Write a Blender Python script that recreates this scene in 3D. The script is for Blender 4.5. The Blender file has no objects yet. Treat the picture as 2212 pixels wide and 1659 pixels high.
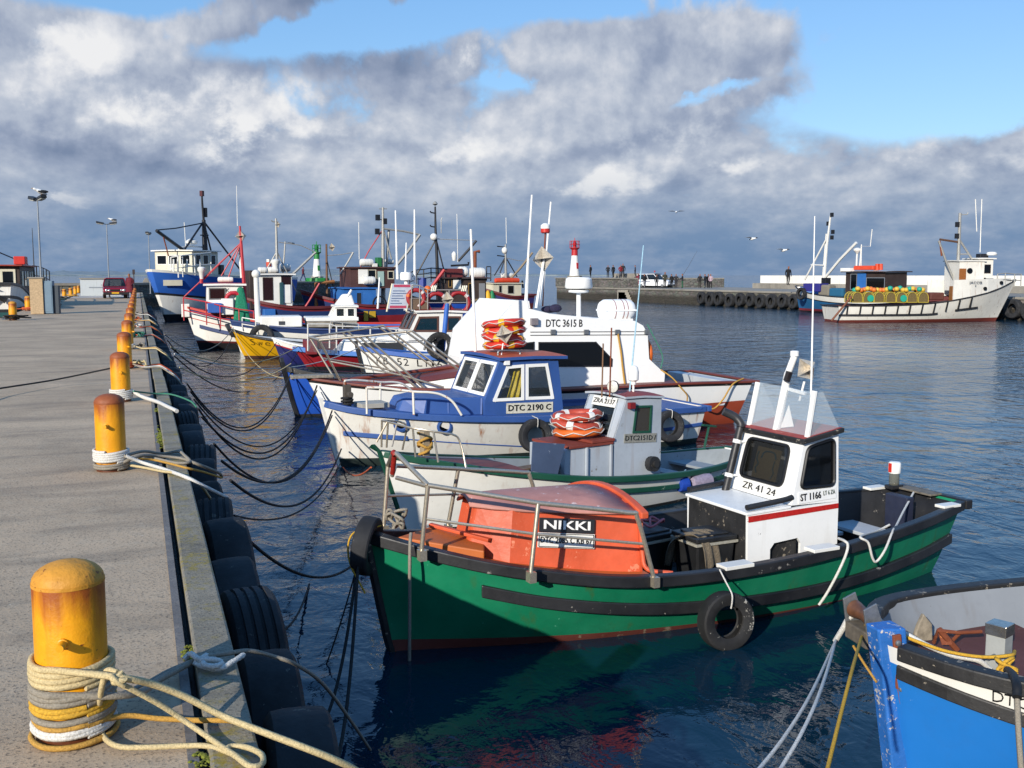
import bpy, bmesh, math, random
from math import sin, cos, pi, radians, sqrt, atan2
from mathutils import Vector, Matrix, geometry, noise as mnoise
rnd = random.Random(7)
SC = bpy.context.scene
COL = SC.collection
# ------------------------------------------------------------------ camera
F = 2212.0; CX = 1106.0; CY = 829.5; CZ = 1.65; W = -1.65
PITCH = math.atan(235.5 / F); YAW = radians(19.96)
_f = (sin(YAW) * cos(PITCH), cos(YAW) * cos(PITCH), -sin(PITCH))
_r = (cos(YAW), -sin(YAW), 0.0)
_u = (sin(YAW) * sin(PITCH), cos(YAW) * sin(PITCH), cos(PITCH))
def ray(x, y):
 a = (x - CX) / F; b = (CY - y) / F
 return Vector([_f[i] + a * _r[i] + b * _u[i] for i in range(3)])
def P(x, y, z):
 d = ray(x, y); t = (z - CZ) / d.z
 return Vector((d.x * t, d.y * t, z))
def PD(x, y, dist):          # point on the sight line at horizontal distance
 d = ray(x, y); t = dist / sqrt(d.x * d.x + d.y * d.y)
 return Vector((d.x * t, d.y * t, CZ + d.z * t))
def PY(x, y, Y):
 d = ray(x, y); t = Y / d.y
 return Vector((d.x * t, Y, CZ + d.z * t))
def PX(x, y, X):
 d = ray(x, y); t = X / d.x
 return Vector((X, d.y * t, CZ + d.z * t))
def proj(p):
 q = (p[0], p[1], p[2] - CZ)
 dt = lambda a: a[0] * q[0] + a[1] * q[1] + a[2] * q[2]
 return (CX + F * dt(_r) / dt(_f), CY - F * dt(_u) / dt(_f))
# ------------------------------------------------------------------ colours and materials
def lin(h):
 if isinstance(h, str):
  h = h.lstrip('#'); c = [int(h[i:i + 2], 16) / 255 for i in (0, 2, 4)]
  return tuple((x / 12.92 if x <= .04045 else ((x + .055) / 1.055) ** 2.4) for x in c) + (1,)
 return tuple(h) + ((1,) if len(h) == 3 else ())
class NT:
 def __init__(s, mat):
  s.t = mat.node_tree; s.n = s.t.nodes; s.l = s.t.links
 def new(s, typ, **kw):
  n = s.n.new(typ)
  for k, v in kw.items(): setattr(n, k, v)
  return n
 def link(s, a, b): s.l.new(a, b)
 def val(s, sock, v):
  if hasattr(v, 'is_linked') or isinstance(v, bpy.types.NodeSocket): s.l.new(v, sock)
  else: sock.default_value = v
 def math(s, op, a, b=None, c=None, clamp=False):
  n = s.n.new('ShaderNodeMath'); n.operation = op; n.use_clamp = clamp
  s.val(n.inputs[0], a)
  if b is not None: s.val(n.inputs[1], b)
  if c is not None: s.val(n.inputs[2], c)
  return n.outputs[0]
 def mix(s, fac, a, b, blend='MIX'):
  n = s.n.new('ShaderNodeMix'); n.data_type = 'RGBA'; n.blend_type = blend
  s.val(n.inputs[0], fac); s.val(n.inputs[6], a); s.val(n.inputs[7], b)
  return n.outputs[2]
 def noise(s, vec, scale, detail=3, rough=.55, dist=0):
  n = s.n.new('ShaderNodeTexNoise'); n.inputs['Scale'].default_value = scale
  n.inputs['Detail'].default_value = detail; n.inputs['Roughness'].default_value = rough
  n.inputs['Distortion'].default_value = dist
  if vec is not None: s.l.new(vec, n.inputs['Vector'])
  return n.outputs[0]
 def mapr(s, v, a, b, c=0., d=1., smooth=False):
  n = s.n.new('ShaderNodeMapRange'); n.clamp = True
  if smooth: n.interpolation_type = 'SMOOTHSTEP'
  s.val(n.inputs[0], v)
  for i, x in enumerate((a, b, c, d)): n.inputs[i + 1].default_value = x
  return n.outputs[0]
 def mapping(s, vec, scale=(1, 1, 1), rot=(0, 0, 0), loc=(0, 0, 0)):
  n = s.n.new('ShaderNodeMapping'); s.l.new(vec, n.inputs[0])
  n.inputs['Scale'].default_value = scale; n.inputs['Rotation'].default_value = rot; n.inputs['Location'].default_value = loc
  return n.outputs[0]
 def bump(s, h, strength, dist=.01):
  n = s.n.new('ShaderNodeBump'); n.inputs['Strength'].default_value = strength; n.inputs['Distance'].default_value = dist
  s.l.new(h, n.inputs['Height']); return n.outputs[0]
def newmat(name):
 m = bpy.data.materials.new(name); m.use_nodes = True
 t = NT(m); b = t.n['Principled BSDF']
 return m, t, b
MATS = {}
def paint(name, col, rough=.42, wear=.3, chip=None, chipamt=.0, streak=0., streakcol='7a4a20', scale=6., bump=.25, metal=0., grime=.35, spec=.5):
 """weathered painted surface: blotchy tone, chips to another colour, rust runs, dented bump"""
 key = name
 if key in MATS: return MATS[key]
 m, t, b = newmat(name)
 tc = t.new('ShaderNodeTexCoord').outputs['Object']
 base = lin(col)
 n1 = t.noise(tc, scale * .35, 5, .6)
 n2 = t.noise(tc, scale * 3, 4, .65)
 dark = tuple(x * (1 - .45 * wear) for x in base[:3]) + (1,)
 light = tuple(min(1, x * (1 + .18 * wear) + .03 * wear) for x in base[:3]) + (1,)
 c = t.mix(t.mapr(n1, .3, .72), dark, light)
 if grime:
  g = t.math('MULTIPLY', t.mapr(n2, .52, .72), grime * .5)
  c = t.mix(g, c, tuple(x * .45 + .02 for x in base[:3]) + (1,))
 if chipamt > 0:
  n3 = t.noise(tc, scale * 2.2, 6, .72)
  n3b = t.noise(tc, scale * .6, 2, .5)
  th = .66 - .12 * chipamt
  f = t.mapr(t.math('ADD', t.math('MULTIPLY', n3, .72), t.math('MULTIPLY', n3b, .28)), th, th + .015)
  c = t.mix(f, c, lin(chip or 'b8b0a0'))
 if streak > 0:
  sv = t.mapping(tc, (3.2, 3.2, .25))
  n4 = t.noise(sv, 2.2, 3, .6)
  n5 = t.noise(tc, 1.3, 2, .5)
  f = t.math('MULTIPLY', t.mapr(n4, .56, .74), t.math('MULTIPLY', t.mapr(n5, .42, .62), streak))
  c = t.mix(f, c, lin(streakcol))
 t.link(c, b.inputs['Base Color'])
 b.inputs['Metallic'].default_value = metal
 b.inputs['Specular IOR Level'].default_value = spec
 r = t.math('ADD', rough - .08, t.math('MULTIPLY', n2, .2)); t.link(r, b.inputs['Roughness'])
 if bump:
  h = t.math('ADD', t.math('MULTIPLY', n1, .9), t.math('MULTIPLY', n2, .12))
  t.link(t.bump(h, bump, .03), b.inputs['Normal'])
 MATS[key] = m
 return m
def plain(name, col, rough=.5, metal=0., nscale=40, var=.25, bump=0.):
 if name in MATS: return MATS[name]
 m, t, b = newmat(name); tc = t.new('ShaderNodeTexCoord').outputs['Object']
 base = lin(col); n = t.noise(tc, nscale, 4, .6)
 t.link(t.mix(t.mapr(n, .3, .7), tuple(x * (1 - var) for x in base[:3]) + (1,), tuple(min(1, x * (1 + var * .6)) for x in base[:3]) + (1,)), b.inputs['Base Color'])
 b.inputs['Roughness'].default_value = rough; b.inputs['Metallic'].default_value = metal
 if bump: t.link(t.bump(n, bump, .01), b.inputs['Normal'])
 MATS[name] = m; return m
def glass(name, tint='20282c', trans=.35, rough=.03):
 if name in MATS: return MATS[name]
 m, t, b = newmat(name)
 b.inputs['Base Color'].default_value = lin(tint); b.inputs['Roughness'].default_value = rough
 tr = t.new('ShaderNodeBsdfTransparent'); mx = t.new('ShaderNodeMixShader')
 mx.inputs[0].default_value = trans
 t.link(b.outputs[0], mx.inputs[1]); t.link(tr.outputs[0], mx.inputs[2])
 t.link(mx.outputs[0], t.n['Material Output'].inputs['Surface'])
 MATS[name] = m; return m
# ------------------------------------------------------------------ mesh builder
def cr(pts, n=8, closed=False):
 """Catmull-Rom resample"""
 pts = [Vector(p) for p in pts]
 if len(pts) < 3 and not closed:
  return [pts[0].lerp(pts[-1], i / n) for i in range(n + 1)]
 out = []; N = len(pts); rng = N if closed else N - 1
 for i in range(rng):
  if closed: a, b, c, d = (pts[(i + k) % N] for k in (-1, 0, 1, 2))
  else:
   b, c = pts[i], pts[i + 1]
   a = pts[i - 1] if i else b * 2 - c
   d = pts[i + 2] if i + 2 < N else c * 2 - b
  for k in range(n):
   t = k / n
   out.append(.5 * ((2 * b) + (c - a) * t + (2 * a - 5 * b + 4 * c - d) * t * t + (3 * b - a - 3 * c + d) * t ** 3))
 if not closed: out.append(pts[-1])
 return out
def interp(lst, u):
 """smooth interpolation of [(u, v), ...]"""
 if u <= lst[0][0]: return lst[0][1]
 if u >= lst[-1][0]: return lst[-1][1]
 for i in range(len(lst) - 1):
  if lst[i][0] <= u <= lst[i + 1][0]:
   x0, y0 = lst[i]; x1, y1 = lst[i + 1]; h = x1 - x0; t = (u - x0) / h
   m = lambda j: ((lst[j + 1][1] - lst[j - 1][1]) / (lst[j + 1][0] - lst[j - 1][0])) if 0 < j < len(lst) - 1 else ((lst[1][1] - lst[0][1]) / (lst[1][0] - lst[0][0]) if j == 0 else (lst[-1][1] - lst[-2][1]) / (lst[-1][0] - lst[-2][0]))
   m0, m1 = m(i) * h, m(i + 1) * h
   return (2 * t ** 3 - 3 * t * t + 1) * y0 + (t ** 3 - 2 * t * t + t) * m0 + (-2 * t ** 3 + 3 * t * t) * y1 + (t ** 3 - t * t) * m1
class MB:
 def __init__(s): s.v = []; s.f = []; s.m = []
 def add(s, verts, faces, mi=0):
  o = len(s.v); s.v += [tuple(v) for v in verts]
  for f in faces: s.f.append([o + i for i in f]); s.m.append(mi)
  return s
 def box(s, x0, x1, y0, y1, z0, z1, mi=0):
  v = [(x, y, z) for z in (z0, z1) for y in (y0, y1) for x in (x0, x1)]
  return s.add(v, [(0, 2, 3, 1), (4, 5, 7, 6), (0, 1, 5, 4), (2, 6, 7, 3), (0, 4, 6, 2), (1, 3, 7, 5)], mi)
 def hexa(s, b4, t4, mi=0):      # bottom quad, top quad in the same order
  return s.add(list(b4) + list(t4), [(3, 2, 1, 0), (4, 5, 6, 7), (0, 1, 5, 4), (1, 2, 6, 5), (2, 3, 7, 6), (3, 0, 4, 7)], mi)
 def bar(s, a, b, w, h, up=(0, 0, 1), mi=0):
  a, b = Vector(a), Vector(b); d = (b - a).normalized(); up = Vector(up)
  r = d.cross(up)
  if r.length < 1e-4: r = d.cross(Vector((1, 0, 0)))
  r.normalize(); u = r.cross(d)
  q = lambda p: [p - r * w / 2 - u * h / 2, p + r * w / 2 - u * h / 2, p + r * w / 2 + u * h / 2, p - r * w / 2 + u * h / 2]
  return s.add(q(a) + q(b), [(3, 2, 1, 0), (4, 5, 6, 7), (0, 1, 5, 4), (1, 2, 6, 5), (2, 3, 7, 6), (3, 0, 4, 7)], mi)
 def prism(s, poly, vec, mi=0, mi2=None):
  n = len(poly); vec = Vector(vec); p = [Vector(q) for q in poly]
  s.add(p + [q + vec for q in p], [tuple(reversed(range(n))), tuple(range(n, 2 * n))], mi)
  o = len(s.v) - 2 * n
  for i in range(n):
   j = (i + 1) % n; s.f.append([o + i, o + j, o + n + j, o + n + i]); s.m.append(mi if mi2 is None else mi2)
  return s
 def tube(s, pts, r, n=8, closed=False, mi=0, lobes=0, twist=0., caps=True):
  pts = [Vector(p) for p in pts]; N = len(pts); o = len(s.v)
  d0 = (pts[1] - pts[0]).normalized(); ref = Vector((0, 0, 1)) if abs(d0.z) < .9 else Vector((1, 0, 0))
  x = d0.cross(ref).normalized(); ph = 0.
  for i, p in enumerate(pts):
   if closed: d = pts[(i + 1) % N] - pts[i - 1]
   else: d = pts[min(i + 1, N - 1)] - pts[max(i - 1, 0)]
   if d.length < 1e-9: d = d0
   d = d.normalized(); x = (x - d * x.dot(d))
   if x.length < 1e-6: x = d.orthogonal()
   x.normalize(); y = d.cross(x)
   rr = r[i] if isinstance(r, (list, tuple)) else r
   if lobes and i: ph += (p - pts[i - 1]).length * twist
   for k in range(n):
    a = 2 * pi * k / n
    q = rr * (.64 + .43 * abs(cos(lobes * .5 * (a + ph)))) if lobes else rr
    s.v.append(tuple(p + x * (cos(a) * q) + y * (sin(a) * q)))
  R = N if closed else N - 1
  for i in range(R):
   for k in range(n):
    a = o + i * n + k; b = o + i * n + (k + 1) % n; j = (i + 1) % N
    s.f.append([a, b, o + j * n + (k + 1) % n, o + j * n + k]); s.m.append(mi)
  if not closed and caps:
   s.f.append([o + k for k in reversed(range(n))]); s.m.append(mi)
   s.f.append([o + (N - 1) * n + k for k in range(n)]); s.m.append(mi)
  return s
 def pole(s, a, b, r0, r1=None, n=8, mi=0):
  return s.tube([a, b], [r0, r0 if r1 is None else r1], n, mi=mi)
 def sweep(s, pts, prof, up=(0, 0, 1), closed=False, mi=0):
  """profile [(side, up)] carried along a path, side = path direction x up"""
  pts = [Vector(p) for p in pts]; N = len(pts); n = len(prof); o = len(s.v); up = Vector(up)
  for i, p in enumerate(pts):
   if closed: d = pts[(i + 1) % N] - pts[i - 1]
   else: d = pts[min(i + 1, N - 1)] - pts[max(i - 1, 0)]
   r = d.cross(up).normalized()
   for a, b in prof: s.v.append(tuple(p + r * a + up * b))
  for i in range(N if closed else N - 1):
   j = (i + 1) % N
   for k in range(n):
    s.f.append([o + i * n + k, o + i * n + (k + 1) % n, o + j * n + (k + 1) % n, o + j * n + k]); s.m.append(mi)
  if not closed:
   s.f.append([o + k for k in reversed(range(n))]); s.m.append(mi)
   s.f.append([o + (N - 1) * n + k for k in range(n)]); s.m.append(mi)
  return s
 def lathe(s, prof, c=(0, 0, 0), n=20, axis=(0, 0, 1), mi=0, caps=True):
  ax = Vector(axis).normalized(); x = ax.orthogonal().normalized(); y = ax.cross(x); c = Vector(c); o = len(s.v)
  for r, z in prof:
   for k in range(n):
    a = 2 * pi * k / n; s.v.append(tuple(c + ax * z + x * (r * cos(a)) + y * (r * sin(a))))
  for i in range(len(prof) - 1):
   for k in range(n):
    s.f.append([o + i * n + k, o + i * n + (k + 1) % n, o + (i + 1) * n + (k + 1) % n, o + (i + 1) * n + k]); s.m.append(mi)
  if caps:
   s.f.append([o + k for k in reversed(range(n))]); s.m.append(mi)
   e = o + (len(prof) - 1) * n; s.f.append([e + k for k in range(n)]); s.m.append(mi)
  return s
 def torus(s, c, R, r, axis=(0, 0, 1), n=24, k=10, squash=1., mi=0, mif=None):
  ax = Vector(axis).normalized(); x = ax.orthogonal().normalized(); y = ax.cross(x); c = Vector(c); o = len(s.v)
  for i in range(n):
   a = 2 * pi * i / n; d = x * cos(a) + y * sin(a)
   for j in range(k):
    b = 2 * pi * j / k; s.v.append(tuple(c + d * (R + r * cos(b)) + ax * (r * squash * sin(b))))
  for i in range(n):
   for j in range(k):
    s.f.append([o + i * k + j, o + ((i + 1) % n) * k + j, o + ((i + 1) % n) * k + (j + 1) % k, o + i * k + (j + 1) % k])
    s.m.append(mif(i / n) if mif else mi)
  return s
 def ball(s, c, rx, ry=None, rz=None, n=12, k=8, mi=0):
  ry = rx if ry is None else ry; rz = rx if rz is None else rz; c = Vector(c)
  prof = [(sin(pi * i / k), -cos(pi * i / k)) for i in range(k + 1)]; prof[0] = (.02, -1); prof[-1] = (.02, 1); o = len(s.v)
  s.lathe(prof, (0, 0, 0), n, mi=mi)
  for i in range(o, len(s.v)):
   v = s.v[i]; s.v[i] = (c.x + v[0] * rx, c.y + v[1] * ry, c.z + v[2] * rz)
  return s
 def panel(s, outer, holes, thick, mi=0):
  """flat wall with openings; thick is a vector"""
  loops = [[Vector(p) for p in outer]] + [[Vector(p) for p in h] for h in holes]
  nrm = Vector(thick).normalized(); x = nrm.orthogonal().normalized(); y = nrm.cross(x)
  l2 = [[Vector((p.dot(x), p.dot(y), 0)) for p in l] for l in loops]
  tris = geometry.tessellate_polygon(l2)
  allp = [p for l in loops for p in l]; n = len(allp); th = Vector(thick); o = len(s.v)
  s.v += [tuple(p) for p in allp] + [tuple(p + th) for p in allp]
  for t in tris:
   s.f.append([o + i for i in t]); s.m.append(mi); s.f.append([o + n + i for i in reversed(t)]); s.m.append(mi)
  k = 0
  for l in loops:
   m = len(l)
   for i in range(m):
    j = (i + 1) % m; s.f.append([o + k + i, o + k + j, o + n + k + j, o + n + k + i]); s.m.append(mi)
   k += m
  return s
 def build(s, name, mats, parent=None, smooth=None, bevel=0., loc=None, jitter=0.):
  me = bpy.data.meshes.new(name); me.from_pydata(s.v, [], s.f); 
  if not isinstance(mats, (list, tuple)): mats = [mats]
  for m in mats: me.materials.append(m)
  me.polygons.foreach_set('material_index', [min(i, len(mats) - 1) for i in s.m])
  bm = bmesh.new(); bm.from_mesh(me)
  bmesh.ops.recalc_face_normals(bm, faces=bm.faces)
  bm.to_mesh(me); bm.free()
  if smooth:
   me.polygons.foreach_set('use_smooth', [True] * len(me.polygons))
   me.set_sharp_from_angle(angle=radians(smooth))
  me.update()
  o = bpy.data.objects.new(name, me); COL.objects.link(o)
  if parent is not None: o.parent = parent
  if loc is not None: o.location = loc
  if bevel:
   md = o.modifiers.new('bevel', 'BEVEL'); md.width = bevel; md.segments = 2; md.limit_method = 'ANGLE'; md.angle_limit = radians(40)
  return o
 def split(s):
  par = list(range(len(s.v)))
  def find(a):
   while par[a] != a: par[a] = par[par[a]]; a = par[a]
   return a
  for f in s.f:
   for q in f[1:]: par[find(q)] = find(f[0])
  out = {}
  for f, m in zip(s.f, s.m):
   b, mp = out.setdefault(find(f[0]), (MB(), {}))
   for q in f:
    if q not in mp: mp[q] = len(b.v); b.v.append(s.v[q])
   b.f.append([mp[q] for q in f]); b.m.append(m)
  return [b for b, _ in out.values()]
 def build_each(s, name, *a, **k): return [b.build(name, *a, **k) for b in s.split()]
def tag(o, label, cat, group=None, kind=None):
 if label: o['label'] = label
 if cat: o['category'] = cat
 if group: o['group'] = group
 if kind: o['kind'] = kind
 return o
def thing(name, label, cat, loc=(0, 0, 0), rz=0., group=None):
 o = bpy.data.objects.new(name, None); COL.objects.link(o); o.location = loc; o.rotation_euler = (0, 0, rz); o.empty_display_size = .2
 return tag(o, label, cat, group)
def dup(root, loc, rz=None, label=None, group=None):
 def cp(o, par):
  c = o.copy(); COL.objects.link(c)
  if par is not None: c.parent = par
  for ch in [k for k in o.children if k not in made]:
   made.add(cp(ch, c))
  return c
 made = set(); r = cp(root, None); r.location = loc
 if rz is not None: r.rotation_euler = (0, 0, rz)
 if label: r['label'] = label
 if group: r['group'] = group
 return r
def lettering(parent, txt, mat, org, xd, ud, size, width=None, bold=.0, name='lettering', thick=.003, shear=0.):
 """raised or painted letters: built from the default font, laid in the plane (xd, ud), centred on org"""
 cu = bpy.data.curves.new(name, 'FONT'); cu.body = txt; cu.size = 1; cu.align_x = 'CENTER'; cu.align_y = 'CENTER'
 cu.extrude = .5; cu.offset = bold; cu.resolution_u = 2; cu.shear = shear
 to = bpy.data.objects.new('tmp', cu); COL.objects.link(to)
 dg = bpy.context.evaluated_depsgraph_get(); me = bpy.data.meshes.new_from_object(to.evaluated_get(dg)); bpy.data.objects.remove(to); bpy.data.curves.remove(cu)
 xd = Vector(xd).normalized(); ud = Vector(ud); ud = (ud - xd * ud.dot(xd)).normalized(); nd = xd.cross(ud); org = Vector(org)
 xs = [v.co.x for v in me.vertices]; w = max(xs) - min(xs); mid = (max(xs) + min(xs)) / 2; kx = (width / w) if width else size
 for v in me.vertices:
  x, y, z = v.co; v.co = org + xd * ((x - mid) * kx) + ud * (y * size) + nd * (z * thick * 2)
 me.materials.clear(); me.materials.append(mat); me.name = name
 o = bpy.data.objects.new(name, me); COL.objects.link(o); o.parent = parent
 return o
# ------------------------------------------------------------------ boats
class Boat:
 def __init__(s, name, label, bow, st, cat='boat', group='boats moored in the harbour'):
  ang = atan2(bow[1] - st[1], bow[0] - st[0]); s.L = math.hypot(bow[0] - st[0], bow[1] - st[1])
  s.root = thing(name, label, cat, (st[0], st[1], W), ang, group)
  s.M = Matrix.Translation((st[0], st[1], W)) @ Matrix.Rotation(ang, 4, 'Z'); s.I = s.M.inverted()
 def loc(s, px, py, ax, val):
  d = s.I.to_3x3() @ ray(px, py); o = s.I @ Vector((0, 0, CZ)); i = 'xyz'.index(ax); t = (val - o[i]) / d[i]
  return o + d * t
 def pl(s, px, py, p0, n):     # hit of the sight line with a local plane
  d = s.I.to_3x3() @ ray(px, py); o = s.I @ Vector((0, 0, CZ)); n = Vector(n); t = (Vector(p0) - o).dot(n) / d.dot(n)
  return o + d * t
 def world(s, p): return s.M @ Vector(p)
 def hull(s, half, sheer, rows, mats, rake=.3, trake=.15, draft=.35, pm=.32, pb=.95, nu=34, deck=.08, decks=None, inner=.05, inmat=None, sole=None, stem=.04, pflat=.5, stem_curve=1.):
  """rows: [(kind, val, material index of the band under it)] from the keel up, kind 'wl' (height), 'sh' (below sheer), 'mid' (fraction)"""
  s.half = half; s.sheer_l = sheer; s.rake = rake; s.trake = trake; s.stem_curve = stem_curve
  s.zb = interp(sheer, 1); s.z0 = interp(sheer, 0)
  s.pm, s.pb, s.draft, s.pflat = pm, pb, draft, pflat
  us = [1 - (1 - i / nu) ** 1.35 for i in range(nu + 1)]; s.us = us
  mb = MB(); prev = None; ids = []
  levels = []
  for i, (k, v, mi) in enumerate(rows):
   if i == 0: levels.append((rows[0], rows[0], 0., mi)); continue
   nsub = 3 if k != 'wl' else 2
   for j in range(1, nsub + 1): levels.append((rows[i - 1], rows[i], j / nsub, mi))
  def zrow(r, u):
   sh = interp(sheer, u)
   rv = r[1](u) if callable(r[1]) else r[1]
   return {'wl': rv, 'sh': sh - rv, 'mid': rv * sh}[r[0]] if r[0] != 'keel' else -draft
  nv = len(levels)
  for side in (1, -1):
   o = len(mb.v); ids.append(o)
   for u in us:
    for a, b, t, mi in levels:
     z = zrow(a, u) * (1 - t) + zrow(b, u) * t
     mb.v.append(tuple(s.pt(u, z, side)))
   for i in range(nu):
    for j in range(nv - 1):
     a = o + i * nv + j
     mb.f.append([a, a + 1, a + nv + 1, a + nv]); mb.m.append(levels[j + 1][3])
  a, b = ids
  for j in range(nv - 1):       # transom and stem faces
   mb.f.append([a + j, b + j, b + j + 1, a + j + 1]); mb.m.append(levels[j + 1][3])
   e = nu * nv; mb.f.append([a + e + j, a + e + j + 1, b + e + j + 1, b + e + j]); mb.m.append(levels[j + 1][3])
  for i in range(nu): mb.f.append([a + i * nv, a + (i + 1) * nv, b + (i + 1) * nv, b + i * nv]); mb.m.append(levels[0][3])
  s.hullobj = mb.build('hull', mats, s.root, smooth=40)
  # inner skin from the sheer to a sole, open on top
  if decks is None: decks = [(0, 1, deck)]
  if inmat is not None:
   im = MB(); zin = sole if sole is not None else .1
   for side in (1, -1):
    o = len(im.v)
    for u in us[:-1]:
     zs = interp(sheer, u) - .012
     for k in range(5):
      z = zs + (zin - zs) * k / 4
      p = s.pt(min(u, .985), z, side); p.y = side * max(.02, abs(p.y) - inner); p.x += inner if u < .02 else 0
      im.v.append(tuple(p))
    for i in range(nu - 1):
     for k in range(4):
      q = o + i * 5 + k; im.f.append([q, q + 5, q + 6, q + 1]); im.m.append(0)
   h = len(im.v) // 2
   for k in range(4): im.f.append([k, k + 1, h + k + 1, h + k]); im.m.append(0)
   for i in range(nu - 1): im.f.append([i * 5 + 4, i * 5 + 9, h + i * 5 + 9, h + i * 5 + 4]); im.m.append(1)
   im.build('inner_hull', inmat, s.root, smooth=40)
  return s
 def pt(s, u, z, side=1, out=0.):
  """point of the hull skin at station u, height z"""
  sh = interp(s.sheer_l, u); h = max(0., min(1.06, (z + s.draft) / (sh + s.draft)))
  w = u ** 2.2; p = s.pm + (s.pb - s.pm) * w
  b = interp(s.half, u); y = b * (h ** p if h > 0 else 0)
  xb = s.L + s.rake * (abs(z) / s.zb) ** s.stem_curve * (1 if z > 0 else -1.5); xs = -s.trake * (z / max(.1, s.z0))
  return Vector((xs + u * (xb - xs), side * (max(y, .03) + out), z))
 def sh(s, u, side=1, dz=0., out=0.):
  p = s.pt(u, interp(s.sheer_l, u), side); p.y += side * out; p.z += dz; return p
 def u_at(s, px, side=1, lo=.0, hi=1.):
  best = min((abs(proj(s.world(s.sh(lo + (hi - lo) * i / 200, side)))[0] - px), lo + (hi - lo) * i / 200) for i in range(201))
  return best[1]
 def gunwale(s, mat, w=.09, h=.1, up=.012, name='gunwale', u0=0., u1=1., out=.02, transom=True, bevel=.012):
  us = [u0 + (u1 - u0) * (1 - (1 - i / 36) ** 1.3) for i in range(37)]
  mb = MB()
  if u1 >= .999:
   path = [s.sh(u, 1, 0, out) for u in us[:-1]]
   pb = [s.sh(u, -1, 0, out) for u in us[:-1]]; tip = s.sh(1, 1); tip.y = 0; tip.x += .02
   path = path + [tip] + pb[::-1]
   mb.sweep(path, [(0, up - h), (0, up), (w, up), (w, up - h)])
  else:
   for sd in (1, -1):
    p = [s.sh(u, sd, 0, out) for u in us]
    mb.sweep(p, [(0, up - h), (0, up), (sd * w, up), (sd * w, up - h)])
  if transom and u0 < .01:
   a, b = s.sh(0, 1, 0, out), s.sh(0, -1, 0, out)
   mb.sweep([a + Vector((-.02, 0, 0)), b + Vector((-.02, 0, 0))], [(0, up - h + .004), (0, up + .003), (w, up + .003), (w, up - h + .004)])
  return mb.build(name, mat, s.root, bevel=bevel)
 def band(s, mat, zf, w=.05, h=.08, u0=0., u1=1., name='rub_rail', sides=(1, -1), bevel=.01, n=40):
  """a rubbing strake: zf(u) height of its top"""
  mb = MB()
  for sd in sides:
   us = [u0 + (u1 - u0) * i / n for i in range(n + 1)]
   pts = [s.pt(u, zf(u) - h / 2, sd) for u in us]
   mb.sweep(pts, [(sd * .01, -h / 2), (sd * .01, h / 2), (-sd * w, h / 2), (-sd * w, -h / 2)])
  return mb.build_each(name, mat, s.root, bevel=bevel)
 def deck(s, mat, dz, u0=0., u1=.985, name='deck', camber=.04, inset=.03, n=24, z=None):
  mb = MB(); us = [u0 + (u1 - u0) * i / n for i in range(n + 1)]; K = 6
  for u in us:
   zz = z if z is not None else interp(s.sheer_l, u) - dz
   p = s.pt(u, zz, 1); b = max(.01, p.y - inset)
   for k in range(K + 1):
    y = b * (1 - 2 * k / K); mb.v.append((p.x, y, zz + camber * (1 - (y / max(b, .01)) ** 2) * min(1, b)))
  for i in range(n):
   for k in range(K):
    a = i * (K + 1) + k; mb.f.append([a, a + 1, a + K + 2, a + K + 1]); mb.m.append(0)
  # aft edge turned down so that the deck has depth
  o = len(mb.v)
  for k in range(K + 1): v = mb.v[k]; mb.v.append((v[0], v[1], v[2] - .06))
  for k in range(K): mb.f.append([k, k + 1, o + k + 1, o + k]); mb.m.append(0)
  return mb.build(name, mat, s.root, smooth=40)
 def rail(s, mat, feet, h, r=.014, name='rail', side=1, mids=(.5,), ends=None, top=None, n=6, lean=0.):
  """stanchions standing on the gunwale at stations `feet`, joined by rails"""
  mb = MB(); tops = []
  for u in feet:
   f = s.sh(u, side, 0, -.04); hh = h(u) if callable(h) else h
   t = f + Vector((0, side * lean, hh)); mb.pole(f, t, r, n=n); tops.append((f, t))
  pts = [t for f, t in tops]
  if ends == 'bow': pts = pts + [Vector((pts[-1].x + .12, 0, pts[-1].z + .02))]
  if ends == 'down': pts = [tops[0][0] + Vector((-.15, 0, 0))] + pts
  mb.tube(cr(pts, 6), r * 1.1, n)
  for k in mids: mb.tube(cr([f.lerp(t, k) for f, t in tops], 4), r * .85, n)
  return mb.build(name, mat, s.root, smooth=50)
def rope_geo(mb, pts, r, n=9, res=8, strands=3, closed=False, lay=None, mi=0, fine=1.):
 """laid rope: three lobes twisting along a smooth path"""
 sm = cr(pts, res, closed); L = sum((sm[i + 1] - sm[i]).length for i in range(len(sm) - 1))
 step = r * 1.0 / fine; k = max(2, int(L / step)); out = [sm[0]]; acc = 0.; tgt = L / k
 for i in range(len(sm) - 1):
  a, b = sm[i], sm[i + 1]; d = (b - a).length
  while acc + d >= tgt - 1e-9 and d > 1e-9:
   t = (tgt - acc) / d; a = a.lerp(b, t); out.append(a); d = (b - a).length; acc = 0.
  acc += d
 mb.tube(out, r, n, closed, mi, strands, -.95 / r if lay is None else lay)
def sag(a, b, drop, n=12, side=Vector((0, 0, 0))):
 a, b = Vector(a), Vector(b)
 return [a.lerp(b, i / n) + (Vector((0, 0, -drop)) + side) * (4 * (i / n) * (1 - i / n)) for i in range(n + 1)]
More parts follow.
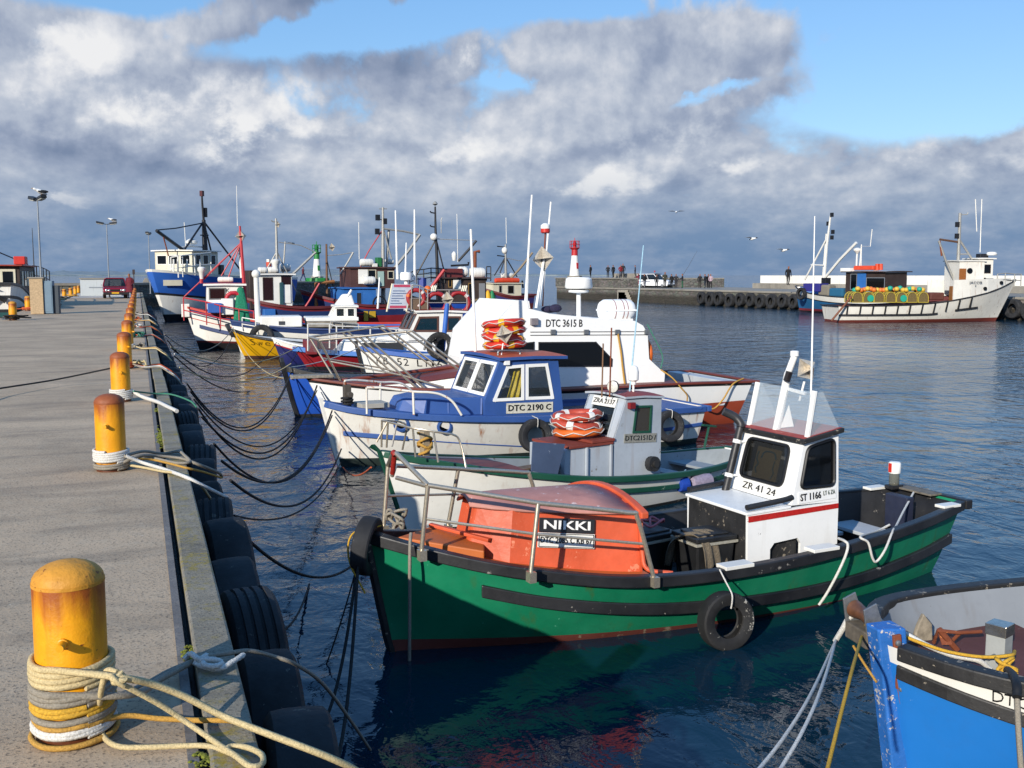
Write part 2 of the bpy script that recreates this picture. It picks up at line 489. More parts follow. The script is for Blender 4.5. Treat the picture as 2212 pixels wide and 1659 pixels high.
# ------------------------------------------------------------------ camera, light, sky
cam = bpy.data.cameras.new('camera'); co = bpy.data.objects.new('camera', cam); COL.objects.link(co)
cam.sensor_width = 36; cam.lens = 36 * F / 2212; cam.clip_end = 20000; cam.clip_start = .05
co.location = (0, 0, CZ); co.rotation_euler = (pi / 2 - PITCH, 0, -YAW); SC.camera = co
SUN_AZ = radians(227); SUN_EL = radians(21)
sd = bpy.data.lights.new('sun', 'SUN'); sd.energy = 5.0; sd.angle = radians(.53); sd.color = (1, .93, .82)
so = bpy.data.objects.new('sun', sd); COL.objects.link(so)
sv = Vector((sin(SUN_AZ) * cos(SUN_EL), cos(SUN_AZ) * cos(SUN_EL), sin(SUN_EL)))
so.rotation_euler = (-sv).to_track_quat('-Z', 'Y').to_euler(); so.location = (-30, -30, 40)
SC.view_settings.view_transform = 'Standard'; SC.view_settings.look = 'None'; SC.view_settings.exposure = .12; SC.view_settings.gamma = 1
SC.cycles.max_bounces = 7; SC.cycles.transparent_max_bounces = 10; SC.cycles.caustics_reflective = False; SC.cycles.caustics_refractive = False
SC.cycles.use_denoising = True
def sky():
 w = bpy.data.worlds.new('World'); SC.world = w; w.use_nodes = True
 t = NT(w); bg = t.n['Background']; out = t.n['World Output']
 sk = t.new('ShaderNodeTexSky'); sk.sky_type = 'NISHITA'; sk.sun_disc = False
 sk.sun_elevation = SUN_EL; sk.sun_rotation = SUN_AZ; sk.air_density = 1.0; sk.dust_density = .4; sk.ozone_density = 1.6
 d = t.new('ShaderNodeTexCoord').outputs['Generated']
 sp = t.new('ShaderNodeSeparateXYZ'); t.link(d, sp.inputs[0]); x, y, z = sp.outputs
 az = t.math('MULTIPLY', t.math('SUBTRACT', t.math('ARCTAN2', x, y), YAW), 57.2958)
 el = t.math('MULTIPLY', t.math('ARCSINE', z), 57.2958)
 # cloud-plane coordinates for the noise
 els = t.math('LOGARITHM', t.math('ADD', 1., t.math('DIVIDE', t.math('MAXIMUM', el, 0.), 4.)), math.e)
 cb = t.new('ShaderNodeCombineXYZ'); t.link(t.math('DIVIDE', az, 7.), cb.inputs[0]); t.link(t.math('MULTIPLY', els, 1.9), cb.inputs[1]); cb.inputs[2].default_value = 3.7
 v = cb.outputs[0]
 nA = t.noise(v, .95, 8, .56, .1); nE = t.noise(t.mapping(v, loc=(-.07, .13, 0)), .95, 6, .56, .1)
 nB = t.noise(t.mapping(v, loc=(5.3, 2.1, 0)), 2.3, 9, .62, .1)
 nC = t.noise(t.mapping(v, loc=(1.7, 8.2, 3)), .5, 2, .5)
 # warp the angles
 waz = t.math('ADD', az, t.math('MULTIPLY', t.math('SUBTRACT', nB, .5), 6.))
 wel = t.math('ADD', el, t.math('MULTIPLY', t.math('SUBTRACT', nA, .5), 5.))
 def blob(px, py, sx, sy, rot=0.):
  a0 = math.degrees(math.atan((px - 1106) / 2224)); e0 = math.degrees(math.atan((594 - py) / 2224))
  da = t.math('SUBTRACT', waz, a0); de = t.math('SUBTRACT', wel, e0)
  if rot:
   c, s_ = cos(radians(rot)), sin(radians(rot))
   da, de = t.math('ADD', t.math('MULTIPLY', da, c), t.math('MULTIPLY', de, s_)), t.math('SUBTRACT', t.math('MULTIPLY', de, c), t.math('MULTIPLY', da, s_))
  q = t.math('ADD', t.math('POWER', t.math('DIVIDE', da, sx / 38.8), 2.), t.math('POWER', t.math('DIVIDE', de, sy / 38.8), 2.))
  return t.math('EXPONENT', t.math('MULTIPLY', q, -1.))
 def total(lst):
  acc = 0.
  for px, py, sx, sy, rot, amp in lst: acc = t.math('ADD', acc, t.math('MULTIPLY', blob(px, py, sx, sy, rot), amp))
  return acc
 gaps = total([(2020, 90, 330, 190, 0, 1.35), (1960, 250, 260, 60, 0, .7), (760, 95, 340, 46, 8, .95), (300, 45, 170, 45, 0, .6), (1230, 20, 220, 40, 0, .45), (1080, 215, 70, 16, 0, .4), (1500, 205, 160, 22, 20, .45)])
 bright = total([(195, 160, 120, 48, 10, .55), (365, 235, 130, 42, 15, .42), (60, 250, 110, 40, 0, .25), (600, 250, 115, 62, 6, .75), (1060, 150, 90, 45, 20, .40), (1330, 400, 150, 26, 4, .45), (1560, 270, 260, 62, 8, .28), (1480, 90, 150, 90, 0, .12),
     (155, 425, 42, 15, 0, .55), (760, 320, 190, 34, 0, .25), (1000, 335, 130, 28, 12, .34), (2050, 350, 260, 44, 3, .2), (560, 445, 90, 12, 0, .22), (300, 445, 130, 14, 0, .16), (1600, 370, 80, 20, 10, .3)])
 dark = total([(820, 170, 230, 66, -12, .30), (330, 350, 330, 42, 4, .34), (1300, 330, 160, 26, 8, .22), (760, 8, 170, 26, 0, .4), (120, 330, 140, 30, 0, .12)])
 cover = t.math('SUBTRACT', t.math('ADD', .62, t.math('MULTIPLY', t.math('SUBTRACT', nA, .5), 2.1)), gaps)
 hi = t.mapr(el, 12.5, 18., 0., 1.2)
 cov = t.mapr(t.math('ADD', t.math('SUBTRACT', cover, hi), t.math('MULTIPLY', t.math('SUBTRACT', nB, .5), .55)), .05, .34, smooth=True)
 br = t.math('ADD', .47, t.math('ADD', t.math('MULTIPLY', t.math('SUBTRACT', nA, nE), 2.2), t.math('MULTIPLY', t.math('SUBTRACT', nB, .5), .38)))
 br = t.math('ADD', br, t.math('MULTIPLY', t.math('SUBTRACT', nC, .5), .35))
 bm = t.mapr(t.math('ADD', bright, t.math('ADD', t.math('MULTIPLY', t.math('SUBTRACT', nB, .5), .7), t.math('MULTIPLY', t.math('SUBTRACT', nA, .5), .5))), .14, .52, 0., .46, smooth=True)
 bm = t.math('MULTIPLY', bm, t.mapr(t.math('ADD', nB, t.math('MULTIPLY', t.math('SUBTRACT', nA, nE), 3.)), .25, .75, .62, 1.12))
 br = t.math('SUBTRACT', t.math('ADD', br, bm), dark)
 cr_ = t.new('ShaderNodeValToRGB'); t.link(br, cr_.inputs[0]); e = cr_.color_ramp.elements
 e[0].position = .0; e[0].color = (.18, .235, .36, 1); e[1].position = 1.; e[1].color = (.83, .83, .84, 1)
 for p, c in ((.28, (.30, .355, .48, 1)), (.5, (.45, .50, .60, 1)), (.75, (.68, .70, .75, 1))):
  q = e.new(p); q.color = c
 # slate band low over the sea
 low = t.mapr(el, 1.2, 6.6, 1., 0., smooth=True)
 low2 = t.math('MULTIPLY', low, t.mapr(nB, .38, .75, 1., .62))
 cl = t.mix(low2, cr_.outputs[0], (.135, .235, .41, 1))
 # a pale bank at the very horizon on the left, where the far coast lies in the sun
 clear = t.mix(.45, t.mix(1., sk.outputs[0], (.115, .125, .145, 1), 'MULTIPLY'), t.mix(t.mapr(el, 5., 24.), (.27, .58, .90, 1), (.09, .40, .95, 1)))
 ccov = t.math('MAXIMUM', cov, t.mapr(el, 3., 7.5, 1., 0., smooth=True))
 colr = t.mix(ccov, clear, cl)
 below = t.mapr(z, -.02, 0.)
 colr = t.mix(below, (.06, .10, .16, 1), colr)
 t.link(colr, bg.inputs[0]); bg.inputs[1].default_value = 1.
 bg2 = t.new('ShaderNodeBackground'); t.link(sk.outputs[0], bg2.inputs[0]); bg2.inputs[1].default_value = .05
 # the clouds stand in front of the clear Nishita sky
 mx = t.new('ShaderNodeMixShader'); mx.inputs[0].default_value = .94
 t.link(bg2.outputs[0], mx.inputs[1]); t.link(bg.outputs[0], mx.inputs[2]); t.link(mx.outputs[0], out.inputs[0])
 w.cycles.sampling_method = 'MANUAL'; w.cycles.sample_map_resolution = 1024
sky()
# ------------------------------------------------------------------ water
def water():
 m, t, b = newmat('harbour_water')
 tc = t.new('ShaderNodeTexCoord').outputs['Object']
 v1 = t.mapping(tc, (1., 1.35, 1), (0, 0, radians(-25)))
 v2 = t.mapping(tc, (1.5, .8, 1), (0, 0, radians(20)))
 a = t.noise(v1, .55, 2, .5, .4); c = t.noise(v2, 1.9, 3, .55, .6); e = t.noise(v1, 6.5, 3, .6, .3); g = t.noise(tc, .07, 3, .5)
 sx = t.new('ShaderNodeSeparateXYZ'); t.link(tc, sx.inputs[0]); far = t.math('ADD', t.mapr(sx.outputs[1], 7., 30., .5, 1.45), t.mapr(sx.outputs[0], 6., 20., 0., .25))
 calm = t.math('MULTIPLY', far, t.mapr(g, .40, .60, .75, 1.25))
 h = t.math('ADD', t.math('MULTIPLY', t.math('MULTIPLY', a, far), .10), t.math('MULTIPLY', calm, t.math('ADD', t.math('MULTIPLY', c, .046), t.math('MULTIPLY', e, .009))))
 bp = t.new('ShaderNodeBump'); bp.inputs['Strength'].default_value = 1.; bp.inputs['Distance'].default_value = 1.; t.link(h, bp.inputs['Height']); t.link(bp.outputs[0], b.inputs['Normal'])
 deep = t.noise(tc, .05, 3, .5)
 t.link(t.mix(t.mapr(deep, .3, .7), (.002, .017, .032, 1), (.004, .028, .054, 1)), b.inputs['Base Color'])
 b.inputs['Roughness'].default_value = .035; b.inputs['IOR'].default_value = 1.33; b.inputs['Specular IOR Level'].default_value = .5
 mb = MB(); R = 9000
 mb.add([(-R, -60, W), (R, -60, W), (R, R, W), (-R, R, W)], [(0, 1, 2, 3)])
 tag(mb.build('water', m), None, None, kind='structure')
water()
def land():
 m, t, b = newmat('far_coast'); tc = t.new('ShaderNodeTexCoord').outputs['Object']
 n = t.noise(t.mapping(tc, (1, 1, 6)), .02, 5, .6)
 cr_ = t.new('ShaderNodeValToRGB'); t.link(n, cr_.inputs[0]); e = cr_.color_ramp.elements
 e[0].position = .35; e[0].color = (.10, .16, .21, 1); e[1].position = .68; e[1].color = (.27, .31, .31, 1)
 t.link(cr_.outputs[0], b.inputs['Base Color']); b.inputs['Roughness'].default_value = 1
 mb = MB(); r2 = random.Random(3)
 n = 160
 for i in range(n + 1):
  px = -700 + (1330 + 700) * i / n
  d = ray(px, 594); hd = Vector((d.x, d.y, 0)).normalized()
  base = hd * 4200; back = hd * 5200
  fade = min(1, (n - i) / 60)
  h = (20 + 14 * mnoise.noise(Vector((i * .13, 0, 0))) + 7 * mnoise.noise(Vector((i * .6, 3, 0))) + 30 * max(0, mnoise.noise(Vector((i * .05, 9, 0))))) * (.25 + .75 * fade)
  mb.v += [(base.x, base.y, W - 1), (base.x, base.y, W + 3.5 + .8 * mnoise.noise(Vector((i, 0, 4)))), (hd.x * 4500, hd.y * 4500, W + h * .55), (back.x, back.y, W + h), (back.x * 1.1, back.y * 1.1, W - 1)]
 for i in range(n):
  for k in range(4):
   a = i * 5 + k; mb.f.append([a, a + 1, a + 6, a + 5]); mb.m.append(0)
 tag(mb.build('hills', m, smooth=60), None, None, kind='structure')
land()
# ------------------------------------------------------------------ quay
def concrete(name, base='9a9085', speck=.5, lichen=0., scale=1., dark='5c554c', flecks=0.):
 if name in MATS: return MATS[name]
 m, t, b = newmat(name); tc = t.new('ShaderNodeTexCoord').outputs['Object']
 c0 = lin(base); n1 = t.noise(tc, .55 * scale, 6, .62); n2 = t.noise(tc, 7 * scale, 4, .6); n3 = t.noise(tc, 62, 3, .75); n4 = t.noise(t.mapping(tc, (.5, 2.2, 1)), 1.1 * scale, 5, .6, .5)
 c = t.mix(t.mapr(n1, .32, .7), tuple(x * .74 for x in c0[:3]) + (1,), tuple(min(1, x * 1.14) for x in c0[:3]) + (1,))
 c = t.mix(t.math('MULTIPLY', t.mapr(n4, .50, .70), .5), c, lin(dark))
 c = t.mix(t.math('MULTIPLY', t.mapr(n2, .5, .75), .28), c, lin('b3a893'))
 c = t.mix(t.math('MULTIPLY', t.mapr(n3, .54, .64), speck), c, (.035, .033, .03, 1))
 c = t.mix(t.math('MULTIPLY', t.mapr(n3, .36, .28), speck * .7), c, (.42, .39, .34, 1))
 if flecks:
  f1 = t.noise(tc, 11, 3, .6); f2 = t.noise(tc, .7, 3, .6); f3 = t.noise(tc, 1.7, 4, .6, 1.)
  c = t.mix(t.math('MULTIPLY', t.mapr(f1, .70, .73), t.math('MULTIPLY', t.mapr(f2, .45, .6), flecks)), c, lin('d8d4c8'))
  c = t.mix(t.math('MULTIPLY', t.mapr(f3, .66, .74), .45), c, lin('4a443c'))
 if lichen:
  n5 = t.noise(tc, 2.3, 5, .7); n6 = t.noise(tc, 26, 3, .7)
  c = t.mix(t.math('MULTIPLY', t.mapr(n5, .5, .62), t.math('MULTIPLY', t.mapr(n6, .42, .6), lichen)), c, lin('8a7a2c'))
 t.link(c, b.inputs['Base Color']); b.inputs['Roughness'].default_value = .88
 h = t.math('ADD', t.math('MULTIPLY', n3, .5), t.math('MULTIPLY', n2, .7)); t.link(t.bump(h, .55, .012), b.inputs['Normal'])
 MATS[name] = m; return m
QE = 104.
def quay():
 mb = MB(); mb.box(-5.15, .10, -6, QE, -2.6, -.012)
 m = concrete('quay_concrete', 'b8a286', .65, flecks=.6)
 tag(mb.build('quay', [m]), None, None, kind='structure')
 mb = MB(); mb.box(.1, .138, -6, QE, -2.6, -.004)
 mb.box(.138, .17, -6, QE, -2.6, -.13); mb.box(.17, .36, -6, QE, -2.6, -.22)
 tag(mb.build('quay_lip', concrete('lip_concrete', '6f6c6a', .4)), None, None, kind='structure')
 mb = MB(); y = -5.; r2 = random.Random(2)
 while y < QE - 3:
  l = 3.62 + r2.random() * .2; x = r2.uniform(-.006, .006); z = r2.uniform(-.004, .012)
  mb.box(.172 + x, .338 + x, y, y + l - .012, -.215, .012 + z); y += l
 o = mb.build('kerb', concrete('kerb_concrete', '878070', .7, 1.0, 1.6, '403c32'), bevel=.012)
 tag(o, None, None, kind='structure')
quay()
# pale patch of newer concrete far along the quay
mb = MB()
pp = [P(130, 634, 0), P(300, 634, 0), P(297, 643, 0), P(95, 643, 0)]
mb.add([(p.x, p.y, -.008) for p in pp], [(0, 1, 2, 3)])
tag(mb.build('pavement_patch', concrete('patch_concrete', 'c2bab0', .2)), None, None, kind='structure')
# moss in the joint of the kerb
def moss():
 mb = MB(); r2 = random.Random(5)
 for (cx, cy, n, sp) in ((.155, 10.95, 260, .5), (.16, 13.2, 40, .25), (.152, 4.55, 60, .10), (.152, 3.5, 40, .08)):
  for i in range(n):
   yy = cy + r2.gauss(0, sp * .5); xx = cx + r2.gauss(0, .018); q = .004 + r2.random() * .009
   mb.ball((xx, yy, -.004 + r2.random() * .012), q, q, q * .6, 5, 4)
 o = mb.build('moss', plain('moss_green', '6b7020', .9, 0, 60, .6)); tag(o, None, None, kind='stuff')
moss()
# ------------------------------------------------------------------ bollards
def rusty_yellow():
 m, t, b = newmat('bollard_yellow'); tc = t.new('ShaderNodeTexCoord').outputs['Object']
 sp = t.new('ShaderNodeSeparateXYZ'); t.link(tc, sp.inputs[0]); z = sp.outputs[2]
 oi = t.new('ShaderNodeObjectInfo').outputs['Random']
 off = t.new('ShaderNodeVectorMath'); off.operation = 'ADD'; t.link(tc, off.inputs[0])
 cb = t.new('ShaderNodeCombineXYZ'); t.link(t.math('MULTIPLY', oi, 31.), cb.inputs[0]); t.link(cb.outputs[0], off.inputs[1]); v = off.outputs[0]
 n1 = t.noise(v, 5, 5, .65); n2 = t.noise(v, 34, 4, .65); n3 = t.noise(t.mapping(v, (9, 9, 1.2)), 1.6, 4, .6)
 c = t.mix(t.mapr(n1, .3, .7), lin('d98f06'), lin('eda50a'))
 c = t.mix(t.math('MULTIPLY', t.mapr(n3, .5, .75), .45), c, lin('c26a08'))
 top = t.mapr(t.math('ADD', z, t.math('MULTIPLY', t.math('SUBTRACT', n3, .5), .34)), .43, .57)
 c = t.mix(t.math('MULTIPLY', top, .9), c, lin('8a3d0c'))
 c = t.mix(t.mapr(t.math('ADD', z, t.math('MULTIPLY', n2, -.1)), .035, -.01), c, lin('5a2c10'))
 c = t.mix(t.mapr(n2, .66, .70), c, lin('6b3410'))
 t.link(c, b.inputs['Base Color']); b.inputs['Roughness'].default_value = .48
 t.link(t.bump(t.math('ADD', n2, t.math('MULTIPLY', n1, .8)), .28, .01), b.inputs['Normal']); return m
YB = rusty_yellow()
CAPM = paint('bollard_cap_ochre', 'c98a1a', .6, .7, '7a4210', .5, scale=16, bump=.6)
CAPR = paint('bollard_cap_rust', '8c4512', .6, .6, 'b06a14', .4, scale=16, bump=.5)
def bollard(x, y, label, r=.122, h=.585, rz=0., capmat=None, group='yellow bollards along the quay edge', peg=True, dome=.075, seg=40):
 t = thing('bollard', label, 'bollard', (x, y, -.012), rz, group)
 mb = MB(); mb.lathe([(r * 1.0, 0), (r, .02), (r, h - .012), (r * .99, h)], n=seg); mb.build('post', YB, t, smooth=40)
 mb = MB(); mb.lathe([(r * 1.012, h - .008), (r * 1.012, h + .004)] + [(r * 1.0 * cos(a), h + .004 + dome * sin(a)) for a in [i * pi / 2 / 7 for i in range(7)]] + [(.004, h + .004 + dome)], n=seg); mb.build('cap', capmat or CAPM, t, smooth=50)
 if peg:
  mb = MB(); a = Vector((0, -1, 0)); mb.lathe([(.019, r - .01), (.019, r + .012), (.015, r + .014), (.0145, r + .052), (.013, r + .056)], c=(0, 0, h - .19), n=12, axis=a); mb.build('peg', YB, t, smooth=40)
 return t
BR = []
labs = ['nearest yellow bollard with cream, grey and yellow ropes wound round its foot', 'second yellow bollard from the camera, white rope wound on its foot and brown rusted cap', 'third yellow bollard from the camera, thin white and green rope round its foot', 'fourth yellow bollard from the camera with a reddish rope trailing to the kerb', 'fifth yellow bollard from the camera along the right quay edge']
bys = [3.9, 9.31, 14.4, 19.5, 24.6, 29.2, 34.2, 39.5, 45.5, 52, 59, 67, 76, 86]
for i, y in enumerate(bys):
 lab = labs[i] if i < 5 else ['sixth', 'seventh', 'eighth', 'ninth', 'tenth', 'eleventh', 'twelfth', 'thirteenth', 'fourteenth'][i - 5] + ' yellow bollard from the camera in the row on the right quay edge'
 BR.append(bollard(-.275 + .004 * (i % 3), y, lab, rz=radians((-8, -12, 4, 30, 60, 90, 10, 50, 80, 0, 20, 40, 60, 80)[i]), capmat=CAPM if i == 0 else CAPR, h=.585 if i else .575, dome=.07, peg=i < 6, seg=40 if i < 4 else 20))
for i, (px, py) in enumerate(((22, 691), (56, 671), (104, 662), (122, 651), (136, 645), (150, 641), (160, 636), (167, 633))):
 p = P(px, py, 0)
 lab = ['yellow bollard at the far left frame edge, dark rope on its foot', 'yellow bollard just left of the tan kiosk', 'yellow bollard just right of the tan kiosk', 'second yellow bollard right of the tan kiosk, heaped with rope', 'third yellow bollard right of the tan kiosk', 'fourth yellow bollard right of the tan kiosk', 'fifth yellow bollard right of the tan kiosk, near the white hut', 'last yellow bollard of the left row, beside the white hut'][i]
 bollard(p.x + .1, p.y, lab, r=.14, h=.62, peg=False, group='yellow bollards along the far quay edge', seg=16)
# ------------------------------------------------------------------ tyres on the quay wall
RUB = paint('tyre_rubber', '222326', .78, .7, '56544e', .45, scale=9, bump=.6, grime=.5, spec=.3)
RUBW = paint('tyre_rubber_scuffed', '1d1d1e', .7, .5, 'a8a49a', .5, scale=9, bump=.35, spec=.3)
def tyre_mesh(R=.5, w=.27, rin=.29, grooves=True, n=44):
 h = w / 2; p = [(rin, h * .72), (rin + .03, h * .9), (R * .8, h * 1.02), (R * .93, h * .98), (R * .985, h * .82)]
 if grooves:
  for g in (.55, .18, -.18, -.55): p += [(R, h * (g + .07)), (R - .016, h * (g + .045)), (R - .016, h * (g - .045)), (R, h * (g - .07))]
 else: p += [(R, h * .4), (R, -h * .4)]
 p += [(R * .985, -h * .82), (R * .93, -h * .98), (R * .8, -h * 1.02), (rin + .03, -h * .9), (rin, -h * .72), (rin + .012, -h * .60), (R * .82, -h * .84), (R * .94, 0), (R * .82, h * .84), (rin + .012, h * .60), (rin, h * .72)]
 mb = MB(); mb.lathe(p, n=n, axis=(1, 0, 0), caps=False); return mb
tg_ = tyre_mesh(); t0 = tag(tyre_mesh(.5, .27, .29, False).build('tyre_fender', RUB, smooth=35), 'large black truck tyre hung edge-on against the quay wall below the kerb', 'tyre', 'truck tyres hung along the quay wall')
_o = tg_.build('tyre_fender', RUB, smooth=35); tgm = _o.data; tsm = t0.data; bpy.data.objects.remove(_o)
y = 2.35; i = 0; r2 = random.Random(11)
while y < 66:
 o = t0 if i == 0 else t0.copy()
 if i: COL.objects.link(o)
 o.data = tgm if i < 2 or i % 3 == 1 else tsm
 o.location = (.53 + r2.uniform(-.012, .02), y, -.66 + r2.uniform(-.05, .05)); o.rotation_euler = (r2.uniform(0, 6), r2.uniform(-.06, .06), r2.uniform(-.07, .07))
 s_ = r2.uniform(.95, 1.04); o.scale = (r2.uniform(.88, 1.1), s_, s_)
 y += r2.uniform(.80, 1.0); i += 1
# ------------------------------------------------------------------ shared boat materials
BLK = paint('black_paint', '17171a', .45, .6, '8d8880', .25, scale=5, bump=.3)
BLKW = paint('black_paint_worn', '1b1a1a', .55, .6, '8a8070', .55, scale=9, bump=.35)
WHT = paint('white_paint', 'e6e4dc', .4, .25, 'a09a8c', .12, .35, '9a6a35', scale=4, bump=.12, grime=.25)
WHTC = paint('white_paint_clean', 'ecebe6', .35, .12, None, 0, .12, 'b09a78', scale=3, bump=.06, grime=.12)
GREYW = paint('grey_white_paint', 'b9bec2', .5, .35, '6e6a64', .2, .3, '8a6a48', scale=4, bump=.2)
STEEL = plain('stainless_tube', 'c4b8a4', .34, .72, 60, .2)
GALV = plain('galvanised_metal', '8b8e90', .5, .7, 30, .25)
RUST = paint('rusty_iron', '7a3a18', .8, .6, 'b9703a', .5, scale=12, bump=.5)
DKGLASS = glass('dark_window', '0b0d10', .12, .04)
CLGLASS = glass('clear_window', '2a3236', .55, .03)
ACRY = glass('acrylic_sheet', 'c8d4da', .78, .12)
ROPEC = {k: plain('rope_' + k, c, .85, 0, 120, .35, .5) for k, c in dict(cream='c3b083', yellow='c79a2c', grey='8d8577', white='cfccc4', tan='b58a3c', dark='1a1a1c', green='3c7a64', orange='b5532c', blue='7fa3b8').items()}
TEXTK = plain('black_lettering', '0d0d0e', .5)
TEXTW = plain('white_lettering', 'e8e6e0', .5)
PLATE = paint('plate_white', 'dedcd4', .45, .2, None, 0, .2, '9a8a6a', scale=8, bump=.05)
DIRTYF = paint('dark_sole_planks', '26262a', .7, .6, '55504a', .4, scale=4, bump=.4)
ORNG = paint('orange_lifebuoy', 'd2641c', .5, .3, None, 0, scale=8, bump=.1)
REDL = paint('red_lifebuoy', 'c1301c', .42, .3, None, 0, scale=8, bump=.1)
def bow_fender_tyre(label, c, axis, R=.29, mat=None, rope_top=None, group='old car tyres hung on the boats as fenders'):
 """car tyre hung as a fender; c centre in world, axis the direction of its axle"""
 t = thing('tyre_fender', label, 'tyre', c, 0, group)
 m = tyre_mesh(R, R * .58, R * .56, False, 32); ax = Vector(axis).normalized()
 q = Vector((1, 0, 0)).rotation_difference(ax).to_matrix()
 m.v = [tuple(q @ Vector(v)) for v in m.v]
 m.build('tyre', mat or RUB, t, smooth=35)
 if rope_top is not None:
  rt = Vector(rope_top) - Vector(c); mb = MB()
  up = Vector((0, 0, 1)); a = up * R * 1.02 + ax * R * .32; b = up * R * .5
  rope_geo(mb, [rt, rt.lerp(a, .5), a, up * R * .75 + ax * R * .36, b + ax * R * .30], .008, 6)
  mb.build('hanging_rope', ROPEC['white'], t, smooth=60)
 return t
# ------------------------------------------------------------------ the green boat with the orange cuddy
def green_boat():
 B = Boat('fishing_boat', 'green wooden boat with orange cuddy and white wheelhouse, its bow by the quay tyres', (2.0, 8.58), (8.2, 9.25))
 GRN = paint('emerald_paint', '0a8059', .36, .6, '5fae90', .22, .8, '4a5a1c', scale=3.4, bump=.3, grime=.4)
 BOOT = paint('brown_boot_top', '6a3226', .5, .5, '8d7a66', .5, scale=4, bump=.3)
 ORC = paint('orange_cuddy_paint', 'd0552c', .5, .6, 'dc8464', .5, .5, '9a4020', scale=5, bump=.55)
 ORD = paint('orange_deck_paint', 'b9601f', .55, .4, '8f4a2a', .3, scale=4, bump=.2)
 PINK = paint('sunbleached_roof', 'c08476', .6, .6, 'd8c0b8', .5, .6, '8a5a5a', scale=5, bump=.4)
 sheer = [(0, .79), (.15, .735), (.35, .675), (.55, .645), (.7, .68), (.85, .83), (.94, .97), (1, 1.09)]
 half = [(0, .46), (.1, .68), (.25, .90), (.42, 1.03), (.58, 1.03), (.72, .94), (.82, .77), (.9, .53), (.96, .26), (1, .05)]
 B.hull(half, sheer, [('keel', 0, 0), ('wl', -.12, 1), ('wl', lambda u: -.03 + .14 * u, 1), ('mid', .55, 0), ('sh', 0, 0)], [GRN, BOOT], rake=.22, trake=.3, draft=.34, pm=.24, pb=.82, inmat=[BLK, DIRTYF], sole=.10, inner=.06)
 B.gunwale(BLK, .10, .105, out=.04, up=.012)
 B.band(BLK, lambda u: interp([(0, .44), (.12, .37), (.3, .30), (.5, .31), (.65, .37), (.8, .52), (.9, .68)], u), .055, .11, .0, .885, 'rub_rail')
 # stem band
 mb = MB(); mb.sweep([B.pt(1, z, 1) * 1 for z in (-.3, .1, .4, .7, 1.0)], [(-.06, -.0), (-.06, .05), (.06, .05), (.06, 0)], up=(1, 0, 0))
 for i, v in enumerate(mb.v): mb.v[i] = (v[0], v[1] - .05, v[2])
 mb.build('stem_post', BLKW, B.root, bevel=.008)
 B.deck(ORD, .035, .655, .985, 'foredeck', .03, .07)
 B.deck(DIRTYF, 0, .0, .70, 'cockpit_floor', 0, .07, z=.12)
 # cuddy: facetted trunk with a bleached roof
 zb = lambda u: interp(sheer, u) - .045
 bl = [(4.14, .74, .63), (5.32, .45, .74), (5.62, .16, .80)]; tl = [(4.08, .64, 1.15), (5.24, .365, 1.24), (5.5, .16, 1.27)]
 mb = MB(); lo = [Vector(p) for p in bl] + [Vector((p[0], -p[1], p[2])) for p in bl[::-1]]; hi = [Vector(p) for p in tl] + [Vector((p[0], -p[1], p[2])) for p in tl[::-1]]
 for p in lo: p.z -= .06
 n = 6
 mb.add(lo + hi, [(i, i + 1, n + i + 1, n + i) for i in range(5)]); 
 mb.build('cuddy_wall', ORC, B.root, bevel=.03).modifiers['bevel'].segments = 3
 mb = MB(); K = 10
 def crown(x): return .125 - (x - 4.08) * .03
 xs = [4.08, 4.45, 4.8, 5.15, 5.4, 5.56]
 for x in xs:
  w = interp([(4.08, .66), (5.24, .385), (5.56, .15)], x) + .002; z0 = interp([(4.08, 1.15), (5.22, 1.24), (5.56, 1.265)], x)
  for k in range(K + 1):
   q = 1 - 2 * k / K; mb.v.append((x, w * q, z0 + crown(x) * (1 - q * q)))
 for i in range(len(xs) - 1):
  for k in range(K): a = i * (K + 1) + k; mb.f.append([a, a + 1, a + K + 2, a + K + 1]); mb.m.append(0)
 o = mb.build('cuddy_roof', PINK, B.root, smooth=35); sm = o.modifiers.new('solid', 'SOLIDIFY'); sm.thickness = .02; sm.offset = -1
 mb = MB(); rim = [Vector((4.06, .70 * (1 - 2 * k / 16), 1.135 + .14 * (1 - (1 - 2 * k / 16) ** 2))) for k in range(17)]
 mb.sweep(rim, [(-.05, -.03), (-.05, .03), (.03, .03), (.03, -.03)], up=(0, 0, 1)); mb.build('cuddy_rim', ORC, B.root, bevel=.012)
 # open after face of the cuddy: side cheeks and a dark doorway
 for sd in (1, -1):
  mb = MB(); mb.panel([(4.11, sd * .74, .58), (4.11, sd * .64, 1.14), (4.11, sd * .40, 1.24), (4.11, sd * .36, .58)], [], (.02, 0, 0)); mb.build('cuddy_bulkhead', ORC, B.root)
 # coaming that swings out from the cuddy to the gunwale
 for sd in (1, -1):
  mb = MB(); mb.tube(cr([(4.12, sd * .70, 1.10), (4.12, sd * .74, .80), (4.10, sd * .80, .67), (3.92, sd * .93, .645)], 6), .022, 8); mb.build('coaming', ORC, B.root, smooth=60)
 # fore hatch boards
 mb = MB()
 pa = [(6.17, -.06, .99), (5.60, .46, .88), (5.56, .40, .88), (5.72, -.30, .97)]
 mb.prism([Vector(p) for p in ((6.2, .05, .96), (5.55, .44, .85), (5.42, .16, .86), (5.78, -.22, .95))], (0, 0, .075)); mb.build('fore_hatch', ORD, B.root, bevel=.012)
 mb = MB(); mb.bar((5.80, -.2, 1.045), (5.45, .33, .985), .05, .03); mb.build('hatch_batten', ORC, B.root, bevel=.006)
 # name boards
 nx, ny = Vector((-1, 0, 0)), 1
 p0 = B.loc(704 + 1330 * .3472, 960 + 503 * .3472, 'y', .60)
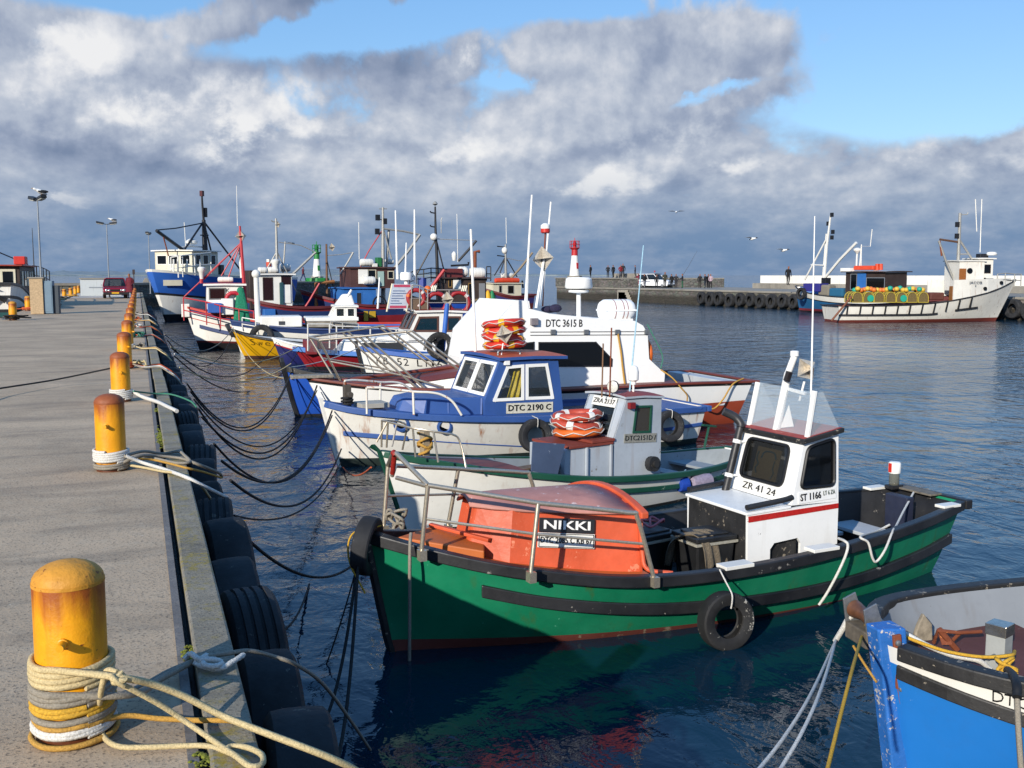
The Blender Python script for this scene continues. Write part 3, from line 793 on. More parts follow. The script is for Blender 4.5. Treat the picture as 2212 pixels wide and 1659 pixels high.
 side_n = (Vector((4.14, .74, .57)) - Vector((5.32, .45, .68))).cross(Vector((-.06, -.1, .58))).normalized()
 if side_n.y < 0: side_n = -side_n
 xd = Vector((-1.18, .29, -.11)).normalized(); ud = side_n.cross(xd); ud = -ud if ud.z < 0 else ud
 q0 = Vector((4.14, .74, .57)) + side_n * .02
 def on(px, py): return B.pl(704 + px * .3472, 960 + py * .3472, q0, side_n)
 c = (on(1325, 470) + on(1670, 540)) / 2; w = (on(1325, 505) - on(1670, 500)).length; h = (on(1500, 460) - on(1500, 548)).length
 def board(name, c, w, h, mat, nrm=side_n, xd=xd, ud=ud, th=.012, par=B.root):
  mb = MB(); v = [c + xd * sx * w / 2 + ud * sy * h / 2 for sx, sy in ((-1, -1), (1, -1), (1, 1), (-1, 1))]
  mb.prism(v, nrm * th); return mb.build(name, mat, par, bevel=.002)
 b1 = board('name_board', c, w, h, BLK); lettering(b1, 'NIKKI', TEXTW, c + side_n * .016, xd, ud, h * .86, w * .84, .02)
 c2 = (on(1318, 552) + on(1668, 645)) / 2; h2 = (on(1500, 556) - on(1500, 648)).length
 b2 = board('registration_plate', c2, w * 1.02, h2, PLATE); lettering(b2, 'DTC 2085 C KB 67', TEXTK, c2 + side_n * .016, xd, ud, h2 * .56, w * .93, .012)
 mb = MB()
 for a, b in (((-1, -1), (1, -1)), ((1, -1), (1, 1)), ((1, 1), (-1, 1)), ((-1, 1), (-1, -1))):
  mb.bar(c2 + xd * a[0] * w * .49 + ud * a[1] * h2 * .44 + side_n * .013, c2 + xd * b[0] * w * .49 + ud * b[1] * h2 * .44 + side_n * .013, .006, .006, side_n)
 mb.build('plate_border', TEXTK, b2)
 # pulpit rail of stainless tube, both sides
 mb = MB()
 for sd in (1, -1):
  A = [Vector((6.20, .03 * sd, 1.77)), Vector((6.09, sd * .50, 1.565)), Vector((5.24, sd * .85, 1.40)), Vector((4.46, sd * 1.0, 1.27))]
  ft = [None, Vector((6.145, sd * .48, 1.0)), Vector((5.335, sd * .90, .82)), Vector((4.19, sd * 1.03, .66))]
  mb.tube([A[0], A[1]], .021, 8); mb.tube(cr(A[1:3], 4) + cr([A[2], A[3], A[3] + Vector((-.10, sd * .015, -.06)), ft[3]], 5)[1:], .021, 8)
  for k in (1, 2): mb.pole(ft[k], A[k], .021)
  m1, m2, m3 = ft[1].lerp(A[1], .5), ft[2].lerp(A[2], .56), ft[3].lerp(A[3] + Vector((-.08, 0, 0)), .52)
  mb.tube([m1, m2, m3], .013, 6)
  for k in (1, 2, 3): mb.box(ft[k].x - .03, ft[k].x + .03, ft[k].y - .03, ft[k].y + .05, ft[k].z - .07, ft[k].z + .02)
 mb.pole((6.20, 0, 1.77), (6.19, -.10, 1.55), .02); mb.pole((6.19, -.10, 1.55), (6.02, -.5, 1.55), .02); mb.pole((6.19, .02, 1.55), (6.1, .5, 1.56), .02)
 mb.build('pulpit_rail', STEEL, B.root, smooth=60)
 mb = MB(); mb.tube([(6.215, 0, 1.775), (6.21, .02, 1.765), (6.205, .03, 1.75)], .026, 8); mb.tube([(6.20, 0, 1.76), (6.192, -.09, 1.57)], .024, 8); mb.build('pulpit_foot', plain('red_grip', '8c2018', .5), B.root, smooth=60)
 # wheelhouse: lower engine box and tapered cab
 WW = paint('wheelhouse_white', 'e9e9e6', .38, .15, '8a8580', .12, .2, '9a8a6a', scale=4, bump=.08, grime=.2)
 mb = MB(); y = .5
 side = [(2.72, .10), (1.57, .10), (1.57, .985), (2.74, .965)]
 door = [(2.45, .16), (2.06, .16), (2.06, .60), (2.10, .66), (2.40, .64), (2.45, .58)]
 mb.panel([(a, y, b) for a, b in side], [[(a, y, b) for a, b in door]], (0, -.03, 0))
 mb.panel([(a, -y, b) for a, b in side], [], (0, .03, 0))
 mb.box(1.57, 1.60, -y + .032, y - .032, .10, .98)
 mb.build('engine_box', WW, B.root)
 mb = MB(); mb.box(2.70, 2.742, -y + .031, y - .031, .10, .955); mb.box(2.06, 2.45, .40, .44, .14, .66); mb.build('engine_box_front', BLKW, B.root, bevel=.004)
 mb = MB(); mb.hexa([(2.76, y + .01, .955), (2.76, -y - .01, .955), (2.2, -y - .01, .975), (2.2, y + .01, .975)], [(2.76, y + .01, .985), (2.76, -y - .01, .985), (2.2, -y - .01, 1.0), (2.2, y + .01, 1.0)]); mb.build('engine_box_top', WW, B.root, bevel=.006)
 mb = MB(); mb.hexa([(2.73, y + .001, .885), (2.73, y + .006, .885), (1.575, y + .006, .915), (1.575, y + .001, .915)], [(2.735, y + .001, .945), (2.735, y + .006, .945), (1.575, y + .006, .965), (1.575, y + .001, .965)]); mb.build('red_stripe', plain('red_stripe', 'b3221c', .45), B.root)
 mb = MB(); mb.tube(cr([(2.74, y - .02, 1.03), (2.3, y - .02, 1.06), (2.17, y - .02, 1.08)], 4), .03, 8); mb.tube(cr([(2.74, -y + .02, 1.03), (2.3, -y + .02, 1.06)], 4), .03, 8); mb.build_each('grab_rail', BLK, B.root, smooth=60)
 # cab
 Fb, Ft, Ab, At = (2.19, 1.0), (2.03, 1.62), (1.572, .985), (1.572, 1.70)
 def rr(pts, r, n=4):      # rounded polygon in 2-D
  out = []; N = len(pts)
  for i in range(N):
   a, b, c = (Vector(pts[(i + k) % N]) for k in (-1, 0, 1)); u = (a - b).normalized(); v = (c - b).normalized()
   for k in range(n + 1):
    t_ = k / n; out.append(((b + u * r) * (1 - t_) ** 2 + b * 2 * t_ * (1 - t_) + (b + v * r) * t_ ** 2))
  return out
 B.rr = rr
 sidew = rr([(2.075, 1.165), (1.635, 1.16), (1.635, 1.635), (1.98, 1.57)], .06)
 mb = MB(); yt = .47
 def sd(p, s_):       # cab side leans in a little
  return Vector((p[0], s_ * (y - (p[1] - 1.0) * .045), p[1]))
 for s_ in (1, -1):
  mb.panel([sd(p, s_) for p in (Fb, Ab, At, Ft)], [[sd(p, s_) for p in sidew]], (0, -s_ * .035, 0))
 fw = lambda a, h: Vector((Fb[0] + (Ft[0] - Fb[0]) * h, a * (y - .028 * h) , Fb[1] + (Ft[1] - Fb[1]) * h))
 fwin = rr([(-.82, .12), (.80, .12), (.80, .93), (-.82, .93)], .18)
 # front wall just inside the side walls
 fo = [fw(a, h) for a, h in ((-.93, 0), (.93, 0), (.93, 1), (-.93, 1))]
 mb.panel(fo, [[fw(*p) for p in rr([(-.74, .25), (.62, .25), (.62, .90), (-.74, .90)], .14)]], (-.03, 0, -.008))
 mb.panel([(1.572, -.462, .985), (1.572, .462, .985), (1.572, .43, 1.69), (1.572, -.43, 1.69)], [[(1.572, -.3, .99), (1.572, .25, .99), (1.572, .25, 1.6), (1.572, -.3, 1.6)]], (.03, 0, 0))
 cab = mb.build('cab', WW, B.root)
 GASK = plain('window_gasket', '101012', .5)
 def ring(loop, nrm, w=.02, th=.02, name='window', mat=GASK, gl=DKGLASS):
  mb = MB(); c = sum(loop, Vector()) / len(loop); nrm = Vector(nrm).normalized()
  mb.tube([p + nrm * .004 for p in loop], w, 6, True); o = mb.build(name, mat, B.root, smooth=60)
  mb = MB(); mb.prism([p - nrm * .012 for p in loop], nrm * .008); mb.build('pane', gl, o); return o
 ring([sd(p, 1) for p in sidew], (0, 1, .04)); ring([sd(p, -1) for p in sidew], (0, -1, .04))
 fl = [fw(*p) for p in rr([(-.74, .25), (.62, .25), (.62, .90), (-.74, .90)], .14)]
 ring(fl, (1, 0, .25), gl=glass('cab_front_pane', '14140f', .5, .05))
 # cardboard behind the front pane with a scribble
 mb = MB(); q = [fw(a, h) + Vector((-.05, 0, 0)) for a, h in ((-.50, .26), (.28, .26), (.28, .78), (-.50, .78))]; mb.prism(q, (-.006, 0, 0)); cb_ = mb.build('cardboard', plain('brown_cardboard', '8d7a50', .8), B.root)
 mb = MB(); sc = [(-.42, .70), (-.44, .58), (-.36, .50), (-.42, .42), (-.36, .34)]; mb.tube(cr([fw(a, h) + Vector((-.043, 0, 0)) for a, h in sc], 5), .007, 5)
 mb.tube(cr([fw(a, h) + Vector((-.043, 0, 0)) for a, h in ((-.30, .60), (-.24, .70), (-.08, .73), (.10, .71), (.17, .62))], 5), .009, 5)
 mb.tube(cr([fw(a, h) + Vector((-.043, 0, 0)) for a, h in ((.15, .60), (.13, .46), (.18, .40), (.12, .30))], 5), .005, 5)
 mb.build('scribble', plain('teal_marker', '1f5a66', .6), cb_, smooth=60)
 # plates on the cab
 fn = Vector((.62, 0, .16)).normalized(); fx = Vector((0, 1, 0)); fu = Vector((-.16, 0, .62)).normalized()
 pc = fw(-.03, .115) + fn * .004
 p1 = board('registration_plate', pc, .62, .12, PLATE, fn, fx, fu, .006); lettering(p1, 'ZR 41 24', TEXTK, pc + fn * .009, fx, fu, .10, .52, .0)
 sx = Vector((-1, 0, .03)).normalized(); sn = Vector((0, 1, .045)).normalized(); su = sn.cross(sx); su = -su if su.z < 0 else su
 pc = B.loc(1408 + 975 * .3666, 736 + 905 * .3666, 'y', .5) + Vector((0, .003, 0)); pc.z -= .012; pc.y = .5 - (pc.z - 1) * .045 + .003
 p2 = board('registration_plate', pc, .50, .115, WW, sn, sx, su, .004)
 lettering(p2, 'ST 1166', TEXTK, pc + sx * -.09 + sn * .007, sx, su, .10, .27, .012); lettering(p2, 'LT 6 ZA', plain('grey_lettering', '55605a', .5), pc + sx * .155 + sn * .007 + su * .012, sx, su, .065, .155, .0)
 # roof, rim, mast, screens
 mb = MB(); mb.hexa([(2.075, .52, 1.612), (2.075, -.52, 1.612), (1.54, -.52, 1.70), (1.54, .52, 1.70)], [(2.075, .52, 1.66), (2.075, -.52, 1.66), (1.54, -.52, 1.748), (1.54, .52, 1.748)]); mb.build('cab_roof', BLKW, B.root, bevel=.006)
 mb = MB(); mb.add([(2.06, .5, 1.6655), (2.06, -.5, 1.6655), (1.55, -.5, 1.7495), (1.55, .5, 1.7495)], [(0, 1, 2, 3)]); mb.build('roof_top', paint('red_roof', '9a3226', .6, .4, 'c0a098', .2, scale=6), B.root)
 mb = MB(); mb.bar((1.98, .46, 1.66), (1.90, .46, 2.14), .05, .035, (1, 0, 0)); mb.bar((1.97, -.46, 1.66), (1.86, -.46, 2.14), .05, .035, (1, 0, 0)); mb.build_each('screen_post', WHTC, B.root, bevel=.004)
 mb = MB(); mb.prism([(1.965, -.46, 1.665), (1.965, .46, 1.665), (1.885, .46, 2.12), (1.855, -.46, 2.14)], (-.006, 0, 0)); mb.prism([(1.96, .465, 1.67), (1.57, .465, 1.75), (1.80, .465, 2.13), (1.89, .465, 2.12)], (0, .006, 0)); mb.prism([(1.96, -.465, 1.67), (1.57, -.465, 1.75), (1.80, -.465, 2.13), (1.86, -.465, 2.12)], (0, -.006, 0)); mb.build('spray_screen', ACRY, B.root)
 mb = MB(); mb.tube([(1.93, -.06, 1.66), (1.86, -.02, 2.14), (1.845, 0, 2.28)], [.045, .042, .04], 12); mb.tube([(1.845, 0, 2.28), (1.81, .05, 2.46)], .036, 12); mb.lathe([(.045, 0), (.045, .05), (.03, .055)], (1.81, .05, 2.46), 12)
 mb.prism([(1.90, -.03, 1.7), (1.80, .06, 1.72), (1.84, .02, 1.95)], (.012, .012, 0)); mb.bar((1.86, -.02, 2.12), (1.80, .22, 2.08), .03, .03); mb.build('signal_mast', WHTC, B.root, smooth=40)
 mb = MB(); mb.tube([(1.90, .04, 2.20), (1.88, .06, 2.30)], .035, 8); mb.build('mast_lamp', plain('lamp_black', '1c1618', .4), B.root, smooth=40)
 radar_reflector(B.root, B.loc(1408 + 910 * .3666, 736 + 168 * .3666, 'y', .12), .135, (.2, .55, 0), stem=.20)
 mb = MB(); wa = B.loc(1753, 812, 'y', .28); wt = B.loc(1760, 467, 'y', .28); wb = B.loc(1749, 935, 'y', .28)
 mb.tube([wb, wa, wt], [.012, .011, .006], 6); mb.build('whip_aerial', WHTC, B.root, smooth=60)
 # dry exhaust up the front of the cab
 mb = MB(); ex = [(2.30, -.42, .985), (2.10, -.44, 1.66)]; mb.tube([Vector(ex[0]), Vector(ex[1])], .042, 12); mb.tube(cr([ex[1], (2.09, -.45, 1.70), (2.13, -.50, 1.77), (2.24, -.56, 1.83)], 5), .045, 12); mb.build('exhaust_pipe', BLK, B.root, smooth=50)
 mb = MB()
 for k in (.25, .78): c_ = Vector(ex[0]).lerp(Vector(ex[1]), k); mb.lathe([(.047, -.02), (.047, .02)], c_, 12, Vector(ex[1]) - Vector(ex[0])); mb.bar(c_, c_ + Vector((-.12, .05, 0)), .03, .02)
 mb.build_each('pipe_clamp', WHTC, B.root, smooth=40)
 # pads on the gunwale, thwarts, stern gear
 mb = MB()
 for u in (.535, .375):
  p = B.sh(u, 1, .014, -.0); mb.box(p.x - .16, p.x + .16, p.y - .10, p.y + .05, p.z - .012, p.z + .022)
 for sd_ in (1, -1):
  p = B.sh(.045, sd_, .014, -.01); mb.box(p.x - .13, p.x + .13, p.y - (.09 if sd_ > 0 else .04), p.y + (.04 if sd_ > 0 else .09), p.z - .012, p.z + .018)
 mb.build_each('gunwale_pad', WHT, B.root, bevel=.004)
 mb = MB(); p = B.sh(.0, -1, 0, 0); mb.box(p.x - .02, p.x + .16, -.34, .16, p.z + .012, p.z + .034); mb.build('stern_board', plain('grey_plank', '6e675c', .8, 0, 20, .4), B.root, bevel=.004)
 mb = MB(); mb.box(.35, .72, -.52, .50, .40, .44); mb.box(.75, 1.3, -.62, -.25, .36, .40); mb.build_each('thwart', GREYW, B.root, bevel=.006)
 mb = MB(); mb.box(.05, .16, -.22, .10, .42, .80); mb.build('steering_bracket', paint('navy_paint', '20263c', .5, .5, scale=8), B.root, bevel=.01)
 L_ = thing('stern_light', 'lantern with red and white top on the stern of the green boat', 'lantern', B.world((-.12, -.36, .80)), B.root.rotation_euler[2])
 mb = MB(); mb.box(-.09, .09, -.06, .06, 0, .045); mb.build('base', BLK, L_, bevel=.006)
 mb = MB(); mb.lathe([(.055, .045), (.06, .06), (.06, .18), (.055, .19)], n=14); mb.build('lens', glass('lantern_lens', '6a6a60', .3, .1), L_, smooth=40)
 mb = MB(); mb.lathe([(.068, .185), (.072, .2), (.072, .30), (.06, .315), (.01, .318)], n=14, mi=0); mb.box(.062, .078, -.02, .022, .2, .305, 1); mb.build('cap', [WHTC, plain('red_tape', 'c52a1c', .5)], L_, smooth=40)
 # things in the cockpit
 for k, (x, yy, w_, d_, h_, lab) in enumerate(((3.02, .18, .46, .40, .58, 'black lidded bait tub with a sack slung over it in the green boat'), (3.35, -.36, .42, .46, .52, 'black bait tub under a pink cord in the green boat'))):
  T = thing('bait_tub', lab, 'tub', B.world((x, yy, .121)), B.root.rotation_euler[2] + .15 * k, 'black bait tubs in the green boat')
  tm = paint('black_plastic', '18191b', .45, .4, '46423c', .2, scale=9)
  mb = MB(); mb.hexa([(-w_ * .42, -d_ * .42, 0), (w_ * .42, -d_ * .42, 0), (w_ * .42, d_ * .42, 0), (-w_ * .42, d_ * .42, 0)], [(-w_ / 2, -d_ / 2, h_), (w_ / 2, -d_ / 2, h_), (w_ / 2, d_ / 2, h_), (-w_ / 2, d_ / 2, h_)]); mb.build('body', tm, T, bevel=.02)
  mb = MB(); mb.box(-w_ * .54, w_ * .54, -d_ * .54, d_ * .54, h_ + .002, h_ + .05); mb.box(-w_ * .4, w_ * .4, -d_ * .4, d_ * .4, h_ + .05, h_ + .07); mb.build('lid', tm, T, bevel=.012)
  mb = MB(); mb.box(-w_ * .55, w_ * .55, -d_ * .55, d_ * .55, h_ - .03, h_ - .004); mb.build('strap', plain('pale_strap', '9a9688', .6), T, bevel=.003)
 S_ = MB(); K = 10; r3 = random.Random(4); prof = [(-.22, .12), (-.20, .30), (-.16, .44), (-.05, .50), (.04, .53), (.13, .50), (.17, .40), (.19, .2)]
 for i, (a, z) in enumerate(cr([(p[0], 0, p[1]) for p in prof], 3) and [(p[0], p[1]) for p in prof]):
  for k in range(K + 1):
   q = k / K - .5; S_.v.append((q * (.36 + .04 * sin(i)), a * 1.3 + .02 * sin(k * 1.9 + i), z + .02 * sin(k * 2.3 + i * .8) - .05 * abs(q)))
 for i in range(len(prof) - 1):
  for k in range(K): a = i * (K + 1) + k; S_.f.append([a, a + 1, a + K + 2, a + K + 1]); S_.m.append(0)
 o = S_.build('hessian_sack', plain('hessian', '6e6250', .95, 0, 60, .4, .8), None, smooth=60, loc=B.world((3.10, .18, .27))); o.rotation_euler = (0, 0, B.root.rotation_euler[2] + .3)
 md = o.modifiers.new('solid', 'SOLIDIFY'); md.thickness = .015; md = o.modifiers.new('sub', 'SUBSURF'); md.levels = 1; md.render_levels = 2
 tag(o, 'worn brown hessian sack slung over the black tub in the green boat', 'sack')
 mb = MB(); rope_geo(mb, [(0, 0, .0), (.06, .1, .07), (.16, .05, .02), (.1, -.08, .08), (-.05, -.1, .02), (-.1, .03, .07), (.03, .12, .03), (.2, .16, .0)], .014, 7)
 tag(mb.build('pink_cord', plain('pink_cord', 'c07078', .8), None, smooth=60, loc=B.world((3.3, -.36, .72))), 'tangle of pink cord on the rear black tub in the green boat', 'cord')
 return B
def radar_reflector(parent, c, r, tilt=(0, 0, 0), stem=.0, light='d8cfc0', name='radar_reflector'):
 """octahedral corner reflector: three plates at right angles"""
 mb = MB(); h = .004; q = Matrix.Rotation(tilt[2], 3, 'Z') @ Matrix.Rotation(tilt[1], 3, 'Y') @ Matrix.Rotation(tilt[0], 3, 'X'); c = Vector(c)
 for i, (a, b) in enumerate((((1, 0, 0), (0, 1, 0)), ((0, 1, 0), (0, 0, 1)), ((1, 0, 0), (0, 0, 1)))):
  a, b = Vector(a), Vector(b); n_ = a.cross(b) * h
  pts = [a * r, b * r, -a * r, -b * r]; pts = [q @ (p - n_ / 2) + c for p in pts]
  mb.prism(pts, q @ n_)
 o = mb.build(name, plain('reflector_plate', light, .35, .6), parent)
 if stem:
  mb = MB(); mb.pole(c + Vector((.02, 0, -r * .95)), c + Vector((.06, -.02, -r * .95 - stem)), .012); mb.build('reflector_stem', WHTC, o, smooth=40)
 return o
GB = green_boat()
# the tyre on the green boat's stem and the one on its side
bow_fender_tyre('black tyre lashed over the stem of the green boat', GB.world(GB.loc(800, 1178, 'y', .02) + Vector((.03, 0, 0))), (.80, -.45, -.12), .255, RUB)
p = GB.sh(GB.u_at(1543, 1, .3, .7), 1, 0, .07)
bow_fender_tyre('scuffed black tyre hung low on the side of the green boat', GB.world((p.x, p.y + .105, .235)), GB.M.to_3x3() @ Vector((.10, 1, .10)), .262, RUBW, GB.world((p.x, p.y, p.z + .03)))
# ropes on the green boat
def rope_thing(name, label, pts, r, col, fine=.55, n=10, group=None, res=8, cat='rope', lobes=3):
 mb = MB()
 if r * 2224 / max(1, (Vector(pts[0]) - Vector((0, 0, CZ))).length) > 9: rope_geo(mb, pts, r, 12, res, lobes, fine=1.7)
 else: mb.tube(cr(pts, res), r, 6)
 return tag(mb.build(name, ROPEC[col], None, smooth=70), label, cat, group)
# ------------------------------------------------------------------ helpers for deckhouses
def ringwin(B, loops, nrm, frame, gl, w=.02, name='window', parent=None, th=.018):
 """a window: bar frame standing proud of the wall, pane inside it"""
 nrm = Vector(nrm).normalized(); out = None
 for loop in loops:
  mb = MB(); n = len(loop)
  for i in range(n):
   a, b = loop[i], loop[(i + 1) % n]; d = (b - a).normalized()
   mb.bar(a - d * w * .5 + nrm * (.004 + .0008 * (i % 2)), b + d * w * .5 + nrm * (.004 + .0008 * (i % 2)), w, th, nrm)
  out = mb.build(name, frame, parent or B.root)
  mb = MB(); mb.prism([p - nrm * .014 for p in loop], nrm * .006); mb.build('pane', gl, out)
 return out
def cabin(B, prof, y, mat, side=(), ends=None, lean=0., thick=.03, name='cabin', roof=None, roofmat=None, over=.06, rth=.04, front_y=None, camber=.03):
 """deckhouse: prof = side outline [(x, z)] from the aft foot round by the roof to the fore foot;
 side = [(outline, frame, pane, width)], ends = {edge: [(outline in (y fraction, edge fraction), frame, pane, width)]}"""
 z0 = min(p[1] for p in prof); N = len(prof)
 yy = lambda z: y - (z - z0) * lean
 S = lambda p, s_: Vector((p[0], s_ * yy(p[1]), p[1]))
 mb = MB()
 for s_ in (1, -1):
  mb.panel([S(p, s_) for p in prof], [[S(p, s_) for p in w[0]] for w in side], (0, -s_ * thick, 0))
 for i in range(N - 1):
  if ends is not None and i not in ends: continue
  a, b = prof[i], prof[i + 1]
  e = lambda v, t: Vector((a[0] + (b[0] - a[0]) * t, v * (yy(a[1] + (b[1] - a[1]) * t) - .004), a[1] + (b[1] - a[1]) * t))
  nr = Vector((b[1] - a[1], 0, -(b[0] - a[0]))).normalized()
  c = Vector((sum(p[0] for p in prof) / N, 0, sum(p[1] for p in prof) / N))
  if (e(0, .5) - c).dot(nr) < 0: nr = -nr
  k = .995
  mb.panel([e(-k, .002), e(k, .002), e(k, .998), e(-k, .998)], [[e(*q) for q in w[0]] for w in (ends or {}).get(i, [])], -nr * thick * .9)
 o = mb.build(name, mat, B.root, bevel=0)
 for w in side:
  for s_ in (1, -1): ringwin(B, [[S(p, s_) for p in w[0]]], (0, s_, lean), w[1], w[2], w[3])
 for i, ws in (ends or {}).items():
  a, b = prof[i], prof[i + 1]
  e = lambda v, t: Vector((a[0] + (b[0] - a[0]) * t, v * (yy(a[1] + (b[1] - a[1]) * t) - .004), a[1] + (b[1] - a[1]) * t))
  nr = Vector((b[1] - a[1], 0, -(b[0] - a[0]))).normalized(); c = Vector((sum(p[0] for p in prof) / N, 0, sum(p[1] for p in prof) / N))
  if (e(0, .5) - c).dot(nr) < 0: nr = -nr
  for w in ws: ringwin(B, [[e(*q) for q in w[0]]], nr, w[1], w[2], w[3])
 if roof:
  (xa, za), (xb, zb) = roof; K = 8; mb = MB(); yw = yy(max(za, zb)) + over
  for lay in (0, 1):
   for x, z in ((xa, za), ((xa + xb) / 2, (za + zb) / 2 + camber * .5), (xb, zb)):
    for k in range(K + 1):
     q = 1 - 2 * k / K; mb.v.append((x, yw * q, z + (rth if lay else 0) + camber * (1 - q * q)))
  n1 = 3 * (K + 1)
  for i in range(2):
   for k in range(K):
    a = i * (K + 1) + k; mb.f.append([a, a + 1, a + K + 2, a + K + 1]); mb.m.append(1)
    mb.f.append([n1 + a, n1 + a + K + 1, n1 + a + K + 2, n1 + a + 1]); mb.m.append(0)
  bd = [k for k in range(K + 1)] + [K + (K + 1) * i for i in (1, 2)][0:2] + [2 * (K + 1) + k for k in range(K - 1, -1, -1)] + [(K + 1)]
  for i in range(len(bd)): a, b = bd[i], bd[(i + 1) % len(bd)]; mb.f.append([a, b, n1 + b, n1 + a]); mb.m.append(1)
  mb.build('roof', [roofmat or mat, mat] if not isinstance(roofmat, list) else roofmat, B.root)
 return o
def plate(B, c, w, h, xd, nrm, mat, txt, size=.6, width=.9, name='registration_plate', tm=None, th=.008, bold=.01):
 xd = Vector(xd).normalized(); nrm = Vector(nrm).normalized(); ud = nrm.cross(xd); ud = -ud if ud.z < 0 else ud; c = Vector(c)
 if mat:
  mb = MB(); mb.prism([c + xd * sx * w / 2 + ud * sy * h / 2 for sx, sy in ((-1, -1), (1, -1), (1, 1), (-1, 1))], nrm * th); o = mb.build(name, mat, B.root)
 else: o = B.root; th = 0
 lettering(o, txt, tm or TEXTK, c + nrm * (th + .003), xd, ud, h * size, w * width, bold)
 return o
def lifebuoys(B, c, n, R, r, cols, label, tilt=(.1, .05), group='lifebuoys stacked on the cabin roofs'):
 """a stack of ring buoys, each a thing"""
 for k in range(n):
  t = thing('lifebuoy', label[k], 'lifebuoy', B.world(Vector(c) + Vector((.03 * sin(k * 2.2), .03 * cos(k * 1.7), k * r * 1.75))), k * .7, group)
  t.rotation_euler = (tilt[0] * (1 if k % 2 else -.4), tilt[1] * (k - 1), k * .9)
  base, tape, nt = cols[k % len(cols)]
  mb = MB(); mb.torus((0, 0, r), R - r, r, n=32, k=10, squash=.92); mb.build('ring', base, t, smooth=60)
  for i in range(nt):
   a = 2 * pi * i / nt; pts = [Vector((cos(a + d) * (R - r), sin(a + d) * (R - r), r)) for d in (-.14, -.07, 0, .07, .14)]
   mb = MB(); mb.tube(pts, r * 1.03, 10); mb.build('band', tape, t, smooth=60)
  mb = MB(); q = [Vector((cos(a) * (R + .012), sin(a) * (R + .012), r + .02 * sin(a * 8))) for a in [2 * pi * i / 32 for i in range(32)]]; mb.tube(q, .007, 5, True); mb.build('grab_line', ROPEC['white'], t, smooth=60)
YTAPE = plain('yellow_tape', 'e0a21a', .45); WTAPE = plain('white_tape', 'e2dfd8', .5)
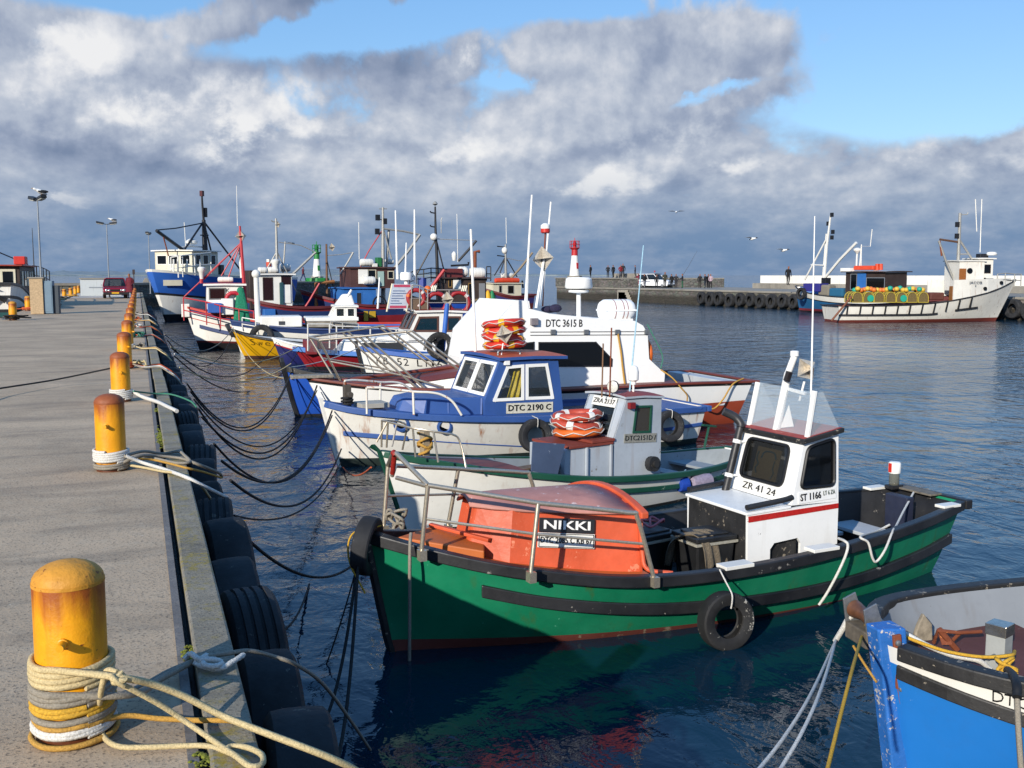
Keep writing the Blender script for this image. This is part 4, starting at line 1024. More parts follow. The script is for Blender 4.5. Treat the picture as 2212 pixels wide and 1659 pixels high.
# ------------------------------------------------------------------ white and green boat with the grey cabin
def grey_cabin_boat():
 B = Boat('fishing_boat', 'small white boat with dark green gunwale and grey box cabin carrying three lifebuoys', (3.12, 12.49), (8.85, 14.05))
 GR = paint('bottle_green', '0e4a36', .45, .4, '8a9a8a', .18, scale=5, bump=.2)
 GRY = paint('cabin_grey', 'aab2ba', .5, .3, '7a746c', .14, .35, '8a6a50', scale=4, bump=.15)
 DG = paint('inside_grey', '8d9498', .6, .5, '5e5a54', .3, scale=5)
 RB = paint('redbrown_deck', '7e3526', .6, .4, '9a6a58', .15, scale=5)
 sheer = [(0, .50), (.2, .47), (.4, .52), (.6, .63), (.8, .83), (.92, .99), (1, 1.12)]; half = [(0, .30), (.12, .58), (.3, .82), (.5, .93), (.65, .89), (.8, .66), (.92, .31), (1, .05)]
 B.hull(half, sheer, [('keel', 0, 2), ('wl', -.1, 2), ('wl', .05, 1), ('mid', .6, 0), ('sh', 0, 0)], [WHT, BLKW, BLKW], rake=.38, trake=.15, pm=.26, pb=.85, inmat=[DG, DIRTYF], sole=.08)
 B.gunwale(GR, .07, .085, out=.03); B.band(GR, lambda u: interp(sheer, u) - .175, .03, .07, .0, .62, 'rub_rail')
 B.deck(RB, .03, .72, .985, 'foredeck', .06, .05); B.deck(DIRTYF, 0, .02, .75, 'cockpit_floor', 0, .08, z=.10)
 mb = MB(); mb.sweep([B.pt(1, z, 1) for z in (-.2, .2, .6, .9, 1.12)] + [Vector((B.L + .47, 0, 1.2))], [(-.045, 0), (-.045, .05), (.045, .05), (.045, 0)], up=(1, 0, 0))
 for i, v in enumerate(mb.v): mb.v[i] = (v[0], v[1] if abs(v[1]) < .05 else v[1] - .05, v[2])
 mb.build('stem_post', GR, B.root, bevel=.006)
 D = lambda px, py, y=.42: (lambda q: (q.x, q.z))(B.loc(px, py, 'y', y))
 c6 = lambda a, b: (1024 + a * .2893, 576 + b * .2893)
 y = .42
 tf, tr, fb = D(1354, 862), D(1429, 860), D(1326, 952)
 x_r = tr[0]; fx = fb[0]
 prof = [(x_r, .12), (x_r, tr[1]), (tf[0], tf[1]), (fx, fb[1]), (fx + .02, .12)]
 W1 = [D(*c6(a, b)) for a, b in ((1212, 1045), (1322, 1042), (1312, 1232), (1188, 1236))]
 cabin(B, prof, y, GRY, [(W1, GR, glass('grey_pane', '4a4640', .35, .1), .03)], {0: [], 2: [([(-.62, .16), (.62, .16), (.66, .93), (-.66, .93)], GRY, CLGLASS, .03)], 3: []}, roof=((x_r - .03, tr[1]), (tf[0] + .05, tf[1] + .005)), roofmat=paint('red_roof_b', '8c2c22', .6, .4, 'b9a8a0', .3, scale=6), over=.03, rth=.03)
 fxd = Vector((0, 1, 0)); fn = Vector((fb[1] - tf[1], 0, -(fx - tf[0]))); fn = Vector((abs(fn.x), 0, abs(fn.z)))
 m_ = Vector((tf[0] * .86 + fx * .14, 0, tf[1] * .86 + fb[1] * .14)) + fn.normalized() * .022
 plate(B, m_, .52, .14, (0, 1, 0), fn, PLATE, 'ZRA 2137', .7, .9)
 a, b, c, d = (B.loc(*c6(*q), 'y', y + .002) for q in ((1120, 1283), (1360, 1275), (1240, 1250), (1240, 1316)))
 plate(B, (a + b) / 2, (a - b).length, abs(c.z - d.z), b - a, (0, 1, 0), plain('grey_board', '8e8d84', .6), 'DTC2151D /', .78, .94, bold=-.005)
 # engine trunk ahead of the cabin
 t1, t2 = D(1221, 972), D(1215, 1024)
 mb = MB(); mb.box(fx + .03, t1[0], -.40, y - .01, .12, t1[1]); mb.build('engine_trunk', GRY, B.root, bevel=.008)
 mb = MB(); mb.box(fx + .02, t1[0] - .06, -.43, y + .02, t1[1] + .003, t1[1] + .04); mb.box(fx + .0, fx + .42, -.44, y + .03, t1[1] + .045, t1[1] + .085); mb.build('trunk_lid', RB, B.root, bevel=.006)
 mb = MB(); mb.bar((fx + .50, y + .012, .14), (fx + .50, y + .012, t1[1]), .03, .03); mb.bar((fx + .06, y + .012, .14), (fx + .06, y + .012, t1[1]), .03, .03); mb.build_each('trunk_batten', GRY, B.root)
 # blue tarred sheet leaning on the trunk
 q = [B.loc(*c6(*p), 'y', .50) for p in ((440, 1310), (680, 1325), (590, 1545), (395, 1520))]
 mb = MB(); mb.prism([q[0], q[1], q[2] + Vector((0, .1, 0)), q[3] + Vector((0, .1, 0))], (0, -.015, 0))
 o = mb.build('canvas_sheet', paint('slate_canvas', '3c4c66', .75, .5, '8a90a0', .3, scale=5), None); o.data.transform(B.M); tag(o, 'stiff slate-blue canvas sheet leaning on the grey boat cabin trunk', 'sheet')
 # planks on the fore part
 for k in range(3):
  mb = MB(); x0 = t1[0] + .35 + .1 * k; z0 = interp(sheer, .66) - .03 + .034 * k; mb.box(-.62, .62, -.09, .09, 0, .03)
  o = mb.build('plank', plain('weathered_plank', '6b5a4a', .85, 0, 14, .4), None, bevel=.004, loc=B.world((x0 + .12, .12 + .10 * k, z0))); o.rotation_euler = (0, 0, B.root.rotation_euler[2] + .12 * (k - 1)); tag(o, ['lowest', 'middle', 'uppermost'][k] + ' weathered plank lying across the grey cabin boat ahead of its trunk', 'plank', 'planks on the grey cabin boat')
 # roof gear
 zt = tf[1] + .06
 def pole_to(name, px0, py0, px1, py1, y_, r, mat, r1=None):
  a, b = B.loc(px0, py0, 'y', y_), B.loc(px1, py1, 'y', y_); mb = MB(); mb.pole(a, b, r, r1, 6); return mb.build(name, mat, B.root, smooth=40)
 pole_to('whip_aerial', 1359, 858, 1390, 530, .1, .012, plain('pale_blue_fibreglass', '9fc6d8', .4), .008)
 pole_to('roof_pole', 1300, 858, 1303, 742, .1, .011, plain('brown_pole', '7a5a40', .7)); pole_to('roof_pole', 1317, 858, 1321, 708, .2, .011, RUST)
 c_ = B.loc(1325, 835, 'y', .2); mb = MB(); mb.lathe([(.03, -.05), (.085, -.02), (.088, .03)], c_, 16, (1, .5, 0)); o = mb.build('search_light', BLK, B.root, smooth=40); mb = MB(); mb.lathe([(.082, .031), (.06, .04), (.01, .044)], c_, 16, (1, .5, 0)); mb.build('lens', plain('lamp_lens', 'cfcfc6', .2), o, smooth=40)
 c_ = B.loc(1368, 858, 'y', .12); h_ = B.loc(1367, 790, 'y', .12).z - c_.z; mb = MB(); mb.pole(c_, c_ + Vector((0, 0, h_ * .45)), .016); mb.lathe([(.035, h_ * .40), (.04, h_ * .5), (.075, h_ * .55), (.078, h_ * .8), (.06, h_ * .95), (.03, h_), (.01, h_ * 1.01)], c_, 14); mb.build('antenna_dome', WHTC, B.root, smooth=40)
 # hawse of lights and fittings
 p_ = B.loc(*c6(1175, 1040), 'y', y + .03); mb = MB(); mb.box(p_.x - .05, p_.x + .05, y, y + .07, p_.z - .04, p_.z + .05); mb.build('side_light', plain('red_lamp', '7a1f22', .3), B.root, bevel=.006)
 mb = MB(); c_ = B.loc(1410, 1002, 'y', .55); mb.lathe([(.05, -.09), (.05, -.05), (.11, -.05), (.11, .05), (.05, .05), (.05, .09)], c_, 14, (0, 1, .1)); mb.build('line_hauler', BLKW, B.root, smooth=35)
 lifebuoys(B, (t1[0] - .56, -.02, t1[1] + .10), 3, .36, .062, [(ORNG, BLK, 0), (plain('faded_red', 'b0432e', .5), WTAPE, 4), (plain('faded_red', 'b0432e', .5), WTAPE, 4)],
    ['orange lifebuoy, lowest of the stack on the grey cabin boat', 'red and white lifebuoy, middle of the stack on the grey cabin boat', 'red and white lifebuoy, topmost of the stack on the grey cabin boat'])
 # bow rail
 mb = MB(); c5 = lambda a, b: (640 + a * .2893, 640 + b * .2893)
 for sd_ in (1, -1):
  tp = [B.loc(*c5(*q), 'y', v) for q, v in (((750, 955), .12), ((870, 985), .40), ((1025, 1010), .58), ((1165, 1030), .66))]
  ftp = [B.loc(*c5(*q), 'y', v) for q, v in (((715, 1120), .2), ((890, 1200), .44), ((1060, 1240), .66), ((1270, 1280), .80))]
  f_ = lambda p: Vector((p.x, p.y * sd_, p.z)); tp = [f_(p) for p in tp]; ftp = [f_(p) for p in ftp]
  mb.tube(cr(tp, 5) + cr([tp[3], tp[3] + Vector((-.10, 0, -.08)), ftp[3]], 4)[1:], .014, 6)
  for k in (0, 1, 2): mb.pole(ftp[k], tp[k], .013, n=6)
 mb.pole(tp[0], Vector((tp[0].x, -tp[0].y, tp[0].z)), .014, n=6); mb.build('bow_rail', STEEL, B.root, smooth=60)
 # samson post with rope turns, chain heap
 s_ = B.loc(*c5(960, 1140), 'y', 0); mb = MB(); mb.box(s_.x - .05, s_.x + .05, -.05, .05, 1.0, 1.32); mb.build('samson_post', plain('pale_wood', '9a8a70', .8), B.root, bevel=.008)
 mb = MB(); rope_geo(mb, [Vector((s_.x + .09 * cos(i * 1.3), .09 * sin(i * 1.3), 1.02 + .015 * i + .03 * (i % 3))) for i in range(15)], .022, 6, 4); o = mb.build('rope_heap', ROPEC['tan'], None, smooth=60); o.data.transform(B.M); tag(o, 'tan rope wound on the post of the grey cabin boat foredeck', 'rope')
 # float hung on the side, thwarts
 p_ = B.loc(1513, 1040, 'y', .80); d_ = Vector((-1, .1, .02)).normalized(); F_ = thing('fender_float', 'grey-mauve cylinder float with blue end hung on the white and green boat', 'float', B.world(p_), B.root.rotation_euler[2])
 mb = MB(); mb.lathe([(.05, -.20), (.10, -.17), (.108, -.1), (.108, .1), (.10, .17), (.05, .2)], (0, 0, 0), 16, d_); mb.build('body', plain('mauve_foam', '8e8496', .8, 0, 30, .3), F_, smooth=40)
 mb = MB(); mb.lathe([(.112, .0), (.115, .08), (.10, .13), (.03, .15)], -d_ * .27, 16, -d_ * 1 if False else d_ * -1); mb.build('end_cap', plain('blue_plastic', '1c3f9a', .4), F_, smooth=40)
 mb = MB(); mb.tube(cr([d_ * -.25, d_ * -.33 + Vector((0, -.05, .12)), Vector((.2, -.10, .18))], 4), .008, 5); mb.build('lanyard', ROPEC['blue'], F_, smooth=40)
 mb = MB(); mb.box(.5, .85, -.62, .62, .30, .34); mb.box(1.35, 1.6, -.75, .75, .30, .34); mb.build_each('thwart', DG, B.root, bevel=.005)
 a_, b_ = B.loc(*c6(1720, 1350), 'y', -.3), B.loc(*c6(1755, 1190), 'y', -.3); mb = MB(); mb.pole(a_, b_, .02, n=6); mb.bar(b_ + Vector((-.15, 0, -.02)), b_ + Vector((.15, 0, .03)), .05, .03); mb.build('rod_rest', GR, B.root)
 return B
B3 = grey_cabin_boat()
# ------------------------------------------------------------------ white boat with the blue wheelhouse
def blue_house_boat():
 B = Boat('fishing_boat', 'white boat with blue wheelhouse, orange roof and white framed windows, rust runs down its side', (3.17, 17.45), (10.2, 18.2))
 BL = paint('royal_blue', '2f5290', .42, .3, '8a96aa', .1, scale=4, bump=.12)
 WB = paint('white_hull_rusty', 'e2dfd6', .42, .3, '9a8f78', .16, 1., '9a5a20', scale=3.2, bump=.2, grime=.3)
 RO = paint('orange_roof', 'b85638', .6, .45, '8a4a3a', .3, scale=5)
 sheer = [(0, .73), (.15, .76), (.45, .79), (.7, .88), (.85, .97), (.95, 1.06), (1, 1.16)]; half = [(0, .78), (.12, .94), (.3, 1.08), (.5, 1.12), (.7, 1.02), (.84, .74), (.93, .42), (1, .06)]
 B.hull(half, sheer, [('keel', 0, 1), ('wl', -.1, 1), ('wl', lambda u: .10 + .05 * u, 1), ('mid', .6, 0), ('sh', 0, 0)], [WB, paint('green_black_boot', '1a2a26', .6, .5, '5a5a50', .3, scale=4)], rake=.30, trake=.1, pm=.22, pb=.75, inmat=[BL, DIRTYF], sole=.25)
 B.gunwale(BL, .10, .11, out=.035)
 B.band(BL, lambda u: interp([(0, .42), (.3, .36), (.6, .36), (.85, .46), (1, .56)], u), .02, .07, .0, .28, 'rub_rail'); B.band(BL, lambda u: interp([(.8, .52), (1, .66)], u), .03, .08, .84, .975, 'rub_rail'); B.band(BL, lambda u: interp([(.5, .22), (.84, .50)], u), .008, .025, .52, .84, 'cove_line')
 B.deck(BL, .02, .62, .985, 'foredeck', .04, .08); B.deck(DIRTYF, 0, .02, .66, 'cockpit_floor', 0, .06, z=.28)
 mb = MB(); mb.sweep([B.pt(1, z, 1) for z in (-.2, .3, .7, 1.0, 1.22)], [(-.06, -.02), (-.06, .06), (.06, .06), (.06, -.02)], up=(1, 0, 0))
 for i, v in enumerate(mb.v): mb.v[i] = (v[0], v[1] - .06 if v[1] > .06 else v[1], v[2])
 mb.build('stem_post', WHT, B.root, bevel=.008)
 y = .8; c5 = lambda a, b: (640 + a * .2893, 640 + b * .2893)
 D = lambda px, py, yy=y: (lambda q: (q.x, q.z))(B.loc(px, py, 'y', yy))
 ft, fbm, fb, rb, rt = D(*c5(1525, 480)), D(*c5(1410, 775)), D(*c5(1418, 890)), D(*c5(1998, 890)), D(*c5(1955, 480))
 prof = [(rb[0], .30), rb, rt, ft, fbm, (fbm[0], .30)]
 wl_ = lambda L_: [D(*c5(*q)) for q in L_]
 w1 = wl_(((1578, 530), (1690, 520), (1690, 765), (1480, 775))); w2 = wl_(((1722, 518), (1868, 512), (1912, 755), (1722, 762)))
 cabin(B, prof, y, BL, [(w1, WHTC, glass('blue_house_pane', '40484a', .8, .04), .055), (w2, WHTC, glass('blue_house_pane', '40484a', .8, .04), .055)],
   {1: [([(-.7, .1), (.7, .1), (.7, .9), (-.7, .9)], WHT, CLGLASS, .04)], 3: [([(-.86, .10), (-.06, .10), (-.06, .88), (-.86, .88)], WHTC, CLGLASS, .06), ([(.06, .10), (.86, .10), (.86, .88), (.06, .88)], WHTC, CLGLASS, .06)], 4: []},
   roof=((rt[0] - .16, rt[1] + .03), (ft[0] + .05, ft[1] - .0)), roofmat=RO, over=.07, rth=.055)
 # yellow oilskin hanging inside
 mb = MB(); q = [D(*c5(*p), .55) for p in ((1600, 535), (1680, 530), (1650, 760), (1540, 765))]; K = 14; mbv = []
 for j in range(7):
  t_ = j / 6
  for k in range(K + 1):
   s_ = k / K; x = (q[0][0] * (1 - s_) + q[1][0] * s_) * (1 - t_) + (q[3][0] * (1 - s_) + q[2][0] * s_) * t_; z = (q[0][1] * (1 - s_) + q[1][1] * s_) * (1 - t_) + (q[3][1] * (1 - s_) + q[2][1] * s_) * t_
   mb.v.append((x, .70 + .03 * sin(s_ * 16 + t_ * 2), z))
 for j in range(6):
  for k in range(K): a = j * (K + 1) + k; mb.f.append([a, a + 1, a + K + 2, a + K + 1]); mb.m.append(0)
 mb.build('curtain', plain('yellow_oilskin', 'd8c012', .5), B.root, smooth=60).modifiers.new('solid', 'SOLIDIFY').thickness = .008
 a, b, c, d = (B.loc(*c5(*q), 'y', y + .003) for q in ((1568, 838), (1915, 825), (1740, 790), (1740, 868)))
 plate(B, (a + b) / 2, (a - b).length, abs(c.z - d.z) * .98, b - a, (0, 1, 0), plain('cream_plate', 'cdc9b8', .5), 'DTC 2190 C', .80, .92, bold=.02)
 # trunk ahead of the wheelhouse
 zt = D(1048, 862)[1]
 mb = MB(); x0, x1, x2 = fbm[0] + .01, 5.75, 6.12
 lo = [(x0, .70, .86), (x1, .60, .90), (x2, .30, .94), (x2, -.30, .94), (x1, -.60, .90), (x0, -.70, .86)]; hi = [(x0, .66, zt + .02), (x1 - .08, .54, 1.17), (x2 - .12, .24, 1.17), (x2 - .12, -.24, 1.17), (x1 - .08, -.54, 1.17), (x0, -.66, zt + .02)]
 mb.add(lo + hi, [(i, (i + 1) % 6, 6 + (i + 1) % 6, 6 + i) for i in range(6)] + [tuple(range(6, 12))]); mb.build('trunk_cabin', BL, B.root, bevel=.025)
 mb = MB(); mb.bar((5.3, .625, .90), (5.28, .575, 1.16), .03, .03); mb.bar((4.7, .70, .86), (4.68, .665, 1.14), .03, .03); mb.build_each('batten', BL, B.root)
 # white rail
 for sd_ in (1, -1):
  mb = MB(); tp = [B.loc(*c5(*q), 'y', v) for q, v in (((525, 682), .62), ((640, 684), .70), ((872, 712), .85), ((1000, 718), .93), ((1090, 738), .97), ((1170, 790), 1.02), ((1235, 888), 1.06))]
  tp = [Vector((p.x, p.y * sd_, p.z)) for p in tp]; mb.tube(cr(tp, 5), .022, 8)
  mb.pole(tp[2], Vector((tp[2].x, tp[2].y + .03 * sd_, interp(sheer, tp[2].x / B.L) - .02)), .022); mb.pole(tp[0], Vector((tp[0].x, tp[0].y, .98)), .02)
  mb.build('side_rail', paint('white_rail_rusty', 'dcd8cc', .4, .3, 'b5651c', .5, .9, 'b5651c', scale=5), B.root, smooth=60)
 mb = MB(); p_ = B.loc(*c5(375, 640), 'y', 0); mb.pole((p_.x, 0, 1.0), (p_.x + .02, 0, p_.z), .022); mb.build('bow_staff', RUST, B.root, smooth=40)
 mb = MB(); p_ = B.loc(*c5(380, 790), 'y', .0); mb.box(p_.x - .06, p_.x + .06, -.06, .06, 1.0, 1.42); mb.tube([(p_.x - .02, -.16, 1.26), (p_.x - .02, .16, 1.26)], .05, 10); mb.build('samson_post', plain('dark_post', '4a443c', .8), B.root, bevel=.006)
 mb = MB(); rope_geo(mb, [Vector((p_.x + .10 * cos(i * 1.4), .10 * sin(i * 1.4), 1.08 + .012 * i)) for i in range(12)], .022, 6, 4); o = mb.build('mooring_turns', ROPEC['dark'], None, smooth=60); o.data.transform(B.M); tag(o, 'dark rope turns on the bow post of the blue wheelhouse boat', 'rope')
 mb = MB(); mb.box(6.25, 6.75, -.2, .28, 1.02, 1.10); mb.build('fore_hatch', paint('offwhite_hatch', 'a8a498', .6, .5, '6a665e', .3, scale=6), B.root, bevel=.006)
 # portholes and vents in the bow
 for px, py in (((775, 955)), ((1110, 975))):
  u = B.u_at(c5(px, py)[0], 1, .5, .95); p_ = B.loc(*c5(px, py), 'y', B.sh(u).y - .03); q = B.pt(u, p_.z, 1)
  nrm = Vector((.35 if px < 900 else .15, 1, -.15)).normalized()
  mb = MB(); mb.lathe([(.095, -.03), (.135, -.02), (.14, .02), (.10, .03), (.085, .01)], q, 18, nrm, caps=False); o = mb.build('porthole', BL, B.root, smooth=40)
  mb = MB(); mb.lathe([(.09, -.01), (.01, -.009)], q, 18, nrm); mb.build('pane', DKGLASS, o)
 # roof: buoys, reflector, hand rail, whip
 zr = (rt[1] + ft[1]) / 2 + .12
 lifebuoys(B, B.loc(1089, 752, 'y', .05), 4, .40, .072, [(REDL, YTAPE, 4)], ['red lifebuoy with yellow bands, %s of the stack on the orange roof' % k for k in ('lowest', 'second from the bottom', 'third from the bottom', 'topmost')])
 radar_reflector(B.root, B.loc(1089, 722, 'y', .52), .17, (.2, .1, .7), stem=.30, light='7a5a48')
 mb = MB(); a, b, c = (B.loc(*c5(*q), 'y', .55) for q in ((1505, 440), (1520, 408), (1660, 412))); d = B.loc(*c5(1665, 445), 'y', .55); mb.tube(cr([a, b, c, d], 5), .018, 6); mb.build('grab_rail', GALV, B.root, smooth=60)
 mb = MB(); mb.pole(B.loc(1027, 762, 'y', -.4), B.loc(1017, 495, 'y', -.4), .03, .022); mb.build('whip_aerial', WHTC, B.root, smooth=40)
 mb = MB(); p_ = B.loc(*c5(1570, 492), 'y', y + .02); mb.box(p_.x - .05, p_.x + .05, y, y + .06, p_.z - .05, p_.z + .05); mb.build('side_light', WHTC, B.root, bevel=.005)
 # stern: engine casing and plank
 mb = MB(); mb.box(1.6, 2.7, -.55, .55, .28, .72); mb.build('engine_casing', paint('slate_casing', '3a4254', .55, .4, '8a8a90', .3, scale=5), B.root, bevel=.01)
 mb = MB(); mb.box(.05, .95, -.86, .86, .70, .735); mb.build('stern_deck', BL, B.root, bevel=.006)
 return B
B4 = blue_house_boat()
for px, z, lab, src in ((1149, .50, 'black tyre hung by a white cord on the white boat with the blue wheelhouse', .80), (1437, .46, 'black tyre hung near the stern of the blue wheelhouse boat, behind the grey cabin', .70)):
 p = B4.sh(B4.u_at(px, 1), 1)
 bow_fender_tyre(lab, B4.world((p.x, p.y + .15, z)), B4.M.to_3x3() @ Vector((.05, 1, .08)), .30, RUB, B4.world((p.x, p.y + .03, p.z + .02)))
# ------------------------------------------------------------------ large white cabin boat
def white_cabin_boat():
 B = Boat('cabin_boat', 'large white charter boat with long streamlined cabin, brown gunwale and red bottom paint', (3.72, 20.52), (12.4, 20.7))
 RBR = paint('brown_gunwale', '6e2f22', .5, .35, '9a6a58', .12, scale=4)
 RED = paint('red_antifouling', '9c3f22', .55, .4, '6a2c1a', .25, scale=3)
 GEL = paint('white_gelcoat', 'efefec', .28, .08, None, 0, .10, 'b8a888', scale=2, bump=.03, grime=.08)
 sheer = [(0, .95), (.25, 1.0), (.5, .98), (.75, 1.03), (.9, 1.12), (1, 1.24)]; half = [(0, 1.36), (.15, 1.5), (.35, 1.62), (.55, 1.58), (.75, 1.2), (.88, .72), (.95, .36), (1, .06)]
 B.hull(half, sheer, [('keel', 0, 1), ('wl', -.1, 1), ('wl', lambda u: .54 - .14 * u, 1), ('sh', .07, 0), ('sh', 0, 2)], [GEL, RED, BLK], rake=.62, trake=.25, pm=.20, pb=.9, inmat=[GREYW, DIRTYF], sole=.35)
 B.gunwale(RBR, .16, .05, out=.03, up=.03); B.deck(RBR, .0, .18, .985, 'side_deck', .02, .1); B.deck(DIRTYF, 0, .02, .22, 'cockpit_floor', 0, .1, z=.40)
 y = 1.1; D = lambda px, py, yy=y: (lambda q: (q.x, q.z))(B.loc(px, py, 'y', yy)); c6 = lambda a, b: (1024 + a * .2893, 576 + b * .2893); c5 = lambda a, b: (640 + a * .2893, 640 + b * .2893)
 top = [D(*c6(*q)) for q in ((1418, 885), (1425, 800), (1308, 690), (1296, 500), (1262, 440), (1200, 405), (900, 385), (560, 350), (408, 312), (400, 258), (310, 250))]
 ws0 = D(*c5(1420, 280)); fwd = [ws0, (ws0[0] + .28, ws0[1] - .38)]
 prof = [(top[0][0], .92)] + top[1:] + [ws0, (ws0[0] + .12, 1.55), (ws0[0] + .14, .95)]
 win = [D(*c6(*q)) for q in ((485, 568), (908, 566), (1028, 692), (1026, 742), (485, 742))]; win2 = [D(*c6(*q)) for q in ((150, 600), (445, 566), (445, 742), (150, 742))]
 BG = plain('black_gasket', '1a1a1c', .5)
 cabin(B, prof, y, GEL, [(win, BG, DKGLASS, .03), (win2, BG, DKGLASS, .03)], None, name='cabin', thick=.04)
 mb = MB(); p_ = D(*c6(460, 560)); 
 # grooves and brackets along the cabin side
 for py in (488, 512):
  a, b = B.loc(*c6(420, py), 'y', y + .006), B.loc(*c6(1300, py - 4), 'y', y + .006); mb.bar(a, b, .012, .012, (0, 1, 0))
 mb.build_each('rub_strip', plain('dark_strip', '3a3c40', .5), B.root)
 mb = MB()
 for px in (590, 838, 1070, 1290): a = B.loc(*c6(px, 488), 'y', y + .02); mb.box(a.x - .05, a.x + .05, y, y + .045, a.z - .05, a.z + .05)
 mb.build_each('bracket', GALV, B.root)
 a, b, c, d = (B.loc(*c6(*q), 'y', y) for q in ((538, 425), (810, 425), (670, 392), (670, 458)))
 plate(B, (a + b) / 2, (a - b).length, abs(c.z - d.z), b - a, (0, 1, 0), None, 'DTC 3615 B', 1.18, 1., tm=TEXTK, bold=.012)
 a = B.loc(*c6(490, 410), 'y', y + .03); mb = MB(); mb.box(a.x + .05, a.x + .2, y, y + .09, a.z - .07, a.z + .07); mb.build('side_light', plain('grey_lamp_box', '7a7478', .5), B.root, bevel=.008)
 # forward trunk with brown top
 t0, t1 = D(*c5(1150, 545), .85), D(*c5(180, 655), .25)
 xs = [(ws0[0] + .16, .95, 1.32), (7.2, .78, 1.18), (8.0, .50, 1.13), (8.7, .16, 1.12)]
 mb = MB()
 for i in range(3):
  (xa, ya, za), (xb, yb, zb) = xs[i], xs[i + 1]
  mb.hexa([(xa, ya, .96), (xa, -ya, .96), (xb, -yb, 1.06), (xb, yb, 1.06)], [(xa, ya * .95, za - .03), (xa, -ya * .95, za - .03), (xb, -yb * .95, zb - .03), (xb, yb * .95, zb - .03)])
 mb.build('fore_trunk', GEL, B.root, bevel=.02)
 mb = MB()
 for i in range(3):
  (xa, ya, za), (xb, yb, zb) = xs[i], xs[i + 1]
  mb.hexa([(xa, ya, za - .02), (xa, -ya, za - .02), (xb, -yb, zb - .02), (xb, yb, zb - .02)], [(xa, ya * .7, za + .07), (xa, -ya * .7, za + .07), (xb, -yb * .7, zb + .05), (xb, yb * .7, zb + .05)])
 mb.bar((xs[0][0], 0, 1.40), (8.6, 0, 1.19), .16, .06); mb.build('trunk_top', RBR, B.root, bevel=.02)
 # stainless pulpit
 T0 = B.loc(715, 735, 'y', .0)      # fore end of the top rail
 for sd_ in (1, -1):
  mb = MB(); A = [B.loc(690, 735, 'y', .55), B.loc(776, 727, 'y', .80), B.loc(890, 715, 'y', 1.15)]
  A = [Vector((p.x, p.y * sd_, p.z)) for p in A]; mb.tube(cr(A, 5), .023, 8)
  for t_, u in ((A[0], .94), (A[1], .80), (A[1] + Vector((-.12, 0, .015)), .785), (A[2] + Vector((.12, 0, -.01)), .66), (A[2], .645)):
   mb.pole(t_, B.sh(u, sd_, .02, -.12), .021)
  mb.tube([A[0].lerp(B.sh(.94, sd_, .02, -.12), .5), A[1].lerp(B.sh(.80, sd_, .02, -.12), .75), B.sh(.745, sd_, .05, -.15)], .019, 6)
  mb.build('pulpit_rail', STEEL, B.root, smooth=60)
 mb = MB(); mb.pole(Vector((A[0].x, A[0].y, A[0].z)), Vector((A[0].x, -A[0].y, A[0].z)), .03); mb.build('pulpit_rail', STEEL, B.root, smooth=60)
 mb = MB(); q = B.sh(1, 1); mb.box(q.x - .5, q.x + .32, -.16, .16, q.z + .02, q.z + .08); mb.build('bow_platform', plain('grey_wood', '8a8478', .8, 0, 20, .4), B.root, bevel=.01)
 # roof gear
 def post(name, p0, p1, yv, r, r1=None, mat=WHTC):
  a, b = B.loc(*p0, 'y', yv), B.loc(*p1, 'y', yv); mb = MB(); mb.pole(a, b, r, r1, 8); return mb.build(name, mat, B.root, smooth=40), a, b
 _, a, b = post('radar_post', (1250, 690), (1250, 625), .3, .05)
 mb = MB(); mb.lathe([(.12, 0), (.22, .02), (.22, .06), (.10, .09), (.28, .10), (.30, .14), (.28, .30), (.24, .335), (.02, .34)], (b.x, b.y, b.z - .08), 20); mb.build('radar_dome', WHTC, B.root, smooth=35)
 post('whip_aerial', (1135, 655), (1149, 421), .2, .028, .02); post('whip_aerial', (1170, 660), (1190, 436), -.3, .026, .018); post('whip_aerial', (1138, 655), (1142, 560), -.5, .02, .014)
 post('mast_leg', (1158, 665), (1175, 560), .25, .03); post('mast_leg', (1168, 660), (1177, 545), .1, .028); _, a, b = post('light_staff', (1172, 662), (1178, 500), .1, .02, .018, RUST)
 mb = MB(); mb.lathe([(.07, 0), (.10, .02), (.10, .10)], (b.x, b.y, b.z - .04), 14, mi=0); mb.lathe([(.102, .1), (.10, .17), (.05, .21), (.01, .215)], (b.x, b.y, b.z - .04), 14, mi=1); mb.build('mast_lamp', [plain('red_lamp2', 'c03028', .4), WHTC], B.root, smooth=40)
 radar_reflector(B.root, B.loc(1173, 559, 'y', .2), .27, (.1, .05, .6), light='e8e6e0')
 r0, r1 = B.loc(1297, 669, 'y', .2), B.loc(1365, 671, 'y', .2); c = (r0 + r1) / 2; hl = (r0 - r1).length / 2; R_ = .24
 t = thing('liferaft_canister', 'white liferaft canister strapped on the roof of the large white cabin boat', 'liferaft', B.world(c), B.root.rotation_euler[2])
 mb = MB(); mb.lathe([(.05, -hl), (R_ * .8, -hl * .97), (R_ * .98, -hl * .8), (R_, -hl * .6), (R_, hl * .6), (R_ * .98, hl * .8), (R_ * .8, hl * .97), (.05, hl)], (0, 0, 0), 24, (1, 0, 0)); mb.build('shell', GEL, t, smooth=40)
 mb = MB(); mb.box(-hl * .97, hl * .97, -R_ * 1.04, R_ * 1.04, -.02, .02); mb.build('flange', GEL, t, bevel=.006)
 mb = MB(); 
 for k in (-.45, -.2, .3): mb.lathe([(R_ * 1.012, k * hl - .012), (R_ * 1.012, k * hl + .012)], (0, 0, 0), 24, (1, 0, 0), caps=False)
 mb.build('strap', plain('pink_strap', 'a8807c', .6), t)
